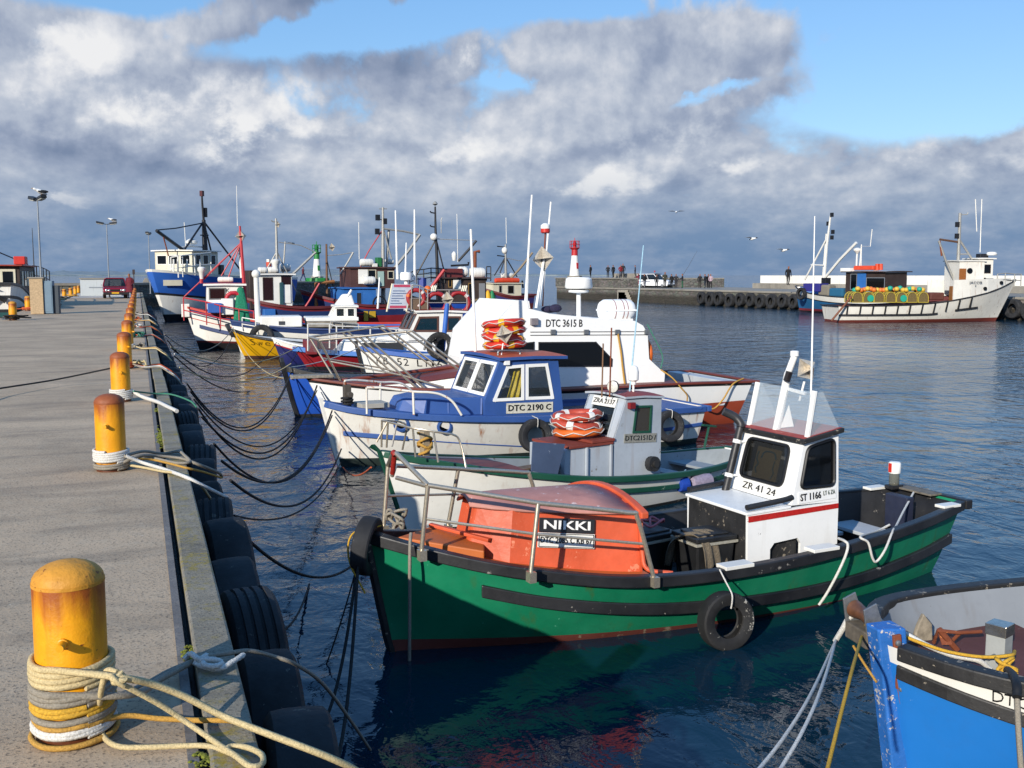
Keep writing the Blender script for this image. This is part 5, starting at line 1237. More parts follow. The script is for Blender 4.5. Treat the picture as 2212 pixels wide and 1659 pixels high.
 mb = MB(); mb.box(-.28, .02, -.26, .26, -R_ - .05, -R_ + .06); mb.box(.12, .3, -.26, .26, -R_ - .05, -R_ + .06); mb.build_each('cradle', WHTC, t)
 mb = MB(); mb.ball(B.loc(1188, 668, 'y', .0), .22, .12, .08, 10, 6); mb.ball(B.loc(1200, 666, 'y', .2), .14, .12, .09, 10, 6); o = mb.build('tarpaulin_bundle', plain('indigo_cloth', '231f3a', .9, 0, 20, .5), None, smooth=60); o.data.transform(B.M); tag(o, 'dark indigo bundle of cloth on the white cabin boat roof', 'bundle')
 # aft cockpit
 mb = MB(); mb.box(.1, .4, -1.25, 1.25, .5, .98); mb.box(.4, 1.6, .9, 1.3, .45, .8); mb.build_each('bench', GREYW, B.root, bevel=.01)
 h = MB(); r4 = random.Random(8); rope_geo(h, [Vector((1.35 + r4.uniform(-.2, .2), -.95 + r4.uniform(-.15, .15), 1.06 + r4.uniform(0, .18))) for _ in range(16)], .025, 6, 5); o = h.build('rope_heap', plain('rusty_chain', '4a3428', .8), None, smooth=60); o.data.transform(B.M); tag(o, 'dark brown heap of chain and rope on the stern rail of the white cabin boat', 'rope')
 a = B.loc(*c6(1310, 600), 'x', top[3][0] - .1)
 L_ = thing('lifebuoy', 'orange lifebuoy with yellow band hung on the after wall of the white cabin', 'lifebuoy', B.world((top[3][0] - .13, .72, top[3][1] - .45)), 0, None)
 mb = MB(); mb.torus((0, 0, 0), .28, .06, (1, 0, 0)); mb.build('ring', ORNG, L_, smooth=60); mb = MB(); mb.tube([Vector((0, .28 * cos(q), .28 * sin(q))) for q in (-1.8, -1.7, -1.57, -1.45, -1.35)], .062, 10); mb.build('band', YTAPE, L_, smooth=60)
 # ropes draped over the stern quarter
 P_ = lambda q, yv: B.world(B.loc(*c6(*q), 'y', yv))
 rope_thing('mooring_rope', 'tan rope draped over the white and red stern quarter of the cabin boat', [P_((1395, 770), 1.3), P_((1480, 830), 1.5), P_((1550, 910), 1.58), P_((1590, 960), 1.56), P_((1590, 1010), 1.52)], .016, 'tan')
 rope_thing('mooring_rope', 'tan looped rope hanging from the stern corner of the cabin boat', [P_((2010, 835), 1.4), P_((1930, 880), 1.5), P_((1860, 990), 1.5), P_((1790, 1060), 1.5), P_((1720, 1050), 1.5)], .018, 'tan')
 rope_thing('hose', 'thin green hose hanging down the after end of the white cabin', [P_((1292, 430), 1.12), P_((1330, 500), 1.18), P_((1405, 660), 1.22), P_((1395, 760), 1.22)], .014, 'green', cat='hose')
 rope_thing('rope_hank', 'dark knotted rope hanging on the white cabin side', [P_((1075, 500), 1.13), P_((1098, 640), 1.14), P_((1110, 750), 1.14), P_((1130, 900), 1.14)], .022, 'tan')
 return B
B5 = white_cabin_boat()
# ------------------------------------------------------------------ blue boat at the lower right
def near_blue_boat():
 B = Boat('fishing_boat', 'blue boat with black rails and peeling stem, its bow entering at the lower right', (4.53, 5.07), (10.0, 4.4))
 BLU = paint('bright_blue', '1f74c4', .4, .25, '9ab2cc', .10, scale=2.5, bump=.10, grime=.2)
 BLUC = paint('peeling_blue', '2668b4', .5, .4, 'c9c2b4', .75, scale=15, bump=.5)
 GIN = paint('grey_inside', '8a8e92', .6, .4, '6a665e', .2, .5, '6a5a44', scale=3)
 sheer = [(0, .92), (.4, .92), (.75, .945), (.9, .965), (1, 1.0)]; half = [(0, 1.0), (.3, 1.08), (.6, 1.08), (.75, 1.03), (.85, .93), (.915, .78), (.96, .52), (.985, .28), (1, .09)]
 B.hull(half, sheer, [('keel', 0, 0), ('wl', -.05, 0), ('mid', .55, 0), ('sh', lambda u: min(.30, .11 + 1.15 * (1 - u)), 0), ('sh', 0, 1)], [BLU, WHT], rake=.2, trake=.1, pm=.25, pb=.55, stem=.08, inmat=[GIN, DIRTYF], sole=.35, inner=.07, nu=44)
 B.gunwale(BLKW, .11, .095, out=.045, up=.02, u1=.9985)
 B.band(BLKW, lambda u: interp(sheer, u) - min(.30, .11 + 1.15 * (1 - u)) + .005, .03, .09, .2, .997, 'rub_rail', n=60)
 B.deck(paint('redbrown_sole', '5a2a20', .7, .5, '8a8078', .3, scale=4), 0, .72, .97, 'foredeck', 0, .10, z=.70); B.deck(DIRTYF, 0, .02, .75, 'cockpit_floor', 0, .1, z=.37)
 xs = B.L + .2
 mb = MB(); mb.add([(B.L - .10, -.075, -.3), (B.L - .10, .075, -.3), (B.L + .05, .06, -.3), (B.L + .05, -.06, -.3), (xs - .12, -.085, 1.10), (xs - .12, .085, 1.10), (xs + .07, .07, 1.10), (xs + .07, -.07, 1.10)], [(3, 2, 1, 0), (4, 5, 6, 7), (0, 1, 5, 4), (1, 2, 6, 5), (2, 3, 7, 6), (3, 0, 4, 7)]); mb.build('stem_post', BLUC, B.root, bevel=.012)
 mb = MB(); mb.bar((xs - .045, .096, 1.07), (xs - .085, .096, .72), .055, .02, (0, 1, 0)); mb.bar((xs - .085, .094, .72), (xs - .13, .088, .52), .04, .016, (0, 1, 0)); mb.build('iron_strap', RUST, B.root, bevel=.004)
 mb = MB()
 for z in (1.02, .86, .72): mb.lathe([(.02, 0), (.018, .012), (.01, .016)], (xs - .05 - (1.02 - z) * .12, .107, z), 10, (0, 1, 0))
 mb.build_each('bolt', GALV, B.root, smooth=40)
 # bow roller on the starboard side of the stem
 mb = MB(); mb.lathe([(.03, -.11), (.06, -.105), (.05, -.05), (.042, 0), (.05, .05), (.06, .105), (.03, .11)], (xs - .03, -.25, 1.09), 16, (0, 1, 0)); mb.build('bow_roller', plain('brown_wood', '6a4630', .45, 0, 12, .4), B.root, smooth=40)
 mb = MB()
 for yv in (-.38, -.135): mb.prism([(xs - .12, yv, .98), (xs + .02, yv, .98), (xs + .05, yv, 1.16), (xs - .04, yv, 1.20)], (0, .014, 0))
 mb.build_each('roller_cheek', GALV, B.root, bevel=.003)
 mb = MB(); mb.box(xs - .2, xs + .03, -.37, -.11, .90, 1.01); mb.build('roller_block', plain('grey_oak', '5e564a', .85, 0, 14, .4), B.root, bevel=.01)
 # samson post with steel cap
 c4 = lambda a, b: (1600 + a * .2766, 1216 + b * .2766)
 px_ = B.loc(*c4(2010, 780), 'z', .78); sp = Vector((px_.x, px_.y, .70))
 h = B.loc(*c4(2010, 460), 'x', px_.x).z - .70
 mb = MB(); mb.box(-.062, .062, -.062, .062, 0, h - .05); o = mb.build('samson_post', paint('grey_post', '9a9c98', .6, .4, '5a4a3a', .35, .6, '6a4a34', scale=9), B.root, bevel=.006, loc=sp); o.rotation_euler = (0, 0, .5)
 mb = MB(); mb.box(-.068, .068, -.068, .068, h - .075, h); mb.build('steel_cap', plain('polished_cap', 'b9b2a6', .25, .9, 20, .3), o, bevel=.004)
 mb = MB(); mb.pole((-.16, 0, h * .42), (.16, 0, h * .42), .011); mb.build('cross_pin', GALV, o, smooth=40)
 mb = MB(); k = B.loc(*c4(1400, 600), 'z', .72); mb.prism([k + Vector(p) for p in ((.08, 0, 0), (-.08, 0, 0), (-.07, 0, .12), (0, 0, .20), (.04, 0, .12))], (0, .035, 0)); mb.build('wood_cleat', plain('pale_cleat', '8d8270', .8, 0, 20, .4), B.root, bevel=.008)
 A = thing('anchor', 'rusty iron anchor lying in the bow of the near blue boat', 'anchor', B.world((B.loc(*c4(1600, 680), 'z', .72))), B.root.rotation_euler[2])
 mb = MB(); W_ = lambda q, z: B.loc(*c4(*q), 'z', z) - B.loc(*c4(1600, 680), 'z', .72)
 mb.tube([W_((1690, 680), .73), W_((1550, 520), .88)], .022, 8); mb.tube([W_((1510, 620), .76), W_((1540, 525), .88), W_((1700, 545), .86), W_((1880, 535), .86)], .013, 8); mb.tube([W_((1640, 620), .77), W_((1720, 540), .86)], .013, 8)
 mb.prism([W_((1545, 560), .83), W_((1600, 545), .85), W_((1650, 640), .78), W_((1570, 640), .77)], (0, 0, .012)); mb.build('anchor_body', RUST, A, smooth=40)
 # lettering on the white band
 q = [B.loc(*c4(*p), 'y', .80) for p in ((2010, 1085), (2140, 1130))]
 u = .872; a = B.pt(.885, .80, 1); b = B.pt(.80, .785, 1); xd = (b - a).normalized(); n_ = Vector((-xd.y, xd.x, 0)); n_ = n_ if n_.y > 0 else -n_
 for i, ch in enumerate('DTC'):
  uu = B.u_at(2160 + 27 * i, 1, .75, .97); p0 = B.pt(uu, 0, 1); zz = interp(sheer, uu) - (.075 + min(.30, .11 + 1.15 * (1 - uu))) / 2; p0 = B.pt(uu, zz, 1); p1 = B.pt(uu - .012, zz, 1); xd = (p1 - p0).normalized(); n_ = Vector((-xd.y, xd.x, 0)); n_ = n_ if n_.y > 0 else -n_
  up_ = (B.pt(uu, zz + .05, 1) - B.pt(uu, zz - .05, 1))
  lettering(B.root, ch, TEXTK, p0 + n_ * .006, xd, up_, .115, .06, -.01)
 return B
B1 = near_blue_boat()
# ------------------------------------------------------------------ the boats half hidden behind them
def small_hull(name, label, bow, st, sheer, half, rows, mats, gun, rake=.4, pm=.24, pb=.8, inm=None, deckm=None, gw=.09, gh=.10, cat='boat', **k):
 B = Boat(name, label, bow, st, cat); B.hull(half, sheer, rows, mats, rake=rake, trake=.15, pm=pm, pb=pb, inmat=inm or [GREYW, DIRTYF], sole=.2, **k)
 if gun: B.gunwale(gun, gw, gh, out=.03)
 if deckm: B.deck(deckm, .03, .6, .985, 'foredeck', .05, .05)
 return B
HALF = [(0, .85), (.15, 1.05), (.35, 1.2), (.55, 1.2), (.72, 1.02), (.86, .66), (.94, .34), (1, .06)]
KB = paint('kb_blue', '2f5ca8', .45, .35, '8a94a6', .15, scale=4)
def hidden_boats():
 DB = paint('deep_blue', '1d4fae', .38, .25, '8a9ab8', .06, scale=3)
 B6 = small_hull('fishing_boat', 'bright blue boat with black stem and gunwale, mostly hidden behind the white cabin boat', (3.4, 24.06), (10.4, 24.8), [(0, .70), (.5, .75), (.8, .92), (.93, 1.05), (1, 1.20)], HALF, [('keel', 0, 1), ('wl', .06, 1), ('mid', .6, 0), ('sh', 0, 0)], [DB, BLK], BLKW, rake=.30, deckm=BLKW, gh=.13)
 mb = MB(); mb.sweep([B6.pt(1, z, 1) for z in (-.2, .4, .9, 1.3)] + [Vector((B6.L + .34, .03, 1.38))], [(-.07, -.02), (-.07, .07), (.07, .07), (.07, -.02)], up=(1, 0, 0))
 for i, v in enumerate(mb.v): mb.v[i] = (v[0], v[1] - .04, v[2])
 mb.build('stem_post', BLK, B6.root, bevel=.01)
 b = thing('rope_drum', 'x', 'x') if False else None
 # KB 52
 sh7 = [(0, .66), (.4, .68), (.7, .78), (.9, .96), (1, 1.08)]
 B7 = small_hull('fishing_boat', 'white boat with blue rails lettered KB 52, seen between the steel rails', (6.6, 31.6), (14.2, 31.0), sh7, HALF, [('keel', 0, 1), ('wl', .20, 1), ('mid', .65, 0), ('sh', 0, 0)], [WHT, KB], KB, rake=.25, gh=.13, gw=.1)
 mb = MB(); mb.sweep([B7.pt(1, z, 1) for z in (-.2, .3, .6, 1.0)] + [Vector((B7.L + .27, .03, 1.26))], [(-.08, -.02), (-.08, .08), (.08, .08), (.08, -.02)], up=(1, 0, 0)); mb.build('stem_post', BLKW, B7.root, bevel=.01)
 c5 = lambda a, b: (640 + a * .2893, 640 + b * .2893)
 def onhull(B, px, py, du=.0):
  u = B.u_at(px, 1, .3, .99); z = .8
  for _ in range(6):
   p = B.pt(u, z, 1); q = B.loc(px, py, 'y', p.y); z = q.z; u = max(.2, min(.99, u + (q.x - p.x) / B.L))
  return u, z
 def hull_text(B, px, py, txt, size, w, mat, bold=0., group=6):
  u, z = onhull(B, px, py); n = len(txt); cw = w / n
  for i, ch in enumerate(txt):
   if ch == ' ': continue
   ui = u + (n / 2 - i - .5) * cw / B.L; zi = z + .06 * (ui - u) * B.L; a, b = B.pt(ui + cw * .4 / B.L, zi, 1), B.pt(ui - cw * .4 / B.L, zi, 1); up = B.pt(ui, zi + .1, 1) - B.pt(ui, zi - .1, 1); xd = b - a; n_ = xd.cross(up).normalized(); n_ = n_ if n_.y > 0 else -n_
   lettering(B.root, ch, mat, (a + b) / 2 + n_ * .012, xd, up, size, cw * (.3 if ch in '1lI' else .78), bold)
 hull_text(B7, *c5(845, 495), 'KB 52 LT16', .36, 1.9, TEXTK, -.01)
 # blue post with reflector on its deck
 def vert(B, name, px0, py0, px1, py1, y_, r, mat, n=10, r1=None):
  a, b = B.loc(px0, py0, 'y', y_), B.loc(px1, py1, 'y', y_); mb = MB(); mb.pole(a, b, r, r1, n); return mb.build(name, mat, B.root, smooth=40), a, b
 _, a, b = vert(B7, 'mast', 955, 772, 966, 655, .2, .075, paint('mast_blue', '2a62b4', .5, .3, '8a94a6', .15, scale=6))
 radar_reflector(B7.root, B7.loc(967, 647, 'y', .2), .26, (.1, .05, .6), light='b8b4ac')
 a = B7.loc(950, 735, 'y', .6); mb = MB(); mb.lathe([(.09, -.16), (.09, .16)], a, 12, (0, 1, 0)); mb.lathe([(.2, -.18), (.2, -.14)], a, 14, (0, 1, 0)); mb.tube(cr([a + Vector((.0, 0, .1)), a + Vector((.35, 0, .05)), a + Vector((.5, 0, -.3))], 4), .04, 6); mb.box(a.x - .12, a.x + .12, a.y - .12, a.y + .12, a.z - .55, a.z - .08); mb.build('line_hauler', BLK, B7.root, smooth=35)
 u, z = onhull(B7, 948, 785); p = B7.pt(u, 1.0, 1); bow_fender_tyre('worn black tyre hung on the side of the KB 52 boat', B7.world((p.x, p.y + .22, 1.15)), B7.M.to_3x3() @ Vector((.15, 1, .05)), .42, RUBW)
 # red hull with three-window wheelhouse
 RD = paint('crimson_hull', '8c1420', .4, .3, '5a1018', .12, scale=3); LB = paint('light_blue_rail', '3d72b8', .5, .35, 'd8d4c8', .25, scale=4); BRF = paint('brown_frame', '5a3a2e', .5, .3, None, 0, scale=8)
 sh8 = [(0, .55), (.4, .56), (.7, .60), (.88, .68), (1, .80)]; half8 = [(0, 1.3), (.2, 1.5), (.5, 1.55), (.7, 1.3), (.85, .85), (.94, .42), (1, .06)]
 B8 = small_hull('cabin_boat', 'crimson hulled boat with light blue gunwale and three-window wheelhouse under a notice board', (5.5, 36.2), (15.5, 35.8), sh8, half8, [('keel', 0, 1), ('wl', .1, 1), ('mid', .6, 0), ('sh', 0, 0)], [RD, BLK], LB, rake=.5, gh=.16, gw=.12)
 B8.deck(LB, .02, .1, .985, 'main_deck', .05, .08)
 d8 = lambda px, py, y_=.95: (lambda q: (q.x, q.z))(B8.loc(px, py, 'y', y_))
 e9 = lambda a, b: (704 + a * .3014 / 1.5624 * 1.0, 416 + b * .3014 / 1.5624) # crop 1100,650 scale
 # coach roof
 c1 = d8(712, 742); c2 = d8(820, 712); c3_ = d8(1000, 712)
 mb = MB(); x0, x1 = c3_[0] - .3, c1[0]
 mb.hexa([(x0, 1.0, .5), (x0, -1.0, .5), (x1, -.7, .55), (x1, .7, .55)], [(x0, .95, c2[1] - .02), (x0, -.95, c2[1] - .02), (x1 - .5, -.6, c2[1] - .38), (x1 - .5, .6, c2[1] - .38)]); mb.build('coach_roof', WHT, B8.root, bevel=.05)
 g9 = lambda a, b: (704 + a * .19291, 416 + b * .19291)
 wf_t, wf_b = d8(*g9(1030, 1350)), d8(*g9(930, 1560)); wr_t = d8(*g9(1530, 1350)); wr_b = (wr_t[0], wf_b[1])
 prof = [(wr_b[0], wf_b[1] - .3), wr_t, wf_t, wf_b, (wf_b[0] + .02, wf_b[1] - .3)]
 sw = [d8(*g9(*q)) for q in ((1050, 1400), (1255, 1395), (1255, 1550), (985, 1550))]; sw2 = [d8(*g9(*q)) for q in ((1360, 1395), (1500, 1395), (1500, 1550), (1360, 1550))]
 TG = glass('teal_pane', '16303c', .25, .06)
 cabin(B8, prof, .95, WHT, [(sw, BRF, TG, .07), (sw2, BRF, TG, .07)], {0: [], 2: [([(a, .10), (a + .54, .10), (a + .54, .9), (a, .9)], BRF, TG, .08) for a in (-.92, -.27, .38)], 3: []}, roof=((wr_t[0] - .3, wr_t[1]), (wf_t[0] + .10, wf_t[1] + .02)), roofmat=[paint('maroon_roof', '7c2420', .6, .3, None, 0, scale=5), WHT], over=.1, rth=.07, camber=.06)
 a, b = B8.loc(*g9(1270, 1605), 'y', .96), B8.loc(*g9(1500, 1605), 'y', .96); plate(B8, (a + b) / 2, (a - b).length, .24, b - a, (0, 1, 0), PLATE, 'KB 84', .7, .92)
 for px in (1200, 1400):
  a = B8.loc(576 + px * .1929, 608 + 730 * .1929, 'y', .98); mb = MB(); mb.box(a.x - .42, a.x + .42, a.y - .02, a.y + .02, a.z - .14, a.z + .14); mb.build('vent_grille', plain('dark_grille', '2c2e30', .7, 0, 60, .6), B8.root, bevel=.03)
 # chain-link rail on the bow and white stanchions
 mb = MB(); tops = []
 for px, py0, py1 in ((665, 758, 700), (712, 752, 700), (727, 752, 705), (800, 745, 706), (856, 745, 712), (915, 745, 714)):
  a, b = B8.loc(px, py0, 'y', .9), B8.loc(px, py1, 'y', .9); mb.pole(a, b, .028, n=6); tops.append(b)
 mb.tube(tops, .022, 6); mb.tube([t_ + Vector((0, 0, -.4)) for t_ in tops], .018, 6); mb.build('guard_rail', plain('white_tube', 'cfcdc6', .5), B8.root, smooth=40)
 mb = MB(); a, b = tops[0], tops[2]
 for k in range(26):
  t_ = k / 25; p0 = a.lerp(b, t_); p1 = a.lerp(b, min(1, max(0, t_ + .22))); p2 = a.lerp(b, min(1, max(0, t_ - .22)))
  for q in (p1, p2): mb.bar(Vector((p0.x, p0.y, p0.z - .45)), Vector((q.x, q.y, q.z - .95)), .008, .008)
 mb.build('chain_link', GALV, B8.root)
 mb = MB(); a = B8.loc(696, 742, 'y', .2); mb.box(a.x - 1.0, a.x + .6, -.5, .5, .55, a.z + .12); mb.build('red_hatch', plain('red_hatch', '7a1c24', .6), B8.root, bevel=.02)
 # notice board, lifebuoys and rails on the roof
 q = [B8.loc(*g9(*p), 'y', .6) for p in ((690, 1300), (910, 1300), (975, 1030), (745, 1020))]
 mb = MB(); mb.prism(q, (0, -.03, 0)); nb = mb.build('notice_board', plain('pale_board', 'b4bcc8', .55, 0, 8, .12), B8.root)
 c_ = sum(q, Vector()) / 4 + Vector((0, .004, 0)); xd = q[1] - q[0]; ud = q[3] - q[0]; tb = plain('red_notice_ink', 'b0405a', .6); ti = plain('blue_notice_ink', '55688c', .6)
 lettering(nb, 'HARBOUR CRUISES', tb, c_ + ud * .42, xd, ud, .2, xd.length * .86, .02) if False else None
 for k in range(6):
  mb = MB(); s_ = c_ + ud * (.22 - .10 * k); w_ = (.62, .72, .55, .66, .42, .58)[k]; a, b = s_ - xd * .42, s_ - xd * .42 + xd * w_; N_ = 9
  mb.bar(a, b, .03, .004, (0, 1, 0))
  mb.build('notice_text', ti, nb)
 for t_ in (.42, -.42):
  mb = MB(); s_ = c_ + ud * t_; N_ = 8
  mb.bar(s_ - xd * .42, s_ + xd * .42, .09, .004, (0, 1, 0))
  mb.build('notice_heading', tb, nb)
 for k, (px, py) in enumerate(((750, 1330), (955, 1330))): 
  mb = MB(); a = q[k] + Vector((0, -.03, 0)); mb.pole(a + (q[3 - k] - q[k]) * -.12, q[3 - k] + Vector((0, -.03, 0)), .035, n=6); mb.build('board_leg', plain('cream_post', 'd0c8a8', .5), nb)
 for k, (px, py, R_, lab) in enumerate(((1240, 1235, .42, 'red lifebuoy standing upright left of the reflector on the maroon roof'), (1490, 1230, .44, 'red and orange lifebuoy standing upright at the after end of the maroon roof'), (1010, 1180, .36, 'red lifebuoy half hidden beside the notice board'))):
  c_ = B8.loc(*g9(px, py), 'y', .7); t = thing('lifebuoy', lab, 'lifebuoy', B8.world(c_), B8.root.rotation_euler[2], 'lifebuoys on the maroon roof')
  mb = MB(); mb.torus((0, 0, 0), R_ - .08, .08, (.15, 1, 0)); mb.build('ring', plain('dark_red_buoy', '9a2026', .5), t, smooth=60)
  for a_ in (0.3, 2.4, 4.4):
   mb = MB(); mb.tube([Vector((cos(a_ + d) * (R_ - .08), -.15 * cos(a_ + d) * (R_ - .08), sin(a_ + d) * (R_ - .08))) for d in (-.16, 0, .16)], .083, 10); mb.build('band', ORNG if a_ < 1 else plain('buoy_white', 'd8d4cc', .5), t, smooth=60)
 mb = MB(); tp = []
 for px in (960, 1050, 1140, 1380, 1580):
  a, b = B8.loc(*g9(px, 1330), 'y', .8), B8.loc(*g9(px, 1090 if px > 1100 else 1040), 'y', .8); mb.pole(a, b, .022, n=6); tp.append(b)
 mb.tube(tp, .022, 6); mb.tube([t_ - Vector((0, 0, .45)) for t_ in tp], .018, 6); mb.build('roof_rail', plain('grey_tube', '8f8a86', .5), B8.root, smooth=40)
 mb = MB(); a, b = B8.loc(*g9(940, 1290), 'y', .75), B8.loc(*g9(1145, 1240), 'y', .75); mb.box(b.x, a.x, .70, .78, b.z - .22, b.z + .18); mb.build('roof_box', plain('brown_box', '6a5644', .7), B8.root, bevel=.02)
 for px0, py0, px1, py1, r in ((800, 970, 779, 200, .045), (995, 1010, 992, 190, .05), (890, 900, 900, 560, .035), (580, 1300, 600, 950, .04)):
  vert(B8, 'whip_aerial', *g9(px0, py0), *g9(px1, py1), .2, r, WHTC, 6, r * .6)
 a = B8.loc(*g9(898, 935), 'y', .3); mb = MB(); mb.lathe([(.19, -.15), (.21, -.13), (.21, .08), (.19, .13), (.02, .14)], a, 20); mb.pole(a - Vector((0, 0, .9)), a - Vector((0, 0, .15)), .07); mb.build('radar_dome', WHTC, B8.root, smooth=35)
 mb = MB(); a, b, c_ = B8.loc(*g9(1050, 1225), 'y', .5), B8.loc(*g9(1180, 1060), 'y', .5), B8.loc(*g9(1325, 865), 'y', .5); mb.pole(a, b, .05, n=6, mi=0); mb.pole(b, c_, .06, n=6, mi=1); mb.ball(B8.loc(*g9(1140, 1085), 'y', .5), .14, mi=2, n=10); mb.build('boat_hook', [WHTC, plain('red_sleeve', 'b01c24', .5), ORNG], B8.root, smooth=40)
 mb = MB()
 for px in (1190, 1210, 1230, 1530, 1550, 1570): mb.pole(B8.loc(*g9(px - 10, 1105), 'y', .8), B8.loc(*g9(px + 8, 1042), 'y', .8), .03, n=6)
 mb.build_each('rod_holder', plain('cream_tube', 'd8d4c0', .5), B8.root, smooth=40)
 # navy boat with white and red band
 NV = paint('navy_hull', '161c58', .4, .3, '5a6088', .1, scale=3); OR2 = paint('orange_inside', 'b5431c', .6, .4, None, 0, scale=5)
 sh9 = [(0, .42), (.6, .45), (.8, .58), (.93, .78), (1, .98)]
 B9 = small_hull('fishing_boat', 'navy hulled boat with white and red band and orange inside, beside the yellow boat', (4.95, 38.8), (13, 38.4), sh9, HALF, [('keel', 0, 0), ('wl', .05, 0), ('mid', .5, 0), ('sh', .27, 0), ('sh', .22, 2), ('sh', .0, 1)], [NV, WHT, plain('red_line', 'b02020', .5)], WHT, rake=.35, inm=[OR2, DIRTYF], gh=.06)
 # yellow boat
 YE = paint('yellow_hull', 'dba50c', .4, .25, '9a7a30', .12, .3, '8a5a20', scale=3)
 shy = [(0, .55), (.5, .6), (.8, .80), (.93, .98), (1, 1.18)]
 B10 = small_hull('fishing_boat', 'bright yellow boat with black stem head, hand painted name on its bow', (3.9, 42.0), (10.2, 41.8), shy, [(0, .9), (.4, 1.25), (.7, 1.2), (.86, .9), (.95, .5), (1, .12)], [('keel', 0, 1), ('wl', .1, 1), ('mid', .6, 0), ('sh', 0, 0)], [YE, paint('dark_boot', '4a2a1e', .6, .5, '7a6a5a', .3, scale=5)], BLKW, rake=.55, gh=.09)
 mb = MB(); q = B10.pt(1, .85, 1); mb.sweep([q, B10.pt(1, 1.18, 1), Vector((B10.L + .62, .05, 1.36))], [(-.16, -.05), (-.16, .12), (.08, .12), (.08, -.05)], up=(1, 0, 0)); mb.build('stem_head', BLK, B10.root, bevel=.01)
 p_, zz = onhull(B10, 568, 740); hull_text(B10, 570, 741, 'Swel', .42, 1.0, TEXTK, -.02)
 return B6, B7, B8, B9, B10
B6, B7, B8, B9, B10 = hidden_boats()
# ------------------------------------------------------------------ trawlers and smaller boats further off
CREAM = paint('cream_paint', 'cfc8b0', .5, .3, '8a6a40', .2, .4, scale=3); MAROON = paint('maroon_paint', '5e1c1c', .5, .4, None, 0, scale=3)
DKBR = paint('dark_brown_wood', '2e1e16', .6, .5, '6a4a34', .3, scale=4); CANW = paint('canister_white', 'dcdad2', .4, .15, None, 0, scale=5)
SKYB = paint('deckhouse_blue', '2866ac', .5, .35, '7a94ac', .15, scale=3); GREYM = plain('grey_mast', '9a9994', .5, .2, 20, .3); BLKM = plain('black_mast', '16161a', .5)
REDM = paint('red_mast', 'b0202c', .45, .3, None, 0, scale=8); ORR = paint('orange_raft', 'c8401c', .5, .3, None, 0, scale=6); TEALN = plain('teal_net', '127858', .85, 0, 20, .5, .6)
BROWNW = glass('brown_pane', '2a1210', .1, .1)
FARG = 'trawlers moored beyond the small boats'
def stick(B, name, pts, r, mat, y=0., r1=None, n=6):
 """spar or pole traced through points seen on the plane y"""
 P_ = [B.loc(p[0], p[1], 'y', p[2] if len(p) > 2 else y) for p in pts]
 mb = MB(); mb.tube(P_, r if r1 is None else [r + (r1 - r) * i / (len(P_) - 1) for i in range(len(P_))], n); return mb.build(name, mat, B.root, smooth=50)
def boxpx(B, name, px0, py0, px1, py1, y0, y1, mat, bevel=.03):
 a, b = B.loc(px0, py0, 'y', y0), B.loc(px1, py1, 'y', y0); mb = MB()
 mb.box(min(a.x, b.x), max(a.x, b.x), min(y0, y1), max(y0, y1), min(a.z, b.z), max(a.z, b.z)); return mb.build(name, mat, B.root, bevel=bevel)
def canister(B, px0, px1, py, ry, y=0., mat=None, name='liferaft_canister'):
 a, b = B.loc(px0, py, 'y', y), B.loc(px1, py, 'y', y); c = (a + b) / 2; h = abs(a.x - b.x) / 2; r = abs(B.loc(px0, py + ry, 'y', y).z - a.z)
 mb = MB(); mb.lathe([(.05, -h), (r * .85, -h * .93), (r, -h * .7), (r, h * .7), (r * .85, h * .93), (.05, h)], c, 18, (1, 0, 0))
 for k in (-.4, .4): mb.lathe([(r * 1.03, k * h - .03), (r * 1.03, k * h + .03)], c, 18, (1, 0, 0))
 return mb.build(name, mat or CANW, B.root, smooth=45)
def rail_px(B, name, tops, drop, r, mat, y=0., mids=(.5,)):
 T = [B.loc(p[0], p[1], 'y', p[2] if len(p) > 2 else y) for p in tops]; mb = MB()
 for t in T: mb.pole(t, t - Vector((0, 0, drop)), r, n=6)
 mb.tube(T, r, 6)
 for k in mids: mb.tube([t - Vector((0, 0, drop * k)) for t in T], r * .9, 6)
 return mb.build(name, mat, B.root, smooth=50)
def house(B, name, px0, px1, py0, py1, y, mat, wins=(), roofmat=None, gl=DKGLASS, frame=None, front=True, over=.12, rake=0., roof=True):
 """deckhouse seen broadside between two screen edges on the near side plane"""
 s_ = 1 if y > 0 else -1; a, b = B.loc(px0, py1, 'y', y), B.loc(px1, py0, 'y', y); x0, x1 = min(a.x, b.x), max(a.x, b.x); z0, z1 = min(a.z, b.z), max(a.z, b.z)
 prof = [(x0, z0), (x0, z1), (x1 - rake, z1), (x1, z0)]
 side = []
 for w in wins:
  p, q = B.loc(w[0], w[1], 'y', y), B.loc(w[2], w[3], 'y', y); side.append(([(min(p.x, q.x), min(p.z, q.z)), (max(p.x, q.x), min(p.z, q.z)), (max(p.x, q.x), max(p.z, q.z)), (min(p.x, q.x), max(p.z, q.z))], frame or mat, gl, .05))
 ends = {0: [], 2: [([(a_, .12), (a_ + .42, .12), (a_ + .42, .52), (a_, .52)], frame or mat, gl, .05) for a_ in (-.9, -.21, .48)] if front else []}
 cabin(B, prof, abs(y), mat, side, ends, name=name, roof=((x0 - over, z1), (x1 - rake + over, z1)) if roof else None, roofmat=[roofmat or mat, mat], over=over, rth=.08)
 return x0, x1, z0, z1
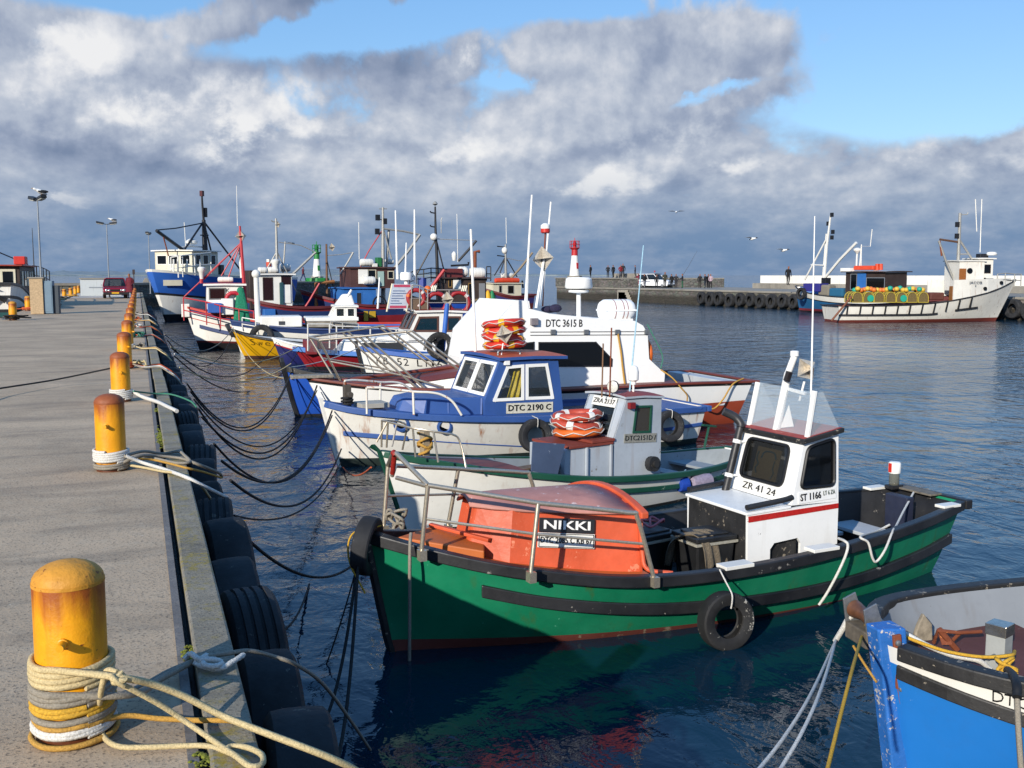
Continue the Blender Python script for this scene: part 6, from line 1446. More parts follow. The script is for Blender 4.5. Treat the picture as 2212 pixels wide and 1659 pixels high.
def far_boats():
 # ---- white trawler with red rails and mast
 B = Boat('trawler', 'white trawler with navy and red bands, white wheelhouse and red mast, bow at the quay', (2.45, 47.6), (14.6, 46.9), 'boat', FARG)
 NAVY = paint('navy_band', '1e3566', .5, .3, '6a7a90', .15, scale=3); RB = paint('red_bulwark', 'b8301f', .5, .35, None, 0, scale=3)
 sh = [(0, 1.0), (.5, 1.05), (.75, 1.28), (.9, 1.6), (1, 1.95)]; hf = [(0, 1.5), (.3, 1.9), (.6, 1.85), (.8, 1.3), (.92, .66), (1, .12)]
 B.hull(hf, sh, [('keel', 0, 2), ('wl', -.02, 2), ('wl', lambda u: .02 + .30 * u, 2), ('wl', lambda u: .05 + .36 * u, 4), ('sh', .52, 0), ('sh', .48, 3), ('sh', .22, 0), ('sh', .05, 1), ('sh', 0, 3)], [WHT, NAVY, BLK, RB, MAROON], rake=.6, pm=.2, pb=.6, inmat=[KB, DIRTYF], sole=.5)
 B.gunwale(RB, .12, .10, out=.03); B.band(NAVY, lambda u: interp(sh, u) - .72, .06, .16, .3, .97, 'rub_rail'); B.deck(KB, .45, .1, .97, 'deck', .05, .1)
 mb = MB(); q = B.sh(1, 1); mb.box(q.x - .25, q.x + .1, -.22, .22, q.z - .5, q.z + .08); mb.build('stem_head', WHT, B.root, bevel=.03)
 house(B, 'wheelhouse', 445, 525, 617, 668, 1.0, WHT, [(452, 623, 487, 646)], RB, BROWNW, plain('grey_frame', '6a6a68', .5), True, .14, .05)
 boxpx(B, 'deck_box', 478, 645, 505, 680, 1.3, .6, WHT); boxpx(B, 'hatch_box', 448, 655, 480, 676, 1.4, .8, KB)
 rail_px(B, 'bow_rail', [(396, 643, .5), (445, 652, 1.2), (475, 660, 1.5), (516, 668, 1.6), (548, 672, 1.7)], 1.0, .03, REDM, mids=(.55,))
 stick(B, 'mast', [(533, 690), (526, 600), (521, 525), (518, 488)], .10, REDM, .3, .05); stick(B, 'mast', [(522, 600), (517, 530)], .07, CANW, .1)
 for p in ((398, 641), (440, 604), (478, 596), (494, 598)): stick(B, 'stay', [(520, 525), p], .03, REDM, .3)
 radar_reflector(B.root, B.loc(520, 510, 'y', .3), .28, (.1, .1, .5), light='a8a49a'); stick(B, 'whip_aerial', [(513, 488), (511, 401)], .02, CANW, .3, .012)
 canister(B, 470, 504, 604, 6, .3); mb = MB(); c = B.loc(435, 583, 'y', .4); mb.lathe([(.08, -.4), (.12, -.1), (.17, -.04), (.17, .08), (.12, .13), (.02, .14)], c, 16); mb.build('radar_dome', CANW, B.root, smooth=40); stick(B, 'radar_post', [(435, 590), (435, 612)], .08, REDM, .4)
 mb = MB(); c = B.loc(522, 655, 'y', 1.25); mb.hexa([(c.x - .4, .9, c.z - .95), (c.x + .4, .9, c.z - .95), (c.x + .4, 1.4, c.z - .95), (c.x - .4, 1.4, c.z - .95)], [(c.x - .1, 1., c.z + .7), (c.x + .16, 1., c.z + .7), (c.x + .16, 1.2, c.z + .7), (c.x - .1, 1.2, c.z + .7)]); o = mb.build('net', TEALN, None, bevel=.12); o.data.transform(B.M); tag(o, 'green net hung up beside the red mast', 'net')
 mb = MB(); c = B.loc(505, 648, 'y', 1.15); mb.tube([c + Vector((.32 * cos(a), 0, .32 * sin(a))) for a in (.2, .7, 1.2, 1.8, 2.3, 2.9)], .09, 8); mb.build('lifebuoy_half', plain('crimson_buoy', 'b01c30', .5), B.root, smooth=50)
 a = B.loc(496, 635, 'y', 1.0); lettering(B.root, 'K', plain('dark_green_ink', '203a34', .5), B.loc(492, 628, 'y', 1.0) + Vector((0, .012, 0)), (-1, 0, 0), (0, 0, 1), .26, None)
 # ---- long white boat with low cabins and a white pole at its bow
 B = Boat('fishing_boat', 'long white boat with blue and red stripes, low white cabin and tall white bow pole', (4.0, 45.0), (14.0, 44.2), 'boat', FARG)
 sh = [(0, 1.0), (.5, 1.0), (.8, 1.12), (1, 1.4)]; hf = [(0, 1.2), (.3, 1.4), (.6, 1.35), (.82, .9), (.94, .4), (1, .06)]
 B.hull(hf, sh, [('keel', 0, 0), ('wl', .05, 0), ('sh', .52, 0), ('sh', .48, 2), ('sh', .24, 0), ('sh', 0, 1)], [WHT, NAVY, plain('red_line2', 'b83040', .5)], rake=.4, pm=.24, pb=.7, inmat=[GREYW, DIRTYF], sole=.4); B.gunwale(NAVY, .08, .07, out=.02); B.deck(GREYW, .04, .1, .98, 'deck', .04, .08)
 boxpx(B, 'low_cabin', 562, 684, 653, 706, .8, -.8, WHT, .05); boxpx(B, 'dark_vent', 602, 694, 616, 702, .815, .79, plain('dark_vent', '3a3c40', .6), .01)
 boxpx(B, 'after_cabin', 664, 692, 772, 706, .85, -.85, paint('grey_mottle', '8d867a', .7, .7, '5c5850', .5, scale=6), .03); boxpx(B, 'cabin_top', 662, 686, 775, 693, .9, -.9, WHT, .03)  # after cabin walls in mottled grey with random darker blotches, white top
 house(B, 'cuddy', 714, 770, 664, 688, .75, WHT, [(726, 666, 744, 684), (750, 666, 766, 684)], WHT, CLGLASS, WHT, True, .08, .25)
 stick(B, 'bow_pole', [(558, 706), (555, 640), (553, 594)], .13, CANW, .0, .11, 10); mb = MB(); mb.ball(B.loc(553, 592, 'y', 0), .19, n=12); mb.build('pole_head', CANW, B.root, smooth=60)
 rail_px(B, 'bow_rail', [(523, 686, .3), (552, 691, .6), (575, 702, .8)], .55, .025, CANW)
 mb = MB(); q = B.loc(745, 650, 'y', .2); mb.hexa([(q.x - .45, -.3, q.z - .28), (q.x + .5, -.3, q.z - .28), (q.x + .5, .4, q.z - .28), (q.x - .45, .4, q.z - .28)], [(q.x - .3, -.1, q.z + .3), (q.x + .1, -.1, q.z + .3), (q.x + .1, .2, q.z + .3), (q.x - .3, .2, q.z + .3)]); mb.build('mast_frame', WHT, B.root, bevel=.08); stick(B, 'mast', [(750, 642), (759, 626)], .07, CANW, .2, .05)
 u = .78; p = B.sh(u, 1); bow_fender_tyre('black tyre on the side of the white boat behind the yellow bow', B.world((B.loc(565, 718, 'y', 1.0).x, p.y + .2, .75)), B.M.to_3x3() @ Vector((.3, 1, 0)), .5, RUB)
 rail_px(B, 'guard_rail', [(715, 694, 1.0), (740, 697, 1.0), (775, 700, 1.0)], .9, .03, GREYM, mids=(.4,))
 # ---- big blue and white trawler under the black mast
 B = Boat('trawler', 'tall blue and white trawler with white bridge rails and black mast', (1.75, 77.5), (10.6, 88.5), 'boat', FARG)
 BB = paint('trawler_blue', '2c62b8', .45, .3, '8aa0c0', .12, scale=1.5); hf = [(0, 2.4), (.4, 2.8), (.7, 2.6), (.87, 1.8), (.95, 1.0), (1, .2)]; sh = [(0, 3.1), (.5, 3.2), (.8, 3.4), (1, 3.7)]
 B.hull(hf, sh, [('keel', 0, 2), ('wl', .5, 2), ('wl', lambda u: 1.0 + .9 * u ** 2, 0), ('wl', lambda u: 1.12 + .95 * u ** 2, 2), ('sh', .18, 1), ('sh', 0, 0)], [WHT, BB, BLK], rake=1.6, pm=.2, pb=.55, draft=.6); B.deck(GREYW, .05, .02, .985, 'deck', .05, .1)
 xa, xb = 9.9, 13.0; wn = lambda a, b: ([(a, 4.05), (b, 4.05), (b, 4.75), (a, 4.75)], WHT, DKGLASS, .06)
 cabin(B, [(xa, 3.2), (xa, 5.0), (xb, 5.0), (xb, 3.2)], 1.6, CREAM, [wn(xa + .3, xa + .9), wn(xa + 1.2, xa + 1.8), wn(xa + 2.1, xa + 2.7)], {0: [], 2: [([(a_, .16), (a_ + .5, .16), (a_ + .5, .52), (a_, .52)], WHT, DKGLASS, .05) for a_ in (-.88, -.25, .38)]}, name='bridge', roof=((xa - .2, 5.0), (xb + .2, 5.0)), roofmat=[WHT, WHT], over=.2, rth=.08)
 rail_px(B, 'bridge_rail', [(369, 556, .8), (384, 553, 1.9), (394, 552, 1.9), (420, 549, 1.9), (455, 546, 1.9)], 1.5, .045, CANW, mids=(.55,)); stick(B, 'gantry', [(386, 556), (387, 535), (412, 532), (441, 534), (441, 556)], .07, CANW, 0)
 for px in (375, 384, 404, 432): stick(B, 'stanchion', [(px, 560), (px, 588)], .06, CANW, 2.0)
 stick(B, 'mast', [(446, 590), (442, 520), (440, 475)], .24, BLKM, .2, .14, 8); stick(B, 'mast', [(440, 475), (437, 440), (436, 420)], .10, BLKM, .2, .07)
 stick(B, 'boom', [(338, 498), (408, 549)], .12, BLKM, .2); stick(B, 'wire', [(338, 497), (380, 493), (437, 482)], .05, BLKM, .2)
 for p in ((390, 552), (526, 592), (459, 555)): stick(B, 'stay', [(440, 478), p], .07, BLKM, .2)
 mb = MB(); mb.box(-.12, .12, -.12, .12, -.2, .2); mb.build('mast_lamp', plain('dark_red_lamp', '4a1a1e', .4), B.root, loc=B.loc(436, 418, 'y', .2)); mb = MB(); mb.box(-.12, .12, -.12, .12, -.35, .35); mb.build('mast_lamp', BLKM, B.root, loc=B.loc(443, 459, 'y', .2))
 stick(B, 'spreader', [(433, 508), (450, 508)], .05, BLKM, .2); mb = MB(); mb.lathe([(.3, 0), (.42, .1), (.42, .25), (.2, .4), (.02, .42)], B.loc(414, 528, 'y', 0), 14); mb.build('radar_dome', CANW, B.root, smooth=40)
 stick(B, 'whip_aerial', [(402, 548), (398, 480)], .03, CANW, 0); stick(B, 'chain', [(352, 508), (358, 530), (364, 553)], .05, RUST, .2); boxpx(B, 'funnel', 477, 572, 485, 598, .5, -.3, BLK)
 u = .94; a, b = B.pt(.985, 2.75, 1), B.pt(.90, 2.75, 1); xd = b - a; n_ = Vector((-xd.y, xd.x, 0)).normalized(); n_ = n_ if n_.y > 0 else -n_; mb = MB(); c = (a + b) / 2 + n_ * .12; d = xd.normalized() * xd.length * .4; mb.prism([c - d - Vector((0, 0, .2)), c + d - Vector((0, 0, .2)), c + d + Vector((0, 0, .2)), c - d + Vector((0, 0, .2))], n_ * .03); mb.build('name_board', CREAM, B.root)
 # ---- trawler with white and dark wheelhouse, grey mast
 def trawler(label, pxb, pxs, Y, sheer, hullmats, gun, beam=1.8, dy=.6, **k):
  xb, xs = PY(pxb, 640, Y).x, PY(pxs, 640, Y).x
  B = Boat('trawler', label, (xb, Y), (xs, Y + dy), 'boat', FARG)
  hf = [(0, beam * .8), (.3, beam), (.6, beam), (.8, beam * .72), (.92, beam * .36), (1, .1)]
  B.hull(hf, sheer, [('keel', 0, 2), ('wl', .3, 2), ('mid', .55, 0), ('sh', .3, 1), ('sh', 0, 0)], hullmats, rake=.8, pm=.2, pb=.6, draft=.5, inmat=[MAROON, DIRTYF], sole=.5); B.gunwale(gun, .14, .16, out=.04); B.deck(DIRTYF, .55, .03, .97, 'deck', .05, .1); return B
 B = trawler('trawler with white and dark brown wheelhouse, grey mast and white canisters on the roof', 505, 745, 62, [(0, 1.5), (.5, 1.5), (.8, 1.9), (1, 2.5)], [paint('dark_red_hull', '6e1820', .5, .4, None, 0, scale=2), NAVY, BLK], MAROON)
 house(B, 'wheelhouse', 556, 630, 594, 668, 1.3, WHT, [(568, 600, 590, 648), (608, 596, 628, 615)], DKBR, BROWNW, DKBR, False, .2); boxpx(B, 'engine_room_wall', 538, 584, 555, 668, 1.2, -.9, DKBR); boxpx(B, 'white_panel', 611, 615, 629, 655, 1.36, 1.30, WHT)
 canister(B, 557, 576, 584, 7, .5); canister(B, 578, 600, 584, 7, .5); canister(B, 605, 627, 578, 9, -.2); stick(B, 'mast', [(601, 668), (598, 560), (596, 472)], .13, GREYM, .4, .06)
 stick(B, 'crosstree', [(586, 476), (590, 479), (601, 479)], .04, GREYM, .4); radar_reflector(B.root, B.loc(600, 485, 'y', .4), .2, (.2, .1, .4), light='8a8478'); stick(B, 'stay', [(597, 545), (560, 610)], .04, GREYM, .4); stick(B, 'stay', [(599, 545), (640, 630)], .04, GREYM, .4); stick(B, 'boom', [(606, 616), (640, 585), (682, 545)], .08, GREYM, .4); stick(B, 'wire', [(602, 523), (650, 530), (682, 545)], .03, GREYM, .4)
 stick(B, 'gallows', [(610, 610), (616, 522), (636, 526)], .05, GREYM, -.6); boxpx(B, 'blue_fish_bin', 570, 668, 596, 690, 1.7, 1.0, SKYB, .03); boxpx(B, 'red_net_heap', 600, 668, 690, 690, 1.5, .2, paint('red_net', '8a1a22', .9, .7, None, 0, scale=8, bump=.8), .2); stick(B, 'red_spar', [(640, 692), (668, 650), (690, 612)], .06, REDM, 1.0)
 mb = MB(); mb.lathe([(.16, -.4), (.2, -.1), (.26, 0), (.26, .12), (.1, .2), (.01, .21)], B.loc(595, 567, 'y', .5), 12); mb.build('radar_dome', CANW, B.root, smooth=40); stick(B, 'lamp_post', [(581, 576), (580, 566)], .16, ORR, 0); stick(B, 'lamp_post', [(580, 566), (580, 560)], .13, CANW, 0)
 boxpx(B, 'green_shade', 604, 610, 614, 660, 1.45, 1.32, paint('teal_cloth', '1c4a52', .8, .4, scale=5), .05)
 # ---- trawler with blue deckhouse
 B = trawler('trawler with bright blue deckhouse, brown wheelhouse above and tall grey mast', 676, 876, 64, [(0, 1.5), (.5, 1.5), (.8, 1.9), (1, 2.4)], [paint('red_hull3', '8a1c24', .5, .4, None, 0, scale=2), NAVY, BLK], MAROON)
 house(B, 'deckhouse', 744, 812, 624, 668, 1.5, SKYB, [(770, 632, 782, 664)], SKYB, BLK, SKYB, False, .12); house(B, 'wheelhouse', 758, 852, 580, 623, 1.2, paint('brown_wheelhouse', '4a2a24', .6, .5, '8a6a5a', .2, scale=4), [(776, 583, 786, 604), (795, 583, 812, 612), (838, 586, 850, 602)], DKBR, DKGLASS, CREAM, False, .15); boxpx(B, 'white_panel', 774, 582, 795, 613, 1.25, 1.21, WHT, .01); boxpx(B, 'pale_door', 816, 586, 830, 618, 1.25, 1.21, plain('pale_green', '9ab4ac', .5), .01)
 canister(B, 777, 806, 567, 8, .4); canister(B, 784, 810, 606, 9, 1.45); canister(B, 832, 850, 565, 6, -.3); boxpx(B, 'green_bin', 815, 556, 825, 576, .5, 0, plain('green_bin', '1f6a3a', .6)); boxpx(B, 'white_bin', 805, 569, 816, 580, .6, .1, CANW)
 stick(B, 'mast', [(828, 656), (827, 540), (827, 448)], .15, GREYM, .3, .07); stick(B, 'mast_brace', [(828, 650), (836, 560), (840, 495)], .08, GREYM, .1); stick(B, 'gaff', [(829, 494), (870, 499), (907, 507)], .07, GREYM, .3); stick(B, 'boom', [(838, 596), (880, 545), (907, 507)], .10, GREYM, .3); stick(B, 'stay', [(829, 498), (846, 560)], .05, GREYM, .3); stick(B, 'stay', [(824, 500), (795, 545), (772, 590)], .04, REDM, .3)
 for px, py in ((816, 470), (831, 478), (815, 500)): mb = MB(); mb.box(-.13, .13, -.1, .1, -.18, .18); mb.build('mast_lamp', BLKM, B.root, loc=B.loc(px, py, 'y', .3)); stick(B, 'lamp_bracket', [(px, py + 3), (827, py + 5)], .03, BLKM, .3)
 stick(B, 'crosstree', [(819, 451), (836, 451)], .03, GREYM, .3); stick(B, 'whip_aerial', [(776, 560), (775, 480)], .025, CANW, .2)
 stick(B, 'fore_mast', [(708, 690), (706, 600), (705, 527)], .09, plain('brown_spar', '6a4a30', .7), .2, .06); radar_reflector(B.root, B.loc(717, 534, 'y', .2), .26, (.1, .1, .6), light='5a5a58'); stick(B, 'derrick', [(735, 592), (752, 565), (763, 545)], .06, GREYM, .2); stick(B, 'wire', [(706, 552), (735, 550), (763, 545)], .03, GREYM, .2); stick(B, 'brown_post', [(683, 690), (683, 612), (722, 608)], .12, plain('ochre_spar', '8a5a2c', .7), .6)
 stick(B, 'stay', [(706, 560), (720, 620)], .03, BLKM, .2); boxpx(B, 'red_gear', 690, 664, 742, 690, 1.6, .4, paint('red_gear', 'a31c22', .8, .6, None, 0, scale=6, bump=.6), .15); stick(B, 'red_rail', [(690, 672), (740, 676), (790, 676)], .05, REDM, 1.7)
 mb = MB(); c = B.loc(820, 655, 'y', 1.5); mb.torus(c, .42, .05, (0, 1, 0), 20, 6); mb.build('wheel', BLKM, B.root, smooth=50)
 boxpx(B, 'yellow_frame', 786, 672, 796, 693, 1.75, 1.6, paint('yellow_trim', 'b8951c', .5, .3, None, 0, scale=5), .02); boxpx(B, 'yellow_frame', 798, 664, 812, 686, 1.75, 1.6, paint('yellow_trim', 'b8951c', .5, .3, None, 0, scale=5), .02)
 # ---- trawler with black mast and blue hull with name plate
 B = trawler('blue hulled trawler with black mast, dark wheelhouse and two white life raft canisters', 868, 1096, 70, [(0, 1.55), (.5, 1.5), (.8, 1.7), (1, 2.3)], [paint('hull_blue4', '1c4aa8', .45, .35, '7a8ab0', .15, scale=2), paint('hull_blue4', '1c4aa8'), BLK], BLK, dy=-.2)
 house(B, 'wheelhouse', 962, 1050, 602, 660, 1.3, DKBR, [(969, 605, 976, 620), (1012, 612, 1022, 650)], MAROON, DKGLASS, plain('tan_trim', '8a6a34', .6), False, .25); boxpx(B, 'white_panel', 979, 604, 996, 624, 1.37, 1.31, WHT, .01); boxpx(B, 'grey_panel', 1035, 612, 1048, 650, 1.37, 1.31, plain('grey_panel', '7a7c80', .6), .01); boxpx(B, 'top_house', 962, 580, 1000, 602, .8, -.8, MAROON)
 canister(B, 989, 1009, 587, 11, .3); canister(B, 1014, 1047, 590, 12, .5); stick(B, 'mast', [(946, 640), (944, 560), (941, 500), (940, 446)], .14, BLKM, .2, .06, 8)
 for p in ((900, 594), (958, 580), (896, 600)): stick(B, 'stay', [(942, 516), p], .05, BLKM, .2)
 for y_ in (459, 489): stick(B, 'crosstree', [(929, y_ - 3), (931, y_), (942, y_ + 2)], .05, BLKM, .2)
 stick(B, 'aerial_frame', [(953, 504), (953, 475), (955, 470)], .03, GREYM, .2); mb = MB(); mb.lathe([(.05, 0), (.2, .1), (.1, .25), (.02, .3)], B.loc(940, 444, 'y', .2), 10); mb.build('mast_head', GREYM, B.root, smooth=40); mb = MB(); mb.ball(B.loc(937, 512, 'y', .3), .26, n=12); mb.build('search_light', CANW, B.root, smooth=60)
 stick(B, 'boom', [(990, 564), (1010, 542), (1029, 520)], .09, BLKM, .2); stick(B, 'wire', [(944, 516), (985, 518), (1025, 519)], .03, GREYM, .2); stick(B, 'exhaust', [(1026, 582), (1026, 544), (1036, 543)], .13, RUST, .1); stick(B, 'light_bar', [(974, 574), (1012, 572), (1012, 566)], .08, BLKM, .2); stick(B, 'whip_aerial', [(989, 566), (987, 462)], .025, CANW, .2); mb = MB(); mb.lathe([(.12, -.3), (.18, 0), (.18, .2), (.05, .35)], B.loc(981, 554, 'y', .2), 10); mb.build('radome', CANW, B.root, smooth=40)
 rail_px(B, 'deck_rail', [(884, 590, 1.4), (900, 583, 1.4), (915, 582, 1.4), (931, 579, 1.4), (950, 580, 1.4), (960, 581, 1.4)], .95, .04, BLKM, mids=(.33, .66)); rail_px(B, 'stern_rail', [(1051, 576, .6), (1060, 576, .6)], 1.0, .04, BLKM); stick(B, 'gas_bottle', [(912, 622), (912, 600)], .3, plain('bottle_blue', '1e3a8c', .4), 1.2); stick(B, 'boat_hook', [(918, 640), (945, 600)], .04, GREYM, 1.5)
 x0 = B.loc(1013, 668, 'y', 1.6); x1 = B.loc(1060, 668, 'y', 1.6); ya = B.pt(.22, 1.15, 1).y + .05; plate(B, ((x0.x + x1.x) / 2, ya, 1.15), abs(x0.x - x1.x), .26, (-1, 0, 0), (0, 1, 0), CREAM, 'SOUTHERN - HORIZON', .6, .92, 'name_board')
 stick(B, 'deck_gear', [(1012, 655), (1030, 648), (1085, 654)], .1, plain('tan_rope_gear', '7a6a4a', .8), 1.4)
 # ---- small dark trawler with red raft
 B = trawler('small dark trawler carrying a long red raft on its roof, mast with stays', 1040, 1142, 82, [(0, 1.7), (.5, 1.6), (1, 2.4)], [MAROON, paint('purple_band', '33306a', .5, .3, None, 0, scale=2), BLK], MAROON, 1.6)
 house(B, 'wheelhouse', 1066, 1126, 613, 650, 1.2, CREAM, [(1078, 617, 1084, 632), (1097, 617, 1110, 634)], MAROON, DKGLASS, GREYM, False, .15); canister(B, 1068, 1122, 606, 6, .5, ORR, 'raft'); canister(B, 1082, 1108, 595, 6, -.2); stick(B, 'mast', [(1093, 612), (1092, 560), (1092, 528)], .12, GREYM, .2, .08)
 for p in ((1068, 595), (1080, 590), (1117, 598)): stick(B, 'stay', [(1092, 555), p], .05, BLKM, .2)
 stick(B, 'boom', [(1097, 609), (1125, 578), (1150, 546)], .10, plain('tan_boom', '8a7a64', .7), .2); stick(B, 'wire', [(1093, 557), (1120, 563), (1131, 563)], .03, GREYM, .2)
 for y_ in (532, 552): stick(B, 'crosstree', [(1074, y_), (1092, y_ + 2)], .05, BLKM, .2)
 mb = MB(); mb.ball(B.loc(1090, 541, 'y', .2), .25, .25, .3, 10); mb.build('search_light', CANW, B.root, smooth=60); stick(B, 'whip_aerial', [(1094, 526), (1093, 470)], .03, CANW, .2); stick(B, 'whip_aerial', [(1130, 622), (1128, 606)], .08, BLKM, .2)
 for k, (px, mt) in enumerate(((1054, plain('yellow_oilskins', 'd8a41c', .6)), (1063, plain('green_oilskins', '1c7a4c', .6)))):
  c = B.loc(px, 640, 'y', 1.2); mb = MB(); mb.lathe([(.25, -.75), (.32, -.3), (.2, .2), (.1, .45), (.02, .5)], c, 10); mb.build('oilskins', mt, B.root, smooth=50)
far_boats()
# ---- left of the quay
def left_trawler():
 B = Boat('trawler', 'white trawler with red roof and dark brown wheelhouse alongside the far left of the quay', (-7.6, 79), (-7.45, 53.5), 'boat', FARG)
 hf = [(0, 1.85), (.3, 2.1), (.7, 1.9), (.9, 1.1), (1, .15)]; sh = [(0, 2.95), (.12, 2.8), (.3, 2.2), (.8, 2.3), (1, 3.0)]
 B.hull(hf, sh, [('keel', 0, 2), ('wl', 1.55, 2), ('wl', 1.7, 1), ('sh', .75, 0), ('sh', .6, 1), ('sh', 0, 0)], [WHT, BLK, paint('teal_boot', '0e4a4a', .5, .4, scale=3)], rake=1.2, trake=.2, pm=.2, pb=.6, draft=.5, inmat=[DKBR, DIRTYF], sole=.6); B.gunwale(BLK, .12, .14, out=.03); B.deck(DIRTYF, .5, .03, .97, 'deck', .05, .1)
 mb = MB(); mb.box(5.2, 13.0, -1.75, 1.75, 1.6, 3.75); mb.build('wheelhouse', DKBR, B.root, bevel=.03); mb = MB(); mb.box(4.9, 13.2, -1.9, 1.9, 3.753, 3.83); mb.build('roof', paint('faded_red_roof', '9a3420', .6, .5, None, 0, scale=4), B.root, bevel=.02)
 for k in range(3):
  mb = MB(); yk = -1.55 + k * 1.1; mb.box(5.14, 5.19, yk, yk + .75, 2.7, 3.6); o = mb.build('window_frame', CREAM if k != 1 else paint('varnish', '8a4a22', .5, .3, None, 0, scale=4), B.root, bevel=.02); mb = MB(); mb.box(5.11, 5.138, yk + .14, yk + .61, 2.85, 3.48); mb.build('pane', DKGLASS, o)
 for k in range(5): mb = MB(); x = 5.8 + k * 1.4; mb.box(x, x + .8, -1.80, -1.755, 2.7, 3.5); mb.build('window', CREAM if k % 2 == 0 else DKGLASS, B.root, bevel=.02)
 mb = MB(); mb.box(7.6, 9.2, -1.8, -1.25, 3.865, 4.3); mb.build('red_locker', paint('red_locker', 'c42a1c', .5, .3, None, 0, scale=6), B.root, bevel=.03)
 mb = MB(); mb.pole((7.5, .15, 3.8), (7.5, .15, 6.0), .08); mb.lathe([(.08, 5.7), (.26, 6.05), (.28, 6.2), (.10, 6.28), (.02, 6.3)], (7.5, .15, 0), 14); mb.build('radar_post', BLKM, B.root, smooth=40)
 mb = MB(); ps = [Vector((13.4 + 1.7 * i, -1.7 - .06 * i, 3.85 - .01 * i * i * 1.2)) for i in range(6)]
 for p in ps: mb.pole(p, (p.x, p.y, 2.2), .035, n=6)
 for k in (0, .45, .9): mb.tube([p - Vector((0, 0, k * 1.3)) for p in ps], .03, 6)
 mb.build('deck_rail', BLKM, B.root, smooth=50); mb = MB(); mb.pole((12.0, -1.88, 2.2), (12.0, -1.88, 6.0), .04, .015); mb.build('whip_aerial', BLKM, B.root, smooth=40)
 mb = MB(); mb.pole((5.4, 1.2, 6.6), (7.4, -.4, 3.9), .09); mb.pole((5.0, 1.6, 5.6), (11.5, -1.6, 3.9), .035); mb.build_each('stay', BLKM, B.root)
 mb = MB(); mb.tube(cr([(-.25, .2, 2.2), (-.35, -.7, 2.0), (-.38, -1.2, 2.3), (-.3, -1.6, 2.1)], 5), [.10] * 15 + [.16], 8); mb.build('anchor_gear', plain('black_net', '141416', .9, 0, 10, .5, .8), B.root, smooth=60)
 mb = MB(); mb.ball((14.5, -1.6, 2.6), 1.3, .4, .6, 12, 8); mb.build('net_heap', plain('black_net', '141416', .9, 0, 10, .5, .8), B.root, smooth=60)
 lettering(B.root, 'ISK', BLKM, (-.28, -.9, 2.68), (0, -1, 0), (0, 0, 1), .36, 1.1, .02); return B
B17 = left_trawler()
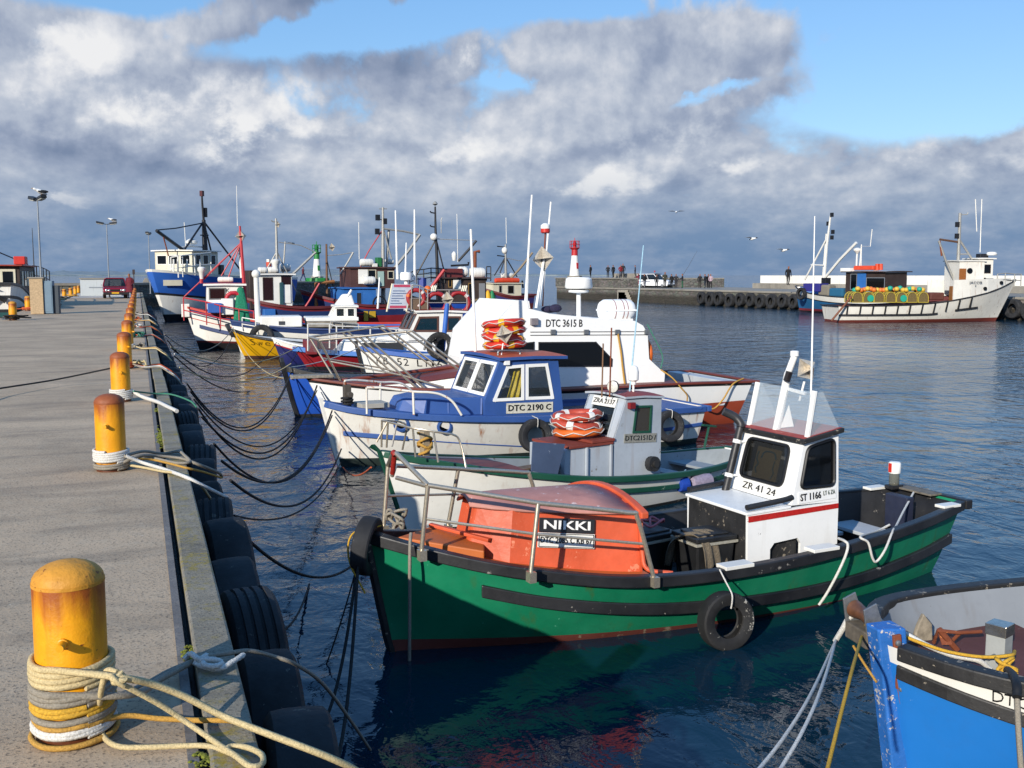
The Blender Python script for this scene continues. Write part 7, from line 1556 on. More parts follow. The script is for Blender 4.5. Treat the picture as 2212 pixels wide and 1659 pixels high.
# ---- right: two trawlers at the far pier
def right_boats():
 B = Boat('trawler', 'blue and white trawler with white mast and blue wheelhouse moored along the far pier', (57.0, 79.5), (59.2, 65.5), 'boat', FARG)
 BT = paint('steel_blue_hull', '2a6a9c', .45, .3, '8aa4b4', .12, scale=1.5); hf = [(0, 1.6), (.3, 2.0), (.65, 1.95), (.85, 1.4), (.94, .8), (1, .15)]; sh = [(0, 1.5), (.5, 1.45), (.8, 1.75), (1, 2.35)]
 B.hull(hf, sh, [('keel', 0, 2), ('wl', .1, 2), ('wl', .3, 3), ('sh', .62, 0), ('sh', .52, 2), ('sh', 0, 1)], [BT, WHT, BLK, paint('red_boot5', '8a3038', .5, .3, None, 0, scale=2)], rake=.6, pm=.2, pb=.6, draft=.4, inmat=[SKYB, DIRTYF], sole=.5); B.gunwale(BLK, .1, .08, out=.03); B.deck(DIRTYF, .45, .03, .97, 'deck', .05, .1)
 house(B, 'wheelhouse', 1826, 1912, 588, 632, 1.3, DKBR, [(1838, 592, 1850, 625), (1872, 600, 1910, 630)], WHT, DKGLASS, plain('grey_trim6', '7a8088', .5), False, .3); boxpx(B, 'blue_panel', 1852, 591, 1869, 628, 1.38, 1.31, SKYB, .01); boxpx(B, 'red_raft', 1843, 574, 1886, 583, .8, 0, ORR, .1); boxpx(B, 'white_hood', 1815, 579, 1835, 587, 1.2, .6, WHT)
 for k in (0, 1): stick(B, 'gas_bottle', [(1895 + 8 * k, 583), (1895 + 8 * k, 570)], .16, ORR, .3, None, 10)
 stick(B, 'mast', [(1780, 602), (1786, 530), (1794, 466)], .13, CANW, .2, .08); stick(B, 'mast', [(1777, 602), (1785, 505)], .07, CANW, 0); stick(B, 'stay', [(1738, 605), (1784, 518)], .08, CANW, .2); stick(B, 'crosstree', [(1752, 572), (1780, 573)], .06, CANW, .2); stick(B, 'boom', [(1782, 600), (1815, 560), (1850, 524)], .12, CANW, .2)
 for px, py in ((1797, 464), (1789, 483), (1799, 501), (1797, 513)): mb = MB(); mb.box(-.12, .12, -.1, .1, -.18, .18); mb.build('mast_lamp', BLKM, B.root, loc=B.loc(px, py, 'y', .2))
 stick(B, 'light_mast', [(1850, 575), (1852, 535)], .08, CANW, .1); stick(B, 'light_mast', [(1857, 574), (1861, 528)], .05, CANW, .1); stick(B, 'aerial_frame', [(1860, 575), (1861, 532), (1880, 532), (1884, 495)], .04, CANW, .1); mb = MB(); mb.lathe([(.1, -.3), (.32, -.05), (.32, .1), (.1, .2)], B.loc(1852, 540, 'y', .1), 12); mb.build('radar', CANW, B.root, smooth=40)
 boxpx(B, 'purple_crate', 1735, 612, 1770, 630, 1.5, .4, plain('indigo_crate', '2c2a7a', .6)); boxpx(B, 'hessian_bale', 1767, 615, 1790, 640, 1.3, .4, plain('grey_bale', '7a7468', .9), .15); boxpx(B, 'blue_net', 1790, 622, 1820, 642, 1.4, .2, plain('cyan_net', '1c5a7a', .9), .15); boxpx(B, 'black_winch', 1774, 600, 1784, 614, .6, 0, BLKM)
 bow_fender_tyre('black fender hung over the bow of the blue trawler at the far pier', B.world((B.loc(1739, 632, 'y', 1.3).x, 1.75, 1.65)), (-.9, -.1, .1), .55, RUB)
 # white trawler with the traps
 B = Boat('trawler', 'white trawler loaded with yellow lobster traps, dark framed panels along its side', (58.1, 57.7), (46.2, 60.7), 'boat', FARG)
 hf = [(0, 1.5), (.12, 1.75), (.4, 1.9), (.65, 1.85), (.82, 1.4), (.92, .8), (1, .15)]; sh = [(0, 1.18), (.3, 1.2), (.55, 1.42), (.8, 2.0), (.92, 2.5), (1, 3.0)]
 WJ = paint('white_trawler', 'dddad0', .45, .3, '8a8478', .2, .6, '8a5a34', scale=1.6)
 B.hull(hf, sh, [('keel', 0, 1), ('wl', .02, 1), ('wl', lambda u: .16 + .1 * u, 1), ('mid', .6, 0), ('sh', 0, 0)], [WJ, paint('brown_boot7', '6a2c22', .55, .3, None, 0, scale=2)], rake=1.4, pm=.2, pb=.55, draft=.4, inmat=[MAROON, DIRTYF], sole=.5); B.gunwale(BLK, .1, .07, out=.03); B.deck(MAROON, .3, .03, .97, 'deck', .05, .1)
 B.band(BLK, lambda u: interp([(0, .58), (.5, .62), (.6, .74)], u), .07, .13, .0, .56, 'rub_rail'); B.band(BLK, lambda u: interp([(.6, .82), (.8, 1.08)], u), .07, .13, .66, .80, 'rub_rail')
 for i in range(11):
  u = .045 + i * .068; mb = MB(); zt = interp(sh, u); zb = (.58 if u < .5 else .62 + (u - .5) * 1.6); p = B.pt(u, zt, -1); q = B.pt(u, zb, -1); q.x = p.x; mb.bar(q + Vector((0, -.03, 0)), p + Vector((0, -.03, 0)), .13, .07, (1, 0, 0)); mb.build('panel_frame', BLK, B.root)
 # cabin at the bow
 y = -1.0; house(B, 'forward_house', 2070, 2127, 565, 628, y, WJ, [], WHT, DKGLASS, WHT, False, .1, roof=True); house(B, 'wheelhouse', 2112, 2146, 560, 600, -.9, WJ, [(2122, 572, 2139, 590)], WHT, DKGLASS, DKBR, False, .15); boxpx(B, 'brown_door', 2073, 580, 2085, 640, -1.06, -1.01, plain('varnished_door', '8a5220', .5), .02)
 for px, py in ((2095, 585),): mb = MB(); mb.lathe([(.2, -.03), (.2, .03)], B.loc(px, py, 'y', -1.03), 14, (0, 1, 0)); mb.build('porthole', DKGLASS, B.root, smooth=40)
 lettering(B.root, 'JACOB', TEXTK, B.loc(2109, 622, 'y', -1.9) + Vector((0, 0, 0)), (1, 0, 0), (0, 0, 1), .26, 1.2) if False else None
 # raised forecastle
 mb = MB(); us = (.62, .72, .82, .9, .965)
 for s_ in (1, -1):
  o = len(mb.v)
  for u in us: p = B.sh(u, s_, .03); q = B.sh(u, s_, 0); top = 2.95 + .12 * (u - .62) * 3; mb.v += [(p.x, p.y - s_ * .02, p.z), (p.x, p.y - s_ * .06, max(top, p.z + .05)), (p.x, p.y - s_ * .12, max(top, p.z + .05)), (p.x, p.y - s_ * .12, p.z)]
  for i in range(len(us) - 1):
   for k in range(4): a = o + i * 4 + k; b = o + i * 4 + (k + 1) % 4; mb.f.append([a, b, b + 4, a + 4]); mb.m.append(0)
  mb.f.append([o, o + 1, o + 2, o + 3]); mb.m.append(0)
 mb.build('forecastle', WJ, B.root)
 p, q = B.pt(.69, 2.55, -1), B.pt(.78, 2.55, -1); p = B.sh(.70, -1, .75); q = B.sh(.775, -1, .45); p.z = q.z = 2.72; xd = q - p; n_ = Vector((xd.y, -xd.x, 0)).normalized(); n_ = n_ if n_.y < 0 else -n_
 for t_, z, s_, w_ in (('JACOBUS', 2.78, .20, 1.1), ('V', 2.55, .17, .16)): lettering(B.root, t_ if t_ != 'JACOBUS' else 'JACOB', plain('ink_grey', '3a3c40', .5), Vector(((p.x + q.x) / 2, (p.y + q.y) / 2, z)) + n_ * .10, xd, (0, 0, 1), s_, w_, .01)
 for u in (.80, .90): p = B.sh(u, -1, .35); mb = MB(); mb.lathe([(.13, -.05), (.13, .09)], p + Vector((0, .02, 0)), 12, (-.25, -1, 0)); mb.build('porthole', DKGLASS, B.root, smooth=40)
 stick(B, 'mast', [(2069, 640), (2070, 560), (2074, 460)], .16, GREYM, -.2, .10, 8); stick(B, 'mast_brace', [(2074, 520), (2110, 575), (2136, 615)], .08, GREYM, -.2); stick(B, 'spreader', [(2070, 549), (2092, 549)], .06, GREYM, -.2); stick(B, 'gaff', [(2070, 523), (2030, 517)], .08, plain('brown_spar2', '5a4030', .7), -.2); stick(B, 'boom', [(2028, 520), (2042, 560), (2062, 610)], .08, GREYM, -.2); stick(B, 'chain', [(2030, 520), (2034, 553)], .06, RUST, -.2); stick(B, 'wind_vane', [(2074, 464), (2090, 463), (2091, 459)], .04, GREYM, -.2)
 for px, py in ((2068, 485), (2067, 510)): mb = MB(); mb.box(-.12, .12, -.1, .1, -.18, .18); mb.build('mast_lamp', BLKM, B.root, loc=B.loc(px, py, 'y', -.2))
 stick(B, 'whip_aerial', [(2110, 500), (2107, 430)], .035, CANW, -.2); stick(B, 'whip_aerial', [(2117, 545), (2121, 430)], .035, CANW, -.2); mb = MB(); mb.lathe([(.35, -.08), (.38, 0), (.30, .14), (.02, .18)], B.loc(2142, 549, 'y', -.3), 14); mb.build('radar', CANW, B.root, smooth=40); boxpx(B, 'radar_base', 2118, 548, 2135, 562, -.3, .3, BLKM); canister(B, 2078, 2090, 568, 5, -.5); canister(B, 2092, 2104, 568, 5, -.3)
 rail_px(B, 'bow_rail', [(2155, 592, -.9), (2172, 590, -.7), (2192, 592, -.4), (2206, 592, -.1)], .9, .04, GREYM, mids=(.5,)); boxpx(B, 'orange_pump', 2058, 618, 2072, 652, -1.2, -.7, plain('ochre_machine', '8a5a2a', .6), .05); boxpx(B, 'winch', 2010, 632, 2040, 648, -.9, .3, paint('brown_winch', '5a2c20', .7, .5, scale=5), .08)
 # lobster traps: arched wire cages
 cage = plain('yellow_wire', 'b8a43c', .6); mesh_m = plain('trap_netting', '6a5a34', .9, 0, 30, .6); teal = plain('teal_float', '1f9a80', .5); orf = plain('orange_float', 'd0702c', .5); yef = plain('yellow_float', 'cfa83a', .5)
 xs = [1848, 1872, 1895, 1920, 1943, 1966, 1990]; names = ['leftmost', 'second from the left', 'third from the left', 'middle', 'third from the right', 'second from the right', 'rightmost']
 sc = None
 for i, px in enumerate(xs):
  a = B.loc(px, 653, 'y', -1.15); w_ = .36; h_ = .72
  t = thing('lobster_trap', 'yellow wire lobster trap, %s of the front row on the white trawler' % names[i], 'trap', B.world(a), B.root.rotation_euler[2], 'lobster traps on the white trawler')
  arch = lambda y_, k=1.: [Vector((-w_ * k, y_, 0)), Vector((-w_ * k, y_, h_ * .45))] + [Vector((w_ * k * cos(q), y_, h_ * .45 + h_ * .55 * k * sin(q))) for q in [pi - pi * j / 8 for j in range(1, 8)]] + [Vector((w_ * k, y_, h_ * .45)), Vector((w_ * k, y_, 0))]
  mb = MB()
  for y_ in (-.3, 0, .5, 1.0): mb.tube(arch(y_), .025, 5)
  for j in (0, 1, 3, 5, 7, 9, 10): q = arch(0)[j]; mb.tube([Vector((q.x, -.3, q.z)), Vector((q.x, 1.0, q.z))], .018, 5)
  mb.tube([Vector((-w_, -.3, 0)), Vector((w_, -.3, 0))], .025, 5); mb.build('frame', cage, t, smooth=50)
  mb = MB(); q0, q1 = arch(-.26, .94), arch(.96, .94); n_ = len(q0); mb.add(q0 + q1, [tuple(range(n_)), tuple(range(2 * n_ - 1, n_ - 1, -1))] + [(j, j + 1, n_ + j + 1, n_ + j) for j in range(n_ - 1)]); mb.build('netting', mesh_m, t)
  if i in (1, 4): mb = MB(); mb.lathe([(.02, 0), (.24, .01), (.24, .05), (.02, .06)], (.12, -.31, .28), 14, (0, -1, 0)); mb.build('funnel', teal, t, smooth=40)
 r5 = random.Random(12)
 for i in range(22):
  px = 1846 + i * 7; py = 627 - 5 * r5.random() + (2 if i in (0, 21) else 0); m_ = (teal, orf, yef, yef, orf)[(i * 3 + i // 4) % 5]; c = B.loc(px, py, 'y', -.95 + .7 * r5.random())
  mb = MB(); mb.ball((0, 0, 0), .19, .19, .17, 12, 8); o = mb.build('float', m_, None, smooth=60, loc=B.world(c)); nm = {teal: 'teal', orf: 'orange', yef: 'yellow'}[m_]
  tag(o, nm + ' net float lying among others on top of the lobster traps', 'float', nm + ' floats on the lobster traps')
 mb = MB(); a, b = B.loc(1840, 640, 'y', -1.9), B.loc(1796, 693, 'y', -2.0); mb.tube([a, a.lerp(b, .5), b], .07, 6); mb.build('sculling_oar', plain('rusty_spar', '7a4a34', .8), B.root, smooth=40)
right_boats()
# ------------------------------------------------------------------ far pier, breakwater, lighthouses
def stone(name):
 m, t, b = newmat(name); tc = t.new('ShaderNodeTexCoord').outputs['Object']; sp = t.new('ShaderNodeSeparateXYZ'); t.link(t.new('ShaderNodeNewGeometry').outputs['Position'], sp.inputs[0])
 v = t.mapping(tc, (1.0, 1.0, 1.9)); vo = t.new('ShaderNodeTexVoronoi'); vo.feature = 'DISTANCE_TO_EDGE'; vo.inputs['Scale'].default_value = 2.1; t.link(v, vo.inputs['Vector'])
 vc = t.new('ShaderNodeTexVoronoi'); vc.inputs['Scale'].default_value = 2.1; t.link(v, vc.inputs['Vector'])
 n = t.noise(tc, .5, 5, .6); n2 = t.noise(tc, 4, 4, .65)
 c = t.mix(t.mapr(n, .3, .7), lin('564e3d'), lin('766c56')); c = t.mix(.3, c, vc.outputs['Color'], 'OVERLAY'); hs = t.new('ShaderNodeHueSaturation'); hs.inputs['Saturation'].default_value = .35; t.link(c, hs.inputs['Color']); c = hs.outputs[0]
 c = t.mix(t.mapr(vo.outputs[0], .05, .0), c, lin('4a463e')); c = t.mix(t.math('MULTIPLY', t.mapr(n2, .5, .7), .6), c, lin('4a4438'))
 wet = t.mapr(t.math('ADD', sp.outputs[2], t.math('MULTIPLY', n2, .5)), -.25, -.65)
 c = t.mix(t.math('MULTIPLY', wet, .82), c, lin('2a2418')); t.link(c, b.inputs['Base Color']); b.inputs['Roughness'].default_value = .85
 t.link(t.bump(t.math('ADD', t.mapr(vo.outputs[0], 0, .12), t.math('MULTIPLY', n2, .3)), .8, .06), b.inputs['Normal']); return m
STONE = stone('harbour_stone'); PCON = concrete('pier_concrete', '8f8a80', .2, 0, .3)
A0 = Vector((56.2, 136.)); A1 = Vector((58.9, 92.)); A2 = Vector((61.4, 50.)); A3 = Vector((63., 20.))
def pier():
 T = thing('pier', 'long stone harbour pier with concrete deck across the water on the right', 'pier', (60, 90, W))
 o = Vector((60, 90, W))
 mb = MB(); ring = [A0, A1, A2, A3, A3 + Vector((17, 0)), A2 + Vector((16, 0)), A1 + Vector((15, 0)), A0 + Vector((16, 4))]
 mb.prism([Vector((p.x, p.y, W - 2)) - o for p in ring], (0, 0, 2 - W - .16)); mb.build('wall', STONE, T)
 mb = MB(); mb.prism([Vector((p.x + (-.12 if i < 4 else .1), p.y, -.155)) - o for i, p in enumerate(ring)], (0, 0, .2)); mb.build('deck', PCON, T, bevel=.03)
 mb = MB(); e0 = A0.lerp(A1, .42); mb.prism([Vector((p.x, p.y, .05)) - o for p in (A0 + Vector((-.15, .1)), e0 + Vector((-.15, 0)), e0 + Vector((15, 0)), A0 + Vector((16, 4.2)))], (0, 0, 1.1)); mb.build('raised_end', STONE, T)
 mb = MB(); mb.prism([Vector((p.x, p.y, 1.153)) - o for p in (A0 + Vector((-.3, .2)), e0 + Vector((-.3, 0)), e0 + Vector((15, 0)), A0 + Vector((16, 4.3)))], (0, 0, .12)); mb.build('coping', PCON, T)
 # white parapet on the seaward side
 mb = MB(); a, b = A1.lerp(A0, .35) + Vector((13.2, 0)), A3 + Vector((14.5, 0)); mb.prism([Vector((a.x, a.y, .05)) - o, Vector((b.x, b.y, .05)) - o, Vector((b.x + 1.5, b.y, .05)) - o, Vector((a.x + 1.5, a.y, .05)) - o], (0, 0, 1.54)); mb.build('parapet', paint('whitewashed_wall', 'e8e4da', .7, .35, '9a9488', .25, .3, '8a8070', scale=.5, bump=.2), T)
 mb = MB(); mb.prism([Vector((a.x - 1.1, a.y, .05)) - o, Vector((b.x - 1.1, b.y, .05)) - o, Vector((b.x + .0, b.y, .05)) - o, Vector((a.x + .0, a.y, .05)) - o], (0, 0, .62)); mb.build('parapet_step', PCON, T)
 # low wall and clutter at the end
 mb = MB(); a, b = PD(1327, 594, 145), PD(1375, 594, 140)
 mb.bar(Vector((a.x, a.y, 1.55)) - o, Vector((b.x, b.y, 1.55)) - o, .4, .62); mb.build('end_wall', PCON, T)
 c = concrete('landing_steps', 'a49d90', .2)
 mb = MB(); p = A0.lerp(A1, .44); 
 for k in range(6): mb.box(p.x - .5 - o.x, p.x - .1 - o.x, p.y - 1.2 - .3 * k - o.y, p.y + 1.0 - .3 * k - o.y, W - o.z, -.2 - .3 * k - o.z)
 mb.build('steps', c, T)
pier()
def stone_breakwater():
 o = Vector((10, 120, W)); T = thing('breakwater', 'grey breakwater wall crossing behind the far end of the quay', 'breakwater', o)
 a, b, e = Vector((-60, 106, W - 2)), Vector((-2, 109, W - 2)), PD(752, 610, 137); e.z = W - 2
 mb = MB(); n = Vector((-.25, 1, 0)) * 7; mb.prism([a - o, b - o, e - o, e + n - o, b + n - o, a + n - o], (0, 0, 2 - W + .62)); mb.build('wall', STONE, T)
 mb = MB(); g = Vector((0, -.15, 0)); up = Vector((0, 0, 2 - W + .623)); mb.prism([a + g + up - o, b + g + up - o, e + g + up - o, e + n + up - o, b + n + up - o, a + n + up - o], (0, 0, .22)); mb.build('deck', PCON, T)
 mb = MB(); r6 = random.Random(3)
 for i in range(9):
  p = a.lerp(b, .25 + .08 * i) if i < 5 else b.lerp(e, .05 + .10 * (i - 5)); s_ = r6.uniform(.35, .7); q = p + n * .8 - o; q.z = .84 - o.z + W + 2 - 2; mb.hexa([(q.x - s_, q.y - s_, .86 - W), (q.x + s_, q.y - s_, .86 - W), (q.x + s_, q.y + s_, .86 - W), (q.x - s_, q.y + s_, .86 - W)], [(q.x - s_ * .4, q.y - s_ * .4, .86 - W + s_ * 1.3), (q.x + s_ * .4, q.y - s_ * .4, .86 - W + s_ * 1.3), (q.x + s_ * .4, q.y + s_ * .4, .86 - W + s_ * 1.3), (q.x - s_ * .4, q.y + s_ * .4, .86 - W + s_ * 1.3)])
 mb.build_each('wave_block', PCON, T, bevel=.05)
stone_breakwater()
# pier tyres
tp0 = tag(tyre_mesh(.76, .5, .38, True, 28).build('tyre_fender', RUB, smooth=35), 'huge black earthmover tyre hung on the far pier wall', 'tyre', 'huge tyres hung along the far pier')
r7 = random.Random(6)
for i in range(25):
 t_ = i / 24.5 + r7.uniform(-.006, .006); q = Vector((58.45, 99)).lerp(Vector((61.05, 56)), t_); o = tp0 if i == 0 else tp0.copy()
 if i: COL.objects.link(o)
 o.location = (q.x - .42, q.y, -.92 + r7.uniform(-.12, .12)); o.rotation_euler = (r7.uniform(0, 6), r7.uniform(-.05, .05), radians(3)); s_ = r7.uniform(.88, 1.08); o.scale = (1, s_, s_)
def lighthouse(name, label, base, h, top, red, group='harbour lights on the pier heads'):
 T = thing(name, label, 'lighthouse', base, .3, group); r = h * .175
 mb = MB(); mb.lathe([(r * 1.45, -.06), (r * 1.45, .25)], n=8); mb.build('plinth', PCON, T)
 mb = MB(); mb.lathe([(r, .25), (r * .62, h * .74), (r * .62, h * .74 + .01)], n=24); mb.build('tower', paint('tower_white', 'e4e2dc', .5, .2, None, 0, .3, '8a8478', scale=1), T, smooth=40)
 mb = MB(); mb.lathe([(r * .62, h * .74 + .012), (r * .60, h * .94), (r * .85, h * .975), (r * .98, h)], n=24); mb.build('gallery', top, T, smooth=40)
 mb = MB(); mb.lathe([(r * .98, h + .001), (r * .98, h + .05)], n=24)
 for i in range(8): a = 2 * pi * i / 8; mb.pole((r * .95 * cos(a), r * .95 * sin(a), h), (r * .95 * cos(a), r * .95 * sin(a), h + .95), .03, n=5)
 for z in (h + .5, h + .95): mb.tube([Vector((r * .95 * cos(2 * pi * i / 16), r * .95 * sin(2 * pi * i / 16), z)) for i in range(16)], .03, 5, True)
 mb.build('railing', top, T, smooth=40)
 mb = MB(); mb.lathe([(r * .36, h + .05), (r * .34, h + .5), (r * .42, h + .62), (r * .2, h + .95), (.05, h + 1.05), (.04, h + 1.4)], n=14); mb.build('lantern', top, T, smooth=30)
 mb = MB(); mb.box(-.14, .14, -r * .95, -r * .62, h * .30, h * .50); mb.build('door', red, T, bevel=.02)
REDT = paint('lighthouse_red', 'b01c22', .45, .25, None, 0, scale=2); GRNT = paint('lighthouse_green', '1c7a34', .45, .25, None, 0, scale=2)
lb = PD(1241, 596, 144); lb.z = 1.29; lighthouse('lighthouse', 'small white lighthouse with red lantern gallery at the end of the pier', lb, 4.1, REDT, REDT)
lg = PD(688, 606, 133); lg.z = .86 + .0; lighthouse('lighthouse', 'small white harbour light with green top behind the trawler masts', lg + Vector((0, 1, .35)), 3.3, GRNT, GRNT)
mb = MB(); mb.lathe([(1.6, 0), (1.6, .55), (1.5, .62)], n=10); tag(mb.build('plinth', GRNT, None, loc=lg + Vector((0, 1, -.2)), bevel=.03), 'green painted plinth below the green harbour light', 'plinth')
# ------------------------------------------------------------------ people
def clothes(name, jacket, trousers, hair='1c1512', skin='8a5a44'):
 if name in MATS: return MATS[name]
 m, t, b = newmat(name); tc = t.new('ShaderNodeTexCoord').outputs['Object']; sp = t.new('ShaderNodeSeparateXYZ'); t.link(tc, sp.inputs[0]); z = sp.outputs[2]; y = sp.outputs[1]
 n = t.noise(tc, 9, 4, .6); zn = t.math('ADD', z, t.math('MULTIPLY', t.math('SUBTRACT', n, .5), .05))
 dk = lambda c, k: tuple(x * k for x in lin(c)[:3]) + (1,)
 c = t.mix(t.mapr(zn, .09, .10), lin('141210'), t.mix(n, dk(trousers, .7), lin(trousers))); c = t.mix(t.mapr(zn, .86, .865), c, t.mix(n, dk(jacket, .65), lin(jacket))); c = t.mix(t.mapr(z, 1.46, 1.465), c, lin(skin))
 hairline = t.math('ADD', z, t.math('MULTIPLY', y, -.55)); c = t.mix(t.mapr(hairline, 1.655, 1.66), c, lin(hair)); t.link(c, b.inputs['Base Color']); b.inputs['Roughness'].default_value = .85; MATS[name] = m; return m
def person_mesh(pose):
 """one skinned surface: joints and radii, facing +y"""
 V = []; E = []; Rr = []
 def j(p, r, par=None):
  V.append(p); Rr.append(r); 
  if par is not None: E.append((par, len(V) - 1))
  return len(V) - 1
 pel = j((0, 0, .93), (.15, .11)); ch0 = j((0, 0, 1.10), (.145, .105), pel); ch = j((0, .01, 1.30), (.175, .115), ch0); nk0 = j((0, 0, 1.43), (.085, .07), ch); nk = j((0, .01, 1.50), (.055, .055), nk0)
 h0 = j((0, .03, 1.56), (.070, .080), nk); h1 = j((0, .03, 1.65), (.080, .100), h0); h2 = j((0, .015, 1.72), (.062, .075), h1); j((0, .118, 1.605), (.014, .018), h0)
 st = .28 if pose == 'walk' else .02
 for s_ in (1, -1):
  fy = st * s_; hip = j((.095 * s_, 0, .86), (.095, .095), pel); kn = j((.10 * s_, fy * .55 + .03, .49), (.066, .066), hip); an = j((.105 * s_, fy - (.10 if fy < 0 else 0), .10), (.046, .050), kn); j((.115 * s_, fy + .13, .045), (.042, .035), an)
  sh = j((.20 * s_, 0, 1.38), (.075, .07), ch)
  if pose == 'pockets': el = j((.285 * s_, -.05, 1.12), (.056, .056), sh); wr = j((.19 * s_, .10, .95), (.045, .045), el); j((.16 * s_, .13, .90), (.042, .03), wr)
  elif pose == 'rod': el = j((.25 * s_, .08, 1.13), (.052, .052), sh); wr = j((.12 * s_, .32, 1.12 + .06 * s_), (.040, .040), el); j((.08 * s_, .39, 1.14 + .06 * s_), (.040, .034), wr)
  elif pose == 'walk': el = j((.26 * s_, -.12 * s_ - .02, 1.12), (.052, .052), sh); wr = j((.25 * s_, -.22 * s_ + .10, .90), (.040, .040), el); j((.24 * s_, -.24 * s_ + .13, .81), (.036, .026), wr)
  else: el = j((.27 * s_, -.02, 1.11), (.052, .052), sh); wr = j((.26 * s_, .06, .87), (.040, .040), el); j((.25 * s_, .09, .78), (.036, .026), wr)
 me = bpy.data.meshes.new('person'); me.from_pydata(V, E, []); o = bpy.data.objects.new('person', me); COL.objects.link(o)
 sk = o.modifiers.new('skin', 'SKIN'); sk.use_smooth_shade = True; sv_ = me.skin_vertices[0].data
 for i, r in enumerate(Rr): sv_[i].radius = r
 sv_[0].use_root = True; ss = o.modifiers.new('sub', 'SUBSURF'); ss.levels = 1; ss.render_levels = 1
 dg = bpy.context.evaluated_depsgraph_get(); m2 = bpy.data.meshes.new_from_object(o.evaluated_get(dg)); bpy.data.objects.remove(o); return m2
PM = {k: person_mesh(k) for k in ('stand', 'pockets', 'walk', 'rod')}
def coat(parent, mat, long=False):
 mb = MB(); z0 = .45 if long else .74; mb.lathe([(.235, z0), (.215, .95), (.205, 1.2), (.20, 1.36), (.10, 1.46)], n=16)
 for i, v in enumerate(mb.v): mb.v[i] = (v[0] * 1.08, v[1] * .72, v[2])
 return mb.build('coat', mat, parent, smooth=60)
def person(px, py, dist, zf, pose, jac, tro, label, face=0., h=1., long=None, group=None, rod=False):
 p = PD(px, py, dist); p.z = zf; me = PM[pose].copy(); me.materials.clear(); me.materials.append(clothes('clothes_' + jac + tro, jac, tro)); me.name = 'person'
 o = bpy.data.objects.new('person', me); COL.objects.link(o); o.location = p; o.rotation_euler = (0, 0, face); o.scale = (h, h, h); tag(o, label, 'person', group)
 if long: coat(o, plain('coat_' + long, long, .85, 0, 12, .4), True)
 if rod:
  mb = MB(); a = p + Vector((cos(face + pi / 2) * .36, sin(face + pi / 2) * .36, .85)); d = Vector((_r[0], _r[1], 0)); mb.tube([a - d * .3 - Vector((0, 0, .4)), a + d * 1.0 + Vector((0, 0, 1.7)), a + d * 2.1 + Vector((0, 0, 3.7))], [.025, .018, .008], 5)
  tag(mb.build('fishing_rod', plain('rod_dark', '3a342e', .5), None, smooth=50), 'long thin fishing rod held up by the angler in green trousers', 'rod')
 return o
GP = 'people standing on the far pier'
c6 = lambda x, y: (1152 + x * .2604, 480 + y * .2604)
ppl = [(475, 1.285, 142, 'stand', '16161c', '14141a', 'person in black clothes standing alone right of the red lighthouse'), (619, 1.285, 141, 'pockets', '14161c', '1a1a22', 'person in dark jacket, left one of the pair by the low end wall'), (663, 1.285, 141, 'stand', '121218', '101014', 'person in black, right one of the pair by the low end wall'), (724, 1.285, 140, 'pockets', '7a1620', '3a3a44', 'person in dark red jacket on the raised pier end'), (743, 1.285, 142, 'stand', '15151a', '15151a', 'tall person in black just behind the dark red jacket'), (845, 1.285, 140, 'pockets', '2e2a3c', '1c1c22', 'person in plum grey jacket standing left of the pale blue aerial'),
  (870, .05, 132, 'stand', '5a1626', '2a1a20', 'person in long wine red coat standing left of the white pickup'), (923, .05, 131, 'stand', '15161c', '8a8a90', 'person in black jacket and pale trousers at the tail of the pickup'), (1024, .05, 126, 'stand', '101014', '121216', 'person in black in front of the white pickup'), (1092, .05, 124, 'pockets', '3c3a2a', '2a2a26', 'person in olive parka at the bonnet of the pickup'), (1148, .05, 127, 'stand', '14141a', '16161c', 'person in black, first one right of the pickup'), (1185, .05, 127, 'pockets', '1e1e26', '23232a', 'person in charcoal jacket, second one right of the pickup'),
  (1238, .05, 126, 'rod', '22242e', '14583a', 'person in green trousers holding a fishing rod'), (1383, .05, 126, 'stand', '15151a', '2a2a24', 'person in black top, left of the group of four'), (1426, .05, 126, 'pockets', '1c2028', '24303c', 'person in dark blue grey jacket, second of the group of four'), (1452, .05, 127, 'stand', '121216', '16161a', 'person in black, third of the group of four'), (1472, .05, 126, 'pockets', 'b09aa4', '15151a', 'person in pale pink top with black trousers, right of the group of four'), (2115, .67, 101, 'stand', '0e0f12', '141416', 'person in black standing on the step of the white parapet')]
for i, (x, zf, d, pose, j_, t_, lab) in enumerate(ppl):
 person(*c6(x, 440), d, zf, pose, j_, t_, lab, face=(.6, 2.8, .2, 3.0, 2.6, 1.2, 2.9, .4, 2.7, 3.1, .1, 2.5, 0.9, 2.8, .5, 3.0, 2.2, 3.0)[i], h=(1, .98, 1, 1, 1.12, .98, 1.05, 1, .96, 1.14, 1, 1, 1.02, 1, 1, 1, 1, 1.05)[i], long='6a1a2c' if i == 6 else None, group=GP, rod=(i == 12))
person(1892, 600, 96, .67, 'stand', '9a7a6a', '22242c', 'person in sandy pink top behind the blue trawler wheelhouse', 3., 1., None, GP)
person(281, 640, 77, 0, 'pockets', '5a1422', '23283a', 'person in long maroon coat standing right of the red car', 2.6, 1.02, '641626')
person(655, 608, 131, .86, 'walk', '5a2230', '1c2a5a', 'person in dark red jacket walking on the breakwater left of the green light', -1.2, 1.05)
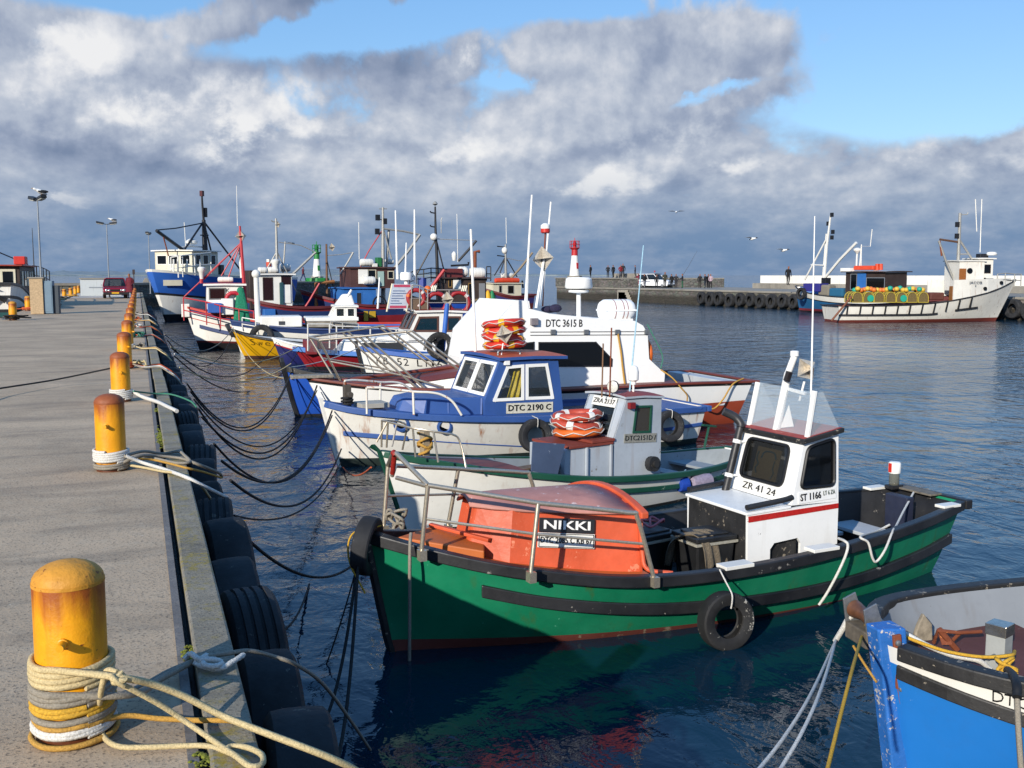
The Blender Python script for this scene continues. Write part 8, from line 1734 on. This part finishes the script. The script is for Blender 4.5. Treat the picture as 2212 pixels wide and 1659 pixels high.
# ------------------------------------------------------------------ vehicles
TYR = plain('car_tyre', '121214', .8); CHR = plain('headlight', 'c8ccd0', .15, .6); CGL = glass('car_glass', '10161a', .3, .03)
def car(name, label, loc, rz, col, L_=3.9, Wd=1.62, H=1.42, pick=False, platecol='d9a51c'):
 T = thing(name, label, 'car' if not pick else 'pickup', loc, rz); pt = paint(name + '_paint', col, .25, .15, None, 0, scale=2, bump=0, grime=.1)
 w = Wd / 2; hb = H * .60
 prof = [(-L_ / 2, .32), (-L_ / 2, hb - .04), (-L_ / 2 + .08, hb)] + ([(L_ * .20, hb)] if pick else [(L_ * .18, hb)]) + [(L_ / 2 - .12, hb - .12), (L_ / 2, hb - .24), (L_ / 2 + .02, .36), (L_ / 2 - .06, .24), (-L_ / 2 + .1, .24)]
 mb = MB(); mb.prism([Vector((x, -w, z)) for x, z in prof], (0, Wd, 0)); mb.build('body', pt, T, bevel=.05)
 cab = [(-L_ * .46, hb + .005), (-L_ * .40, H - .02), (L_ * .02, H), (L_ * .19, hb + .005)] if not pick else [(-L_ * .48, hb + .005), (-L_ * .47, H - .02), (L_ * .05, H), (L_ * .20, hb + .005)]
 mb = MB()
 b4 = [(cab[0][0], -w + .03, cab[0][1]), (cab[3][0], -w + .03, cab[3][1]), (cab[3][0], w - .03, cab[3][1]), (cab[0][0], w - .03, cab[0][1])]; t4 = [(cab[1][0], -w + .16, H - .06), (cab[2][0], -w + .16, H - .04), (cab[2][0], w - .16, H - .04), (cab[1][0], w - .16, H - .06)]
 mb.hexa(b4, t4); mb.build('greenhouse', CGL, T, bevel=.03)
 mb = MB(); mb.hexa([(p[0], p[1] * 1.0, p[2]) for p in t4], [(p[0] * .97, p[1] * .94, p[2] + .07) for p in t4])
 for i in range(4): mb.bar(b4[i], t4[i], .07, .07)
 mb.bar(Vector(b4[0]).lerp(Vector(b4[1]), .55), Vector(t4[0]).lerp(Vector(t4[1]), .55), .06, .05); mb.bar(Vector(b4[3]).lerp(Vector(b4[2]), .55), Vector(t4[3]).lerp(Vector(t4[2]), .55), .06, .05); mb.build('roof', pt, T, bevel=.02)
 for sx in (-L_ * .32, L_ * .33):
  for sy in (1, -1):
   mb = MB(); mb.lathe([(.18, -.09), (.29, -.10), (.31, -.06), (.31, .06), (.29, .10), (.18, .09)], (sx, sy * (w - .10), .31), 18, (0, 1, 0)); wo = mb.build('wheel', TYR, T, smooth=40)
   mb = MB(); mb.lathe([(.02, 0), (.18, 0), (.17, .02 * sy)], (sx, sy * (w - .005), .31), 14, (0, 1, 0)); mb.build('rim', GALV, wo, smooth=40)
 mb = MB(); mb.box(L_ / 2 - .02, L_ / 2 + .035, -w * .55, w * .55, hb - .34, hb - .22); mb.build('grille', plain('black_grille', '0e0e10', .5), T)
 mb = MB(); mb.box(L_ / 2 - .04, L_ / 2 + .09, -w * 1.0, w * 1.0, .27, .44); mb.build('bumper', plain('black_bumper', '18181a', .6), T, bevel=.03)
 for sy in (1, -1):
  for k in ((.66, .088), (.44, .07)):
   mb = MB(); mb.lathe([(k[1], -.03), (k[1], .03), (k[1] * .7, .05), (.01, .055)], (L_ / 2 + .01, sy * w * (k[0] + .06), hb - .28), 14, (1, 0, 0)); mb.build('headlight', CHR, T, smooth=40)
  mb = MB(); mb.box(L_ * .12, L_ * .17, sy * (w + .02) - .06, sy * (w + .02) + .08 * sy, hb + .02, hb + .14); mb.build('wing_mirror', plain('black_bumper', '18181a', .6), T, bevel=.02)
 mb = MB(); mb.box(L_ / 2 + .09, L_ / 2 + .105, -.24, .24, .33, .44); mb.build('number_plate', plain('plate_' + platecol, platecol, .5), T)
 return T
car('hatchback', 'dark red hatchback with yellow number plate parked facing the camera on the quay', (-1.62, 80, 0), radians(-88), '7a1226')
tk = PD(1415, 600, 131); T = car('pickup', 'white pickup with canopy and roof light bar parked on the far pier', (tk.x + .3, tk.y + .5, .05), radians(-60), 'e2e4e6', 4.7, 1.75, 1.72, True, 'd8d8d4')
mb = MB(); mb.box(-.6, .5, -.7, .7, 1.78, 1.83); mb.build('roof_rack', GALV, T, bevel=.01); mb = MB(); mb.lathe([(.1, 0), (.1, .14), (.02, .18)], (-.1, 0, 1.98), 10); mb.pole((-.1, 0, 1.83), (-.1, 0, 1.99), .02); mb.build('roof_beacon', plain('red_beacon', 'b02a2a', .4), T, smooth=40); mb = MB(); mb.box(-2.2, -.2, -.88, -.876, .72, .80); mb.box(-2.2, -.2, .876, .88, .72, .80); mb.build_each('side_stripe', plain('navy_stripe', '1c2a5a', .5), T)
# ------------------------------------------------------------------ lamps, kiosk, hut
def lamp(base, h, rz, label):
 T = thing('street_lamp', label, 'lamp', base, rz, 'twin headed lamps on the quay'); mb = MB(); mb.pole((0, 0, 0), (0, 0, h), .055, .034, 10); mb.lathe([(.10, 0), (.10, .04), (.06, .06)], n=12); mb.build('pole', plain('lamp_pole', '8a9096', .5, .4), T, smooth=40)
 for s_ in (1, -1):
  mb = MB(); mb.bar((0, 0, h), (s_ * .30, 0, h + .08), .05, .05); mb.hexa([(s_ * .18, -.13, h + .02), (s_ * .72, -.16, h + .10), (s_ * .72, .16, h + .10), (s_ * .18, .13, h + .02)], [(s_ * .18, -.11, h + .14), (s_ * .72, -.13, h + .25), (s_ * .72, .13, h + .25), (s_ * .18, .11, h + .14)]); hd = mb.build('lamp_head', plain('lamp_housing', '26282c', .5), T, bevel=.015)
  mb = MB(); mb.hexa([(s_ * .24, -.11, h - .04), (s_ * .68, -.13, h + .03), (s_ * .68, .13, h + .03), (s_ * .24, .11, h - .04)], [(s_ * .24, -.11, h + .025), (s_ * .68, -.13, h + .09), (s_ * .68, .13, h + .09), (s_ * .24, .11, h + .025)]); mb.build('diffuser', plain('lamp_glass', 'a8a8a0', .3), hd, bevel=.03)
 return T
l1 = P(92, 668, 0); lamp(l1, 5.2, radians(-62), 'tall grey lamp post behind the tan kiosk with a gull perched on it')
l2 = PD(235, 600, 82); l2.z = 0; lamp(l2, 5.35, 0, 'twin headed lamp post standing behind the red car'); l3 = PD(324, 600, 97); l3.z = 0; lamp(Vector((l3.x, l3.y, 0)), 5.2, radians(80), 'lamp post seen end-on right of the person in maroon')
def kiosk():
 b = P(88, 678, 0); T = thing('kiosk', 'tan brick pillar with grey-blue metal cabinet beside it at the quay edge', 'kiosk', b, radians(-6)); br = plain('tan_brick', 'b39a78', .85, 0, 14, .25, .4)
 mb = MB(); mb.box(-.38, .14, -.08, .62, 0, 1.5); mb.build('pillar', br, T, bevel=.01); mb = MB(); mb.box(-.44, .20, -.12, .68, 1.503, 1.56); mb.build('coping', PCON, T, bevel=.01)
 mb = MB(); mb.box(.145, .50, .0, .55, .02, 1.40); c = mb.build('cabinet', paint('cabinet_blue_grey', '6a8090', .45, .3, '8a8a84', .2, scale=5), T, bevel=.01); mb = MB(); mb.box(.18, .46, -.012, -.001, .1, 1.3); mb.build('cabinet_door', paint('cabinet_blue_grey'  , '6a8090'), c, bevel=.004)
 mb = MB(); mb.box(.52, .72, .1, .5, .0, 1.2); mb.build('meter_box', plain('dark_meter_box', '3a424a', .6), T, bevel=.01)
kiosk()
def hut():
 b = P(196, 639, 0); T = thing('hut', 'small whitewashed flat roofed hut beside the red car', 'hut', b, radians(4)); wm = paint('hut_wall', 'bfc4c4', .7, .3, '8a8a84', .2, .3, '7a7a70', scale=1.5)
 mb = MB(); mb.box(-.70, 2.3, 0, 1.6, 0, 1.32); mb.build('wall', wm, T); mb = MB(); mb.box(-.78, 2.4, -.1, 1.7, 1.323, 1.42); mb.build('roof', PCON, T, bevel=.01); mb = MB(); mb.box(-.1, 1.8, -.02, -.003, .62, .70); mb.build('ledge', plain('hut_ledge', '8a9096', .7), T)
hut()
mb = MB(); p_ = PD(289, 596, 101); mb.pole((0, 0, -.1), (0, 0, 1.7), .05, n=6); mb.box(-.11, .11, -.08, .08, 1.7, 2.15); tag(mb.build('marker_post', plain('post_dark', '3a3030', .7), None, loc=(p_.x, p_.y, 0)), 'thin dark marker post right of the person in maroon', 'post')
# ------------------------------------------------------------------ gulls
def gull(loc, rz, flying, label, s=1., group='gulls'):
 T = thing('gull', label, 'gull', loc, rz, group); T.scale = (s, s, s); GW = plain('gull_white', 'e8e8e4', .7); GK = plain('gull_black', '1c1e22', .7)
 mb = MB(); z = .13 if not flying else 0
 mb.lathe([(.012, -.24), (.05, -.16), (.085, -.04), (.088, .06), (.06, .15), (.045, .19), (.05, .24), (.035, .29), (.01, .31)], (0, 0, z), 12, (1, 0, .12 if flying else .42)); mb.build('body', GW, T, smooth=60)
 mb = MB(); e = Vector((.29, 0, z + (.04 if flying else .12))); mb.tube([e, e + Vector((.06, 0, -.01))], [.016, .006], 6); mb.build('beak', plain('beak_yellow', 'c89a2c', .5), T, smooth=50)
 for s_ in (1, -1):
  mb = MB()
  if flying: pts = [(.08, .05), (.10, .32), (.0, .66), (-.10, .62), (-.06, .30), (-.08, .05)]; mb.prism([Vector((x, s_ * y, .02 + .28 * min(y, .32) - .12 * max(0, y - .32))) for x, y in pts], (0, 0, .012)); mb.build('wing', plain('gull_grey', '8a9098', .7), T)
  else: mb.ball((-.06, s_ * .065, z + .01), .20, .03, .06, 10, 6); mb.build('wing', GK, T, smooth=60)
  if not flying: mb = MB(); mb.pole((.0, s_ * .03, .0), (.0, s_ * .03, .1), .008, n=5); mb.build('leg', plain('gull_leg', 'c08a5a', .6), T)
 return T
hd1 = Vector((l1.x, l1.y, 5.2 + .24)); gull(hd1 + Vector((cos(radians(-62)) * .45, sin(radians(-62)) * .45, -.02)), radians(200), False, 'black-backed gull perched on the nearest lamp post', 1.25); gull(Vector((l2.x + .45, l2.y, 5.35 + .19)), radians(170), False, 'gull perched on the lamp behind the red car', 1.1)
gull(PD(1461, 458, 42), radians(60), True, 'white gull flying highest above the pier', .5); gull(PD(1624, 516, 70), radians(-70), True, 'gull gliding with spread wings, left of the two over the far pier', 1.05); gull(PD(1692, 541, 72), radians(-75), True, 'gull gliding with spread wings, right of the two over the far pier', 1.05)
# ------------------------------------------------------------------ ropes on the quay
def coil(cx, cy, r, z0, z1, turns, rr, seed=0):
 r8 = random.Random(seed); n = int(turns * 18); return [Vector((cx + (r + rr * .9 + r8.uniform(0, .004)) * cos(2 * pi * i / 18 - 1.2), cy + (r + rr * .9 + r8.uniform(0, .004)) * sin(2 * pi * i / 18 - 1.2), z0 + (z1 - z0) * i / n + .004 * sin(i * .7))) for i in range(n + 1)]
b1 = (BR[0].location.x, BR[0].location.y); rb = .122
RG = 'ropes on the nearest bollard'
kn = P(255, 1475, .26); kn2 = P(250, 1500, .20)
rope_thing('mooring_rope', 'thick cream rope wound at the top of the coils, running out over the kerb', coil(*b1, rb, .205, .285, 3.9, .0125, 1) + [kn + Vector((0, 0, .02)), P(330, 1478, .22), P(400, 1505, .15), P(478, 1545, .07), P(560, 1578, .035), P(650, 1612, .0), P(720, 1640, -.06), P(775, 1668, -.14), P(860, 1730, -.3)], .0128, 'cream', .8, 9, RG, 5)
rope_thing('mooring_rope', 'grey rope wound in the middle of the coils with a frayed splice', coil(*b1, rb, .145, .195, 2.9, .014, 2) + [P(285, 1500, .15), P(340, 1470, .06), P(410, 1432, .045)], .0145, 'grey', .8, 9, RG, 5)
rope_thing('mooring_rope', 'bright yellow rope wound twice round the middle of the bollard foot', coil(*b1, rb, .105, .135, 2.0, .012, 3), .0125, 'yellow', .8, 9, RG, 5)
rope_thing('mooring_rope', 'dull grey rope turn below the yellow turns', coil(*b1, rb, .080, .092, 1.2, .012, 4), .0125, 'grey', .8, 9, RG, 5)
rope_thing('mooring_rope', 'tan yellow rope turn running level from the bollard across the kerb', coil(*b1, rb, .062, .070, 1.05, .011, 5) + [P(270, 1546, .05), P(340, 1552, .035), P(430, 1556, .032), P(505, 1558, .03), P(530, 1580, -.08), P(545, 1640, -.3)], .0105, 'tan', .8, 8, RG, 5)
rope_thing('mooring_rope', 'white rope wound low on the nearest bollard', coil(*b1, rb, .030, .052, 2.1, .012, 6), .0125, 'white', .8, 9, RG, 5)
rope_thing('mooring_rope', 'tan rope lying round the very foot of the nearest bollard', coil(*b1, rb + .012, .004, .006, 1.1, .011, 7), .011, 'tan', .8, 8, RG, 5)
# the cream slip rope: loop hanging from the knot and lying on the deck
rope_thing('slip_rope', 'pale yellow rope looped from the knot down onto the concrete and over the kerb', [kn + Vector((.0, .02, .03)), P(232, 1448, .285), P(222, 1475, .24), P(216, 1510, .16), P(212, 1545, .07), P(222, 1588, .012), P(255, 1612, .010), P(320, 1614, .010), P(395, 1611, .010), P(450, 1612, .016), P(500, 1628, .03), P(540, 1655, .03), P(560, 1690, .02)], .0105, 'cream', .8, 9, RG, 6)
rope_thing('slip_rope', 'pale yellow rope slanting from the knot to the kerb loop', [kn, P(290, 1492, .22), P(350, 1525, .14), P(410, 1565, .06), P(465, 1603, .032), P(505, 1630, .045), P(540, 1655, .045), P(566, 1650, .04), P(565, 1630, .04), P(535, 1615, .04), P(500, 1612, .04), P(488, 1622, .04)], .0105, 'cream', .8, 9, RG, 6)
mb = MB(); r9 = random.Random(3); rope_geo(mb, [kn + Vector((.022 * cos(i * 2.2), .02 * sin(i * 1.7), .022 * sin(i * 2.9 + .5) + .01)) for i in range(11)], .0115, 9, 5, fine=.8); tag(mb.build('rope_knot', ROPEC['cream'], None, smooth=70), 'cream rope knot beside the nearest bollard', 'knot', RG)
wk = P(440, 1420, .05)
rope_thing('mooring_rope', 'pale grey double rope from the nearest bollard to the white knot on the kerb', [Vector((b1[0] + .12, b1[1] - .05, .12)), P(310, 1480, .05), P(365, 1450, .03), P(410, 1432, .045), wk], .011, 'grey', .8, 8, RG)
rope_thing('mooring_rope', 'grey rope from the white knot over the tyres into the harbour', [wk, P(490, 1412, .06), P(540, 1406, .05), P(590, 1418, -.02), P(640, 1436, -.10), P(700, 1480, -.45), P(760, 1560, -1.0), P(800, 1620, -1.62)], .010, 'grey', .8, 8, RG)
mb = MB(); rope_geo(mb, [P(398, 1424, .04), P(412, 1412, .06), P(430, 1424, .07), P(447, 1416, .05), P(440, 1434, .06), P(462, 1440, .06), P(480, 1432, .05), P(455, 1424, .07), P(420, 1432, .05), P(470, 1445, .04), P(505, 1428, .05), P(530, 1412, .05)], .0125, 9, 6, fine=.8); tag(mb.build('rope_knot', ROPEC['white'], None, smooth=70), 'white rope knot lying on the kerb beyond the nearest bollard', 'knot', RG)
# second bollard
b2 = (BR[1].location.x, BR[1].location.y); RG2 = 'ropes on the second bollard'
rope_thing('mooring_rope', 'white rope wound in close turns on the second bollard', coil(*b2, rb, .07, .165, 4.9, .014, 8), .0145, 'white', .7, 8, RG2, 4)
rope_thing('mooring_rope', 'grey rope wound under the white turns on the second bollard', coil(*b2, rb, .01, .055, 2.4, .014, 9) + [P(262, 1000, .06), P(300, 985, .10), P(340, 985, .06), P(390, 990, .03), P(420, 1000, .02), P(470, 1020, -.12), P(480, 1030, -.2)], .014, 'grey', .7, 8, RG2, 4)
rope_thing('mooring_rope', 'white rope running from the second bollard over the kerb and tyres', [P(272, 985, .12), P(310, 1000, .05), P(350, 1012, .035), P(400, 1030, .03), P(440, 1050, -.05), P(490, 1075, -.2)], .016, 'white', .7, 8, RG2)
rope_thing('mooring_rope', 'pinkish cream rope beside the white one from the second bollard', [P(268, 1003, .03), P(310, 1010, .02), P(350, 1018, .03), P(390, 1024, .03), P(430, 1045, -.05), P(455, 1078, -.25)], .012, 'cream', .7, 8, RG2)
rope_thing('mooring_rope', 'grey rope arched over the kerb with a loose bight near the second bollard', [P(268, 985, .12), P(310, 975, .09), P(350, 980, .03), P(385, 975, .04), P(400, 985, .05), P(410, 998, .03), P(380, 1000, .03), P(330, 990, .05), P(300, 993, .03)], .014, 'grey', .7, 8, RG2)
rope_thing('mooring_rope', 'olive rope lying slack across the kerb from the second bollard', [P(300, 990, .08), P(340, 995, .04), P(400, 1010, .02), P(440, 1020, -.06), P(478, 1032, -.18)], .011, 'tan', .7, 7, RG2)
# third bollard and beyond
b3 = (BR[2].location.x, BR[2].location.y); RG3 = 'ropes on the farther bollards'
rope_thing('mooring_rope', 'white rope wound on the third bollard', coil(*b3, rb, .03, .15, 5., .014, 10), .014, 'white', .6, 6, RG3, 3)
rope_thing('mooring_rope', 'shaggy white rope from the third bollard lying down to the kerb', [P(286, 845, .12), P(310, 858, .05), P(340, 868, .03), P(365, 880, .03), P(382, 888, .02)], .026, 'white', .6, 7, RG3)
rope_thing('mooring_rope', 'green-grey rope from the third bollard across the kerb', [P(288, 845, .14), P(330, 850, .06), P(370, 852, .04), P(410, 866, -.02), P(425, 880, -.1)], .012, 'green', .6, 6, RG3)
rope_thing('mooring_rope', 'dark rope stretched from the third bollard across the quay to the left', [P(-60, 850, .12), P(0, 839, .10), P(120, 820, .10), P(246, 794, .25)], .013, 'dark', .6, 6, RG3)
for i in range(3, 9):
 b_ = (BR[i].location.x, BR[i].location.y); cl = ('orange', 'white', 'green', 'cream', 'grey', 'white')[i - 3]; nth = ('fourth', 'fifth', 'sixth', 'seventh', 'eighth', 'ninth')[i - 3]
 rope_thing('mooring_rope', cl + ' rope wound round the foot of the %s bollard' % nth, coil(*b_, rb, .02, .12, 3., .02, i), .02, cl, .5, 6, RG3, 3)
 x, y = b_; r10 = random.Random(i)
 for k in range(3):
  c2_ = ('orange', 'cream', 'white', 'grey', 'tan')[(i + 2 * k) % 5]; dy = r10.uniform(-1.6, 1.2)
  rope_thing('mooring_rope', '%s rope trailing over the kerb from the %s bollard, %s strand' % (c2_, nth, ('first', 'second', 'third')[k]), [Vector((x + .1, y, .08)), Vector((x + .3, y - .2 + dy * .3, .035)), Vector((.25, y + dy * .6, .045)), Vector((.36, y + dy * .7, .02)), Vector((.62, y + dy, -.2)), Vector((.8, y + dy * 1.1, -.6))], .014, c2_, .5, 6, RG3, 5)
 mb = MB(); pts = [Vector((x + .22 + r10.uniform(-.12, .16), y + r10.uniform(-.3, .3), .03 + r10.uniform(0, .10))) for _ in range(14)]; mb.tube(cr(pts, 5), .017, 6); tag(mb.build('rope_heap', ROPEC[('cream', 'grey', 'green', 'white', 'orange', 'grey')[i - 3]], None, smooth=70), 'loose heap of rope at the foot of the %s bollard' % nth, 'rope', RG3)
# left row: heaps round the bollards
for i, (px, py) in enumerate(((22, 691), (56, 671), (104, 662), (122, 651), (136, 645), (150, 641))):
 p = P(px, py, 0); r11 = random.Random(40 + i); pts = [Vector((p.x + .1 + r11.uniform(-.4, .6), p.y - .2 + r11.uniform(-.4, .4), .03 + r11.uniform(0, .16))) for _ in range(16)]; mb = MB(); mb.tube(cr(pts, 4), .025, 6); tag(mb.build('rope_heap', ROPEC[('dark', 'orange', 'grey', 'cream', 'grey', 'tan')[i]], None, smooth=70), ['dark rope heaped at the leftmost bollard', 'orange rope heaped left of the tan kiosk', 'grey rope heaped right of the tan kiosk', 'cream rope heaped on the second bollard right of the kiosk', 'grey rope heaped on the third bollard right of the kiosk', 'tan rope heaped on the fourth bollard right of the kiosk'][i], 'rope', 'rope heaps on the far quay edge')
 rope_thing('mooring_rope', ['dark rope from the leftmost bollard to the left trawler', 'orange rope left of the kiosk to the left trawler', 'grey rope right of the kiosk to the left trawler', 'cream rope of the second bollard right of the kiosk', 'grey rope of the third bollard right of the kiosk', 'tan rope of the fourth bollard right of the kiosk'][i], [Vector((p.x, p.y, .12)), Vector((p.x - .6, p.y + 1, .1)), Vector((p.x - 1.5, p.y + 3, .6))], .02, ('dark', 'orange', 'grey', 'cream', 'grey', 'tan')[i], .5, 6, 'ropes on the far quay edge')
# ------------------------------------------------------------------ mooring lines hanging over the water
def line(label, a, b, drop, r=.012, col='dark', zmin=None):
 pts = sag(a, b, drop, 14)
 rope_thing('mooring_line', label, pts, r, col, .5, 6, 'mooring lines between quay and boats', 3)
bowpt = lambda B, dz=-.12: B.world(B.sh(.985, 1, dz, .05))
Q = lambda y, z=-.15, x=.7: Vector((x, y, z))
line('dark mooring line from the quay tyres to the bow of the blue wheelhouse boat', Q(10.2), bowpt(B4), .62, .014); line('second dark mooring line to the bow of the blue wheelhouse boat', Q(11.3), bowpt(B4, -.2), .75, .013); line('slack dark line dipping to the water below the blue wheelhouse boat', Q(9.2), Vector((3.15, 17.2, -1.3)), .55, .014); line('thin dark line beside the slack one at the blue wheelhouse boat', Q(8.9, -.4), Vector((3.1, 17.0, -1.5)), .35, .010)
line('dark line from the quay to the bow of the grey cabin boat', Q(7.6, -.3), Vector((2.75, 12.3, -1.45)), .45, .013); line('orange line from the bow of the blue wheelhouse boat to the grey cabin boat', B4.world((7.05, .1, .0)), B3.world((6.5, .1, .95)), .12, .012, 'orange')
line('dark line from the quay to the white cabin boat bow', Q(13.5), bowpt(B5), .85, .014); line('second dark line from the quay to the white cabin boat bow', Q(14.4), bowpt(B5, -.1), 1.05, .014); line('third dark line from the quay to the white cabin boat bow', Q(15.5), bowpt(B5, -.2), .9, .012)
line('dark line from the quay to the bright blue boat stem', Q(16.6), bowpt(B6), .95, .014); line('second dark line from the quay to the bright blue boat stem', Q(17.8), bowpt(B6, -.1), 1.0, .014); line('pale line from the quay to the bright blue boat stem', Q(21), bowpt(B6, .1), .35, .012, 'cream')
line('dark line from the quay to the crimson boat bow', Q(24), bowpt(B8), 1.1, .015); line('pale line from the quay to the crimson boat bow', Q(27), bowpt(B8, .05), .5, .014, 'cream'); line('dark line from the quay to the navy boat bow', Q(27), bowpt(B9), 1.0, .015); line('dark line from the quay to the yellow boat stem head', Q(30), bowpt(B10), 1.0, .015); line('grey line from the quay to the yellow boat stem head', Q(33), bowpt(B10, .1), .7, .015, 'grey')
line('pale line from the yellow boat bow towards the blue boat', bowpt(B10, .05), bowpt(B6, -.25), .5, .012, 'cream'); line('white line from the quay to the KB 52 boat', Q(24, -.1), bowpt(B7, .05), .5, .014, 'white')
# green boat's own lines
line('black line from the tyre on the green boat bow to the quay tyres', GB.world((6.55, .05, 1.0)), Vector((.78, 5.3, -1.0)), .75, .013); line('second black line from the green boat bow dipping to the water', GB.world((6.52, -.05, .95)), Vector((.8, 6.3, -1.2)), .62, .013); line('thin dark line from the green boat bow into the water', GB.world((6.50, .0, 1.0)), P(705, 1435, W), .05, .007); line('dark line from the quay tyres into the water near the green boat', Vector((.72, 6.9, -.75)), P(668, 1262, W), .18, .011)
rope_thing('hanging_rope', 'grey rope hanging from the green boat bow straight into the water', [GB.world((6.17, .30, 1.12)), GB.world((6.20, .36, 1.06)), GB.world((6.22, .40, .9)), GB.world((6.2, .33, .45)), GB.world((6.19, .28, -.05))], .015, 'grey', .6, 7)
mb = MB(); r12 = random.Random(9); rope_geo(mb, [GB.world((6.20 + r12.uniform(-.09, .09), .06 + r12.uniform(-.12, .14), 1.10 + r12.uniform(0, .20))) for _ in range(22)], .014, 7, 4, fine=.6); tag(mb.build('rope_heap', ROPEC['grey'], None, smooth=70), 'grey rope heaped on the green boat stem head behind the tyre', 'rope')
rope_thing('hanging_rope', 'thin yellow cord tied round the bow tyre of the green boat', [GB.world((6.35, .05, 1.15)), GB.world((6.62, .10, 1.12)), GB.world((6.66, .12, .9)), GB.world((6.55, .2, .62))], .008, 'yellow', .6, 6)
g = lambda px, py, y: GB.world(GB.loc(1408 + px * .3666, 736 + py * .3666, 'y', y))
rope_thing('hanging_rope', 'pale rope over the green boat gunwale, its end in the water', [g(1100, 1165, .9), g(1135, 1180, 1.05), g(1155, 1205, 1.10), g(1140, 1270, 1.12), g(1090, 1380, 1.10), g(1030, 1490, 1.05), g(985, 1556, 1.0)], .014, 'white', .6, 7)
rope_thing('hanging_rope', 'pale rope from the stern bracket drooping in a V outside the green boat', [g(1545, 890, -.1), g(1480, 1010, .3), g(1440, 1090, .6), g(1420, 1120, .88), g(1375, 1230, 1.02), g(1325, 1300, 1.02), g(1300, 1280, 1.02), g(1275, 1190, 1.02), g(1230, 1155, .95), g(1330, 1120, .6), g(1400, 1085, .55)], .013, 'white', .6, 7)
# near blue boat's lines
c4 = lambda x, y: (1600 + x * .2766, 1216 + y * .2766)
n_ = lambda x, y, yy: B1.world(B1.loc(*c4(x, y), 'y', yy))
rope_thing('mooring_rope', 'thick white rope led over the bow roller of the near blue boat', [n_(1080, 440, -.22), n_(1000, 425, -.28), n_(920, 405, -.34), n_(850, 425, -.38), n_(800, 510, -.42), n_(740, 610, -.5)], .02, 'white', .6, 8)
rope_thing('mooring_rope', 'white rope running from the bow roller down to the lower frame edge', [n_(740, 610, -.5), PD(*c4(560, 1000), 5.2), PD(*c4(360, 1330), 4.5), PD(*c4(150, 1601), 4.1), PD(*c4(0, 1760), 3.8)], .009, 'white', .7, 8)
rope_thing('mooring_rope', 'pale blue white rope beside it running to the lower frame edge', [n_(745, 600, -.5), PD(*c4(640, 950), 5.2), PD(*c4(500, 1280), 4.5), PD(*c4(315, 1601), 4.1), PD(*c4(200, 1760), 3.8)], .009, 'white', .7, 8)
rope_thing('mooring_rope', 'yellow rope over the roller of the near blue boat down to the frame edge', [n_(1200, 540, -.1), n_(1050, 480, -.16), n_(985, 470, -.2), n_(950, 560, -.24), PD(*c4(880, 800), 5.35), PD(*c4(790, 1150), 4.7), PD(*c4(690, 1560), 4.2), PD(*c4(650, 1720), 4.0)], .009, 'yellow', .7, 8)
rope_thing('mooring_rope', 'yellow rope along the rail of the near blue boat to its post', [n_(1080, 470, -.16), n_(1250, 560, -.08), n_(1450, 640, .05), n_(1650, 700, .12), n_(1900, 735, .18), n_(2110, 720, .22), n_(2140, 690, .1)], .0115, 'yellow', .7, 8)
rope_thing('mooring_rope', 'dirty white rope lying along the foredeck of the near blue boat', [n_(1080, 440, -.22), n_(1150, 510, -.2), n_(1300, 560, -.1), n_(1450, 640, -.02), n_(1650, 720, .05), n_(1850, 760, .1), n_(1950, 830, .1)], .018, 'white', .6, 8)
mb = MB(); cc = B1.loc(*c4(2080, 820), 'y', .42); rope_geo(mb, [B1.world(cc + Vector((r12.uniform(-.07, .07), r12.uniform(-.05, .05), r12.uniform(-.05, .07)))) for _ in range(16)], .012, 8, 5, fine=.7); tag(mb.build('rope_knot', ROPEC['yellow'], None, smooth=70), 'bright yellow knot of rope at the post of the near blue boat', 'knot')
rope_thing('mooring_rope', 'grey rope with black hose sleeve hanging over the side of the near blue boat', [n_(2100, 840, .5), n_(2130, 880, .66), n_(2155, 960, .80), n_(2160, 1100, .88), n_(2170, 1300, .92), n_(2190, 1601, .95)], .017, 'grey', .7, 8)
mb = MB(); mb.tube(cr([n_(2085, 840, .5), n_(2125, 875, .66), n_(2155, 950, .82), n_(2158, 1050, .88)], 6), .026, 10); tag(mb.build('hose_sleeve', plain('black_hose', '141416', .6), None, smooth=60), 'black hose sleeve on the rope over the near blue boat gunwale', 'hose')
rope_thing('mooring_rope', 'thin brown cord from the roller block to the stem of the near blue boat', [n_(880, 650, -.3), n_(960, 780, -.15), n_(1060, 930, .0)], .009, 'tan', .7, 6)
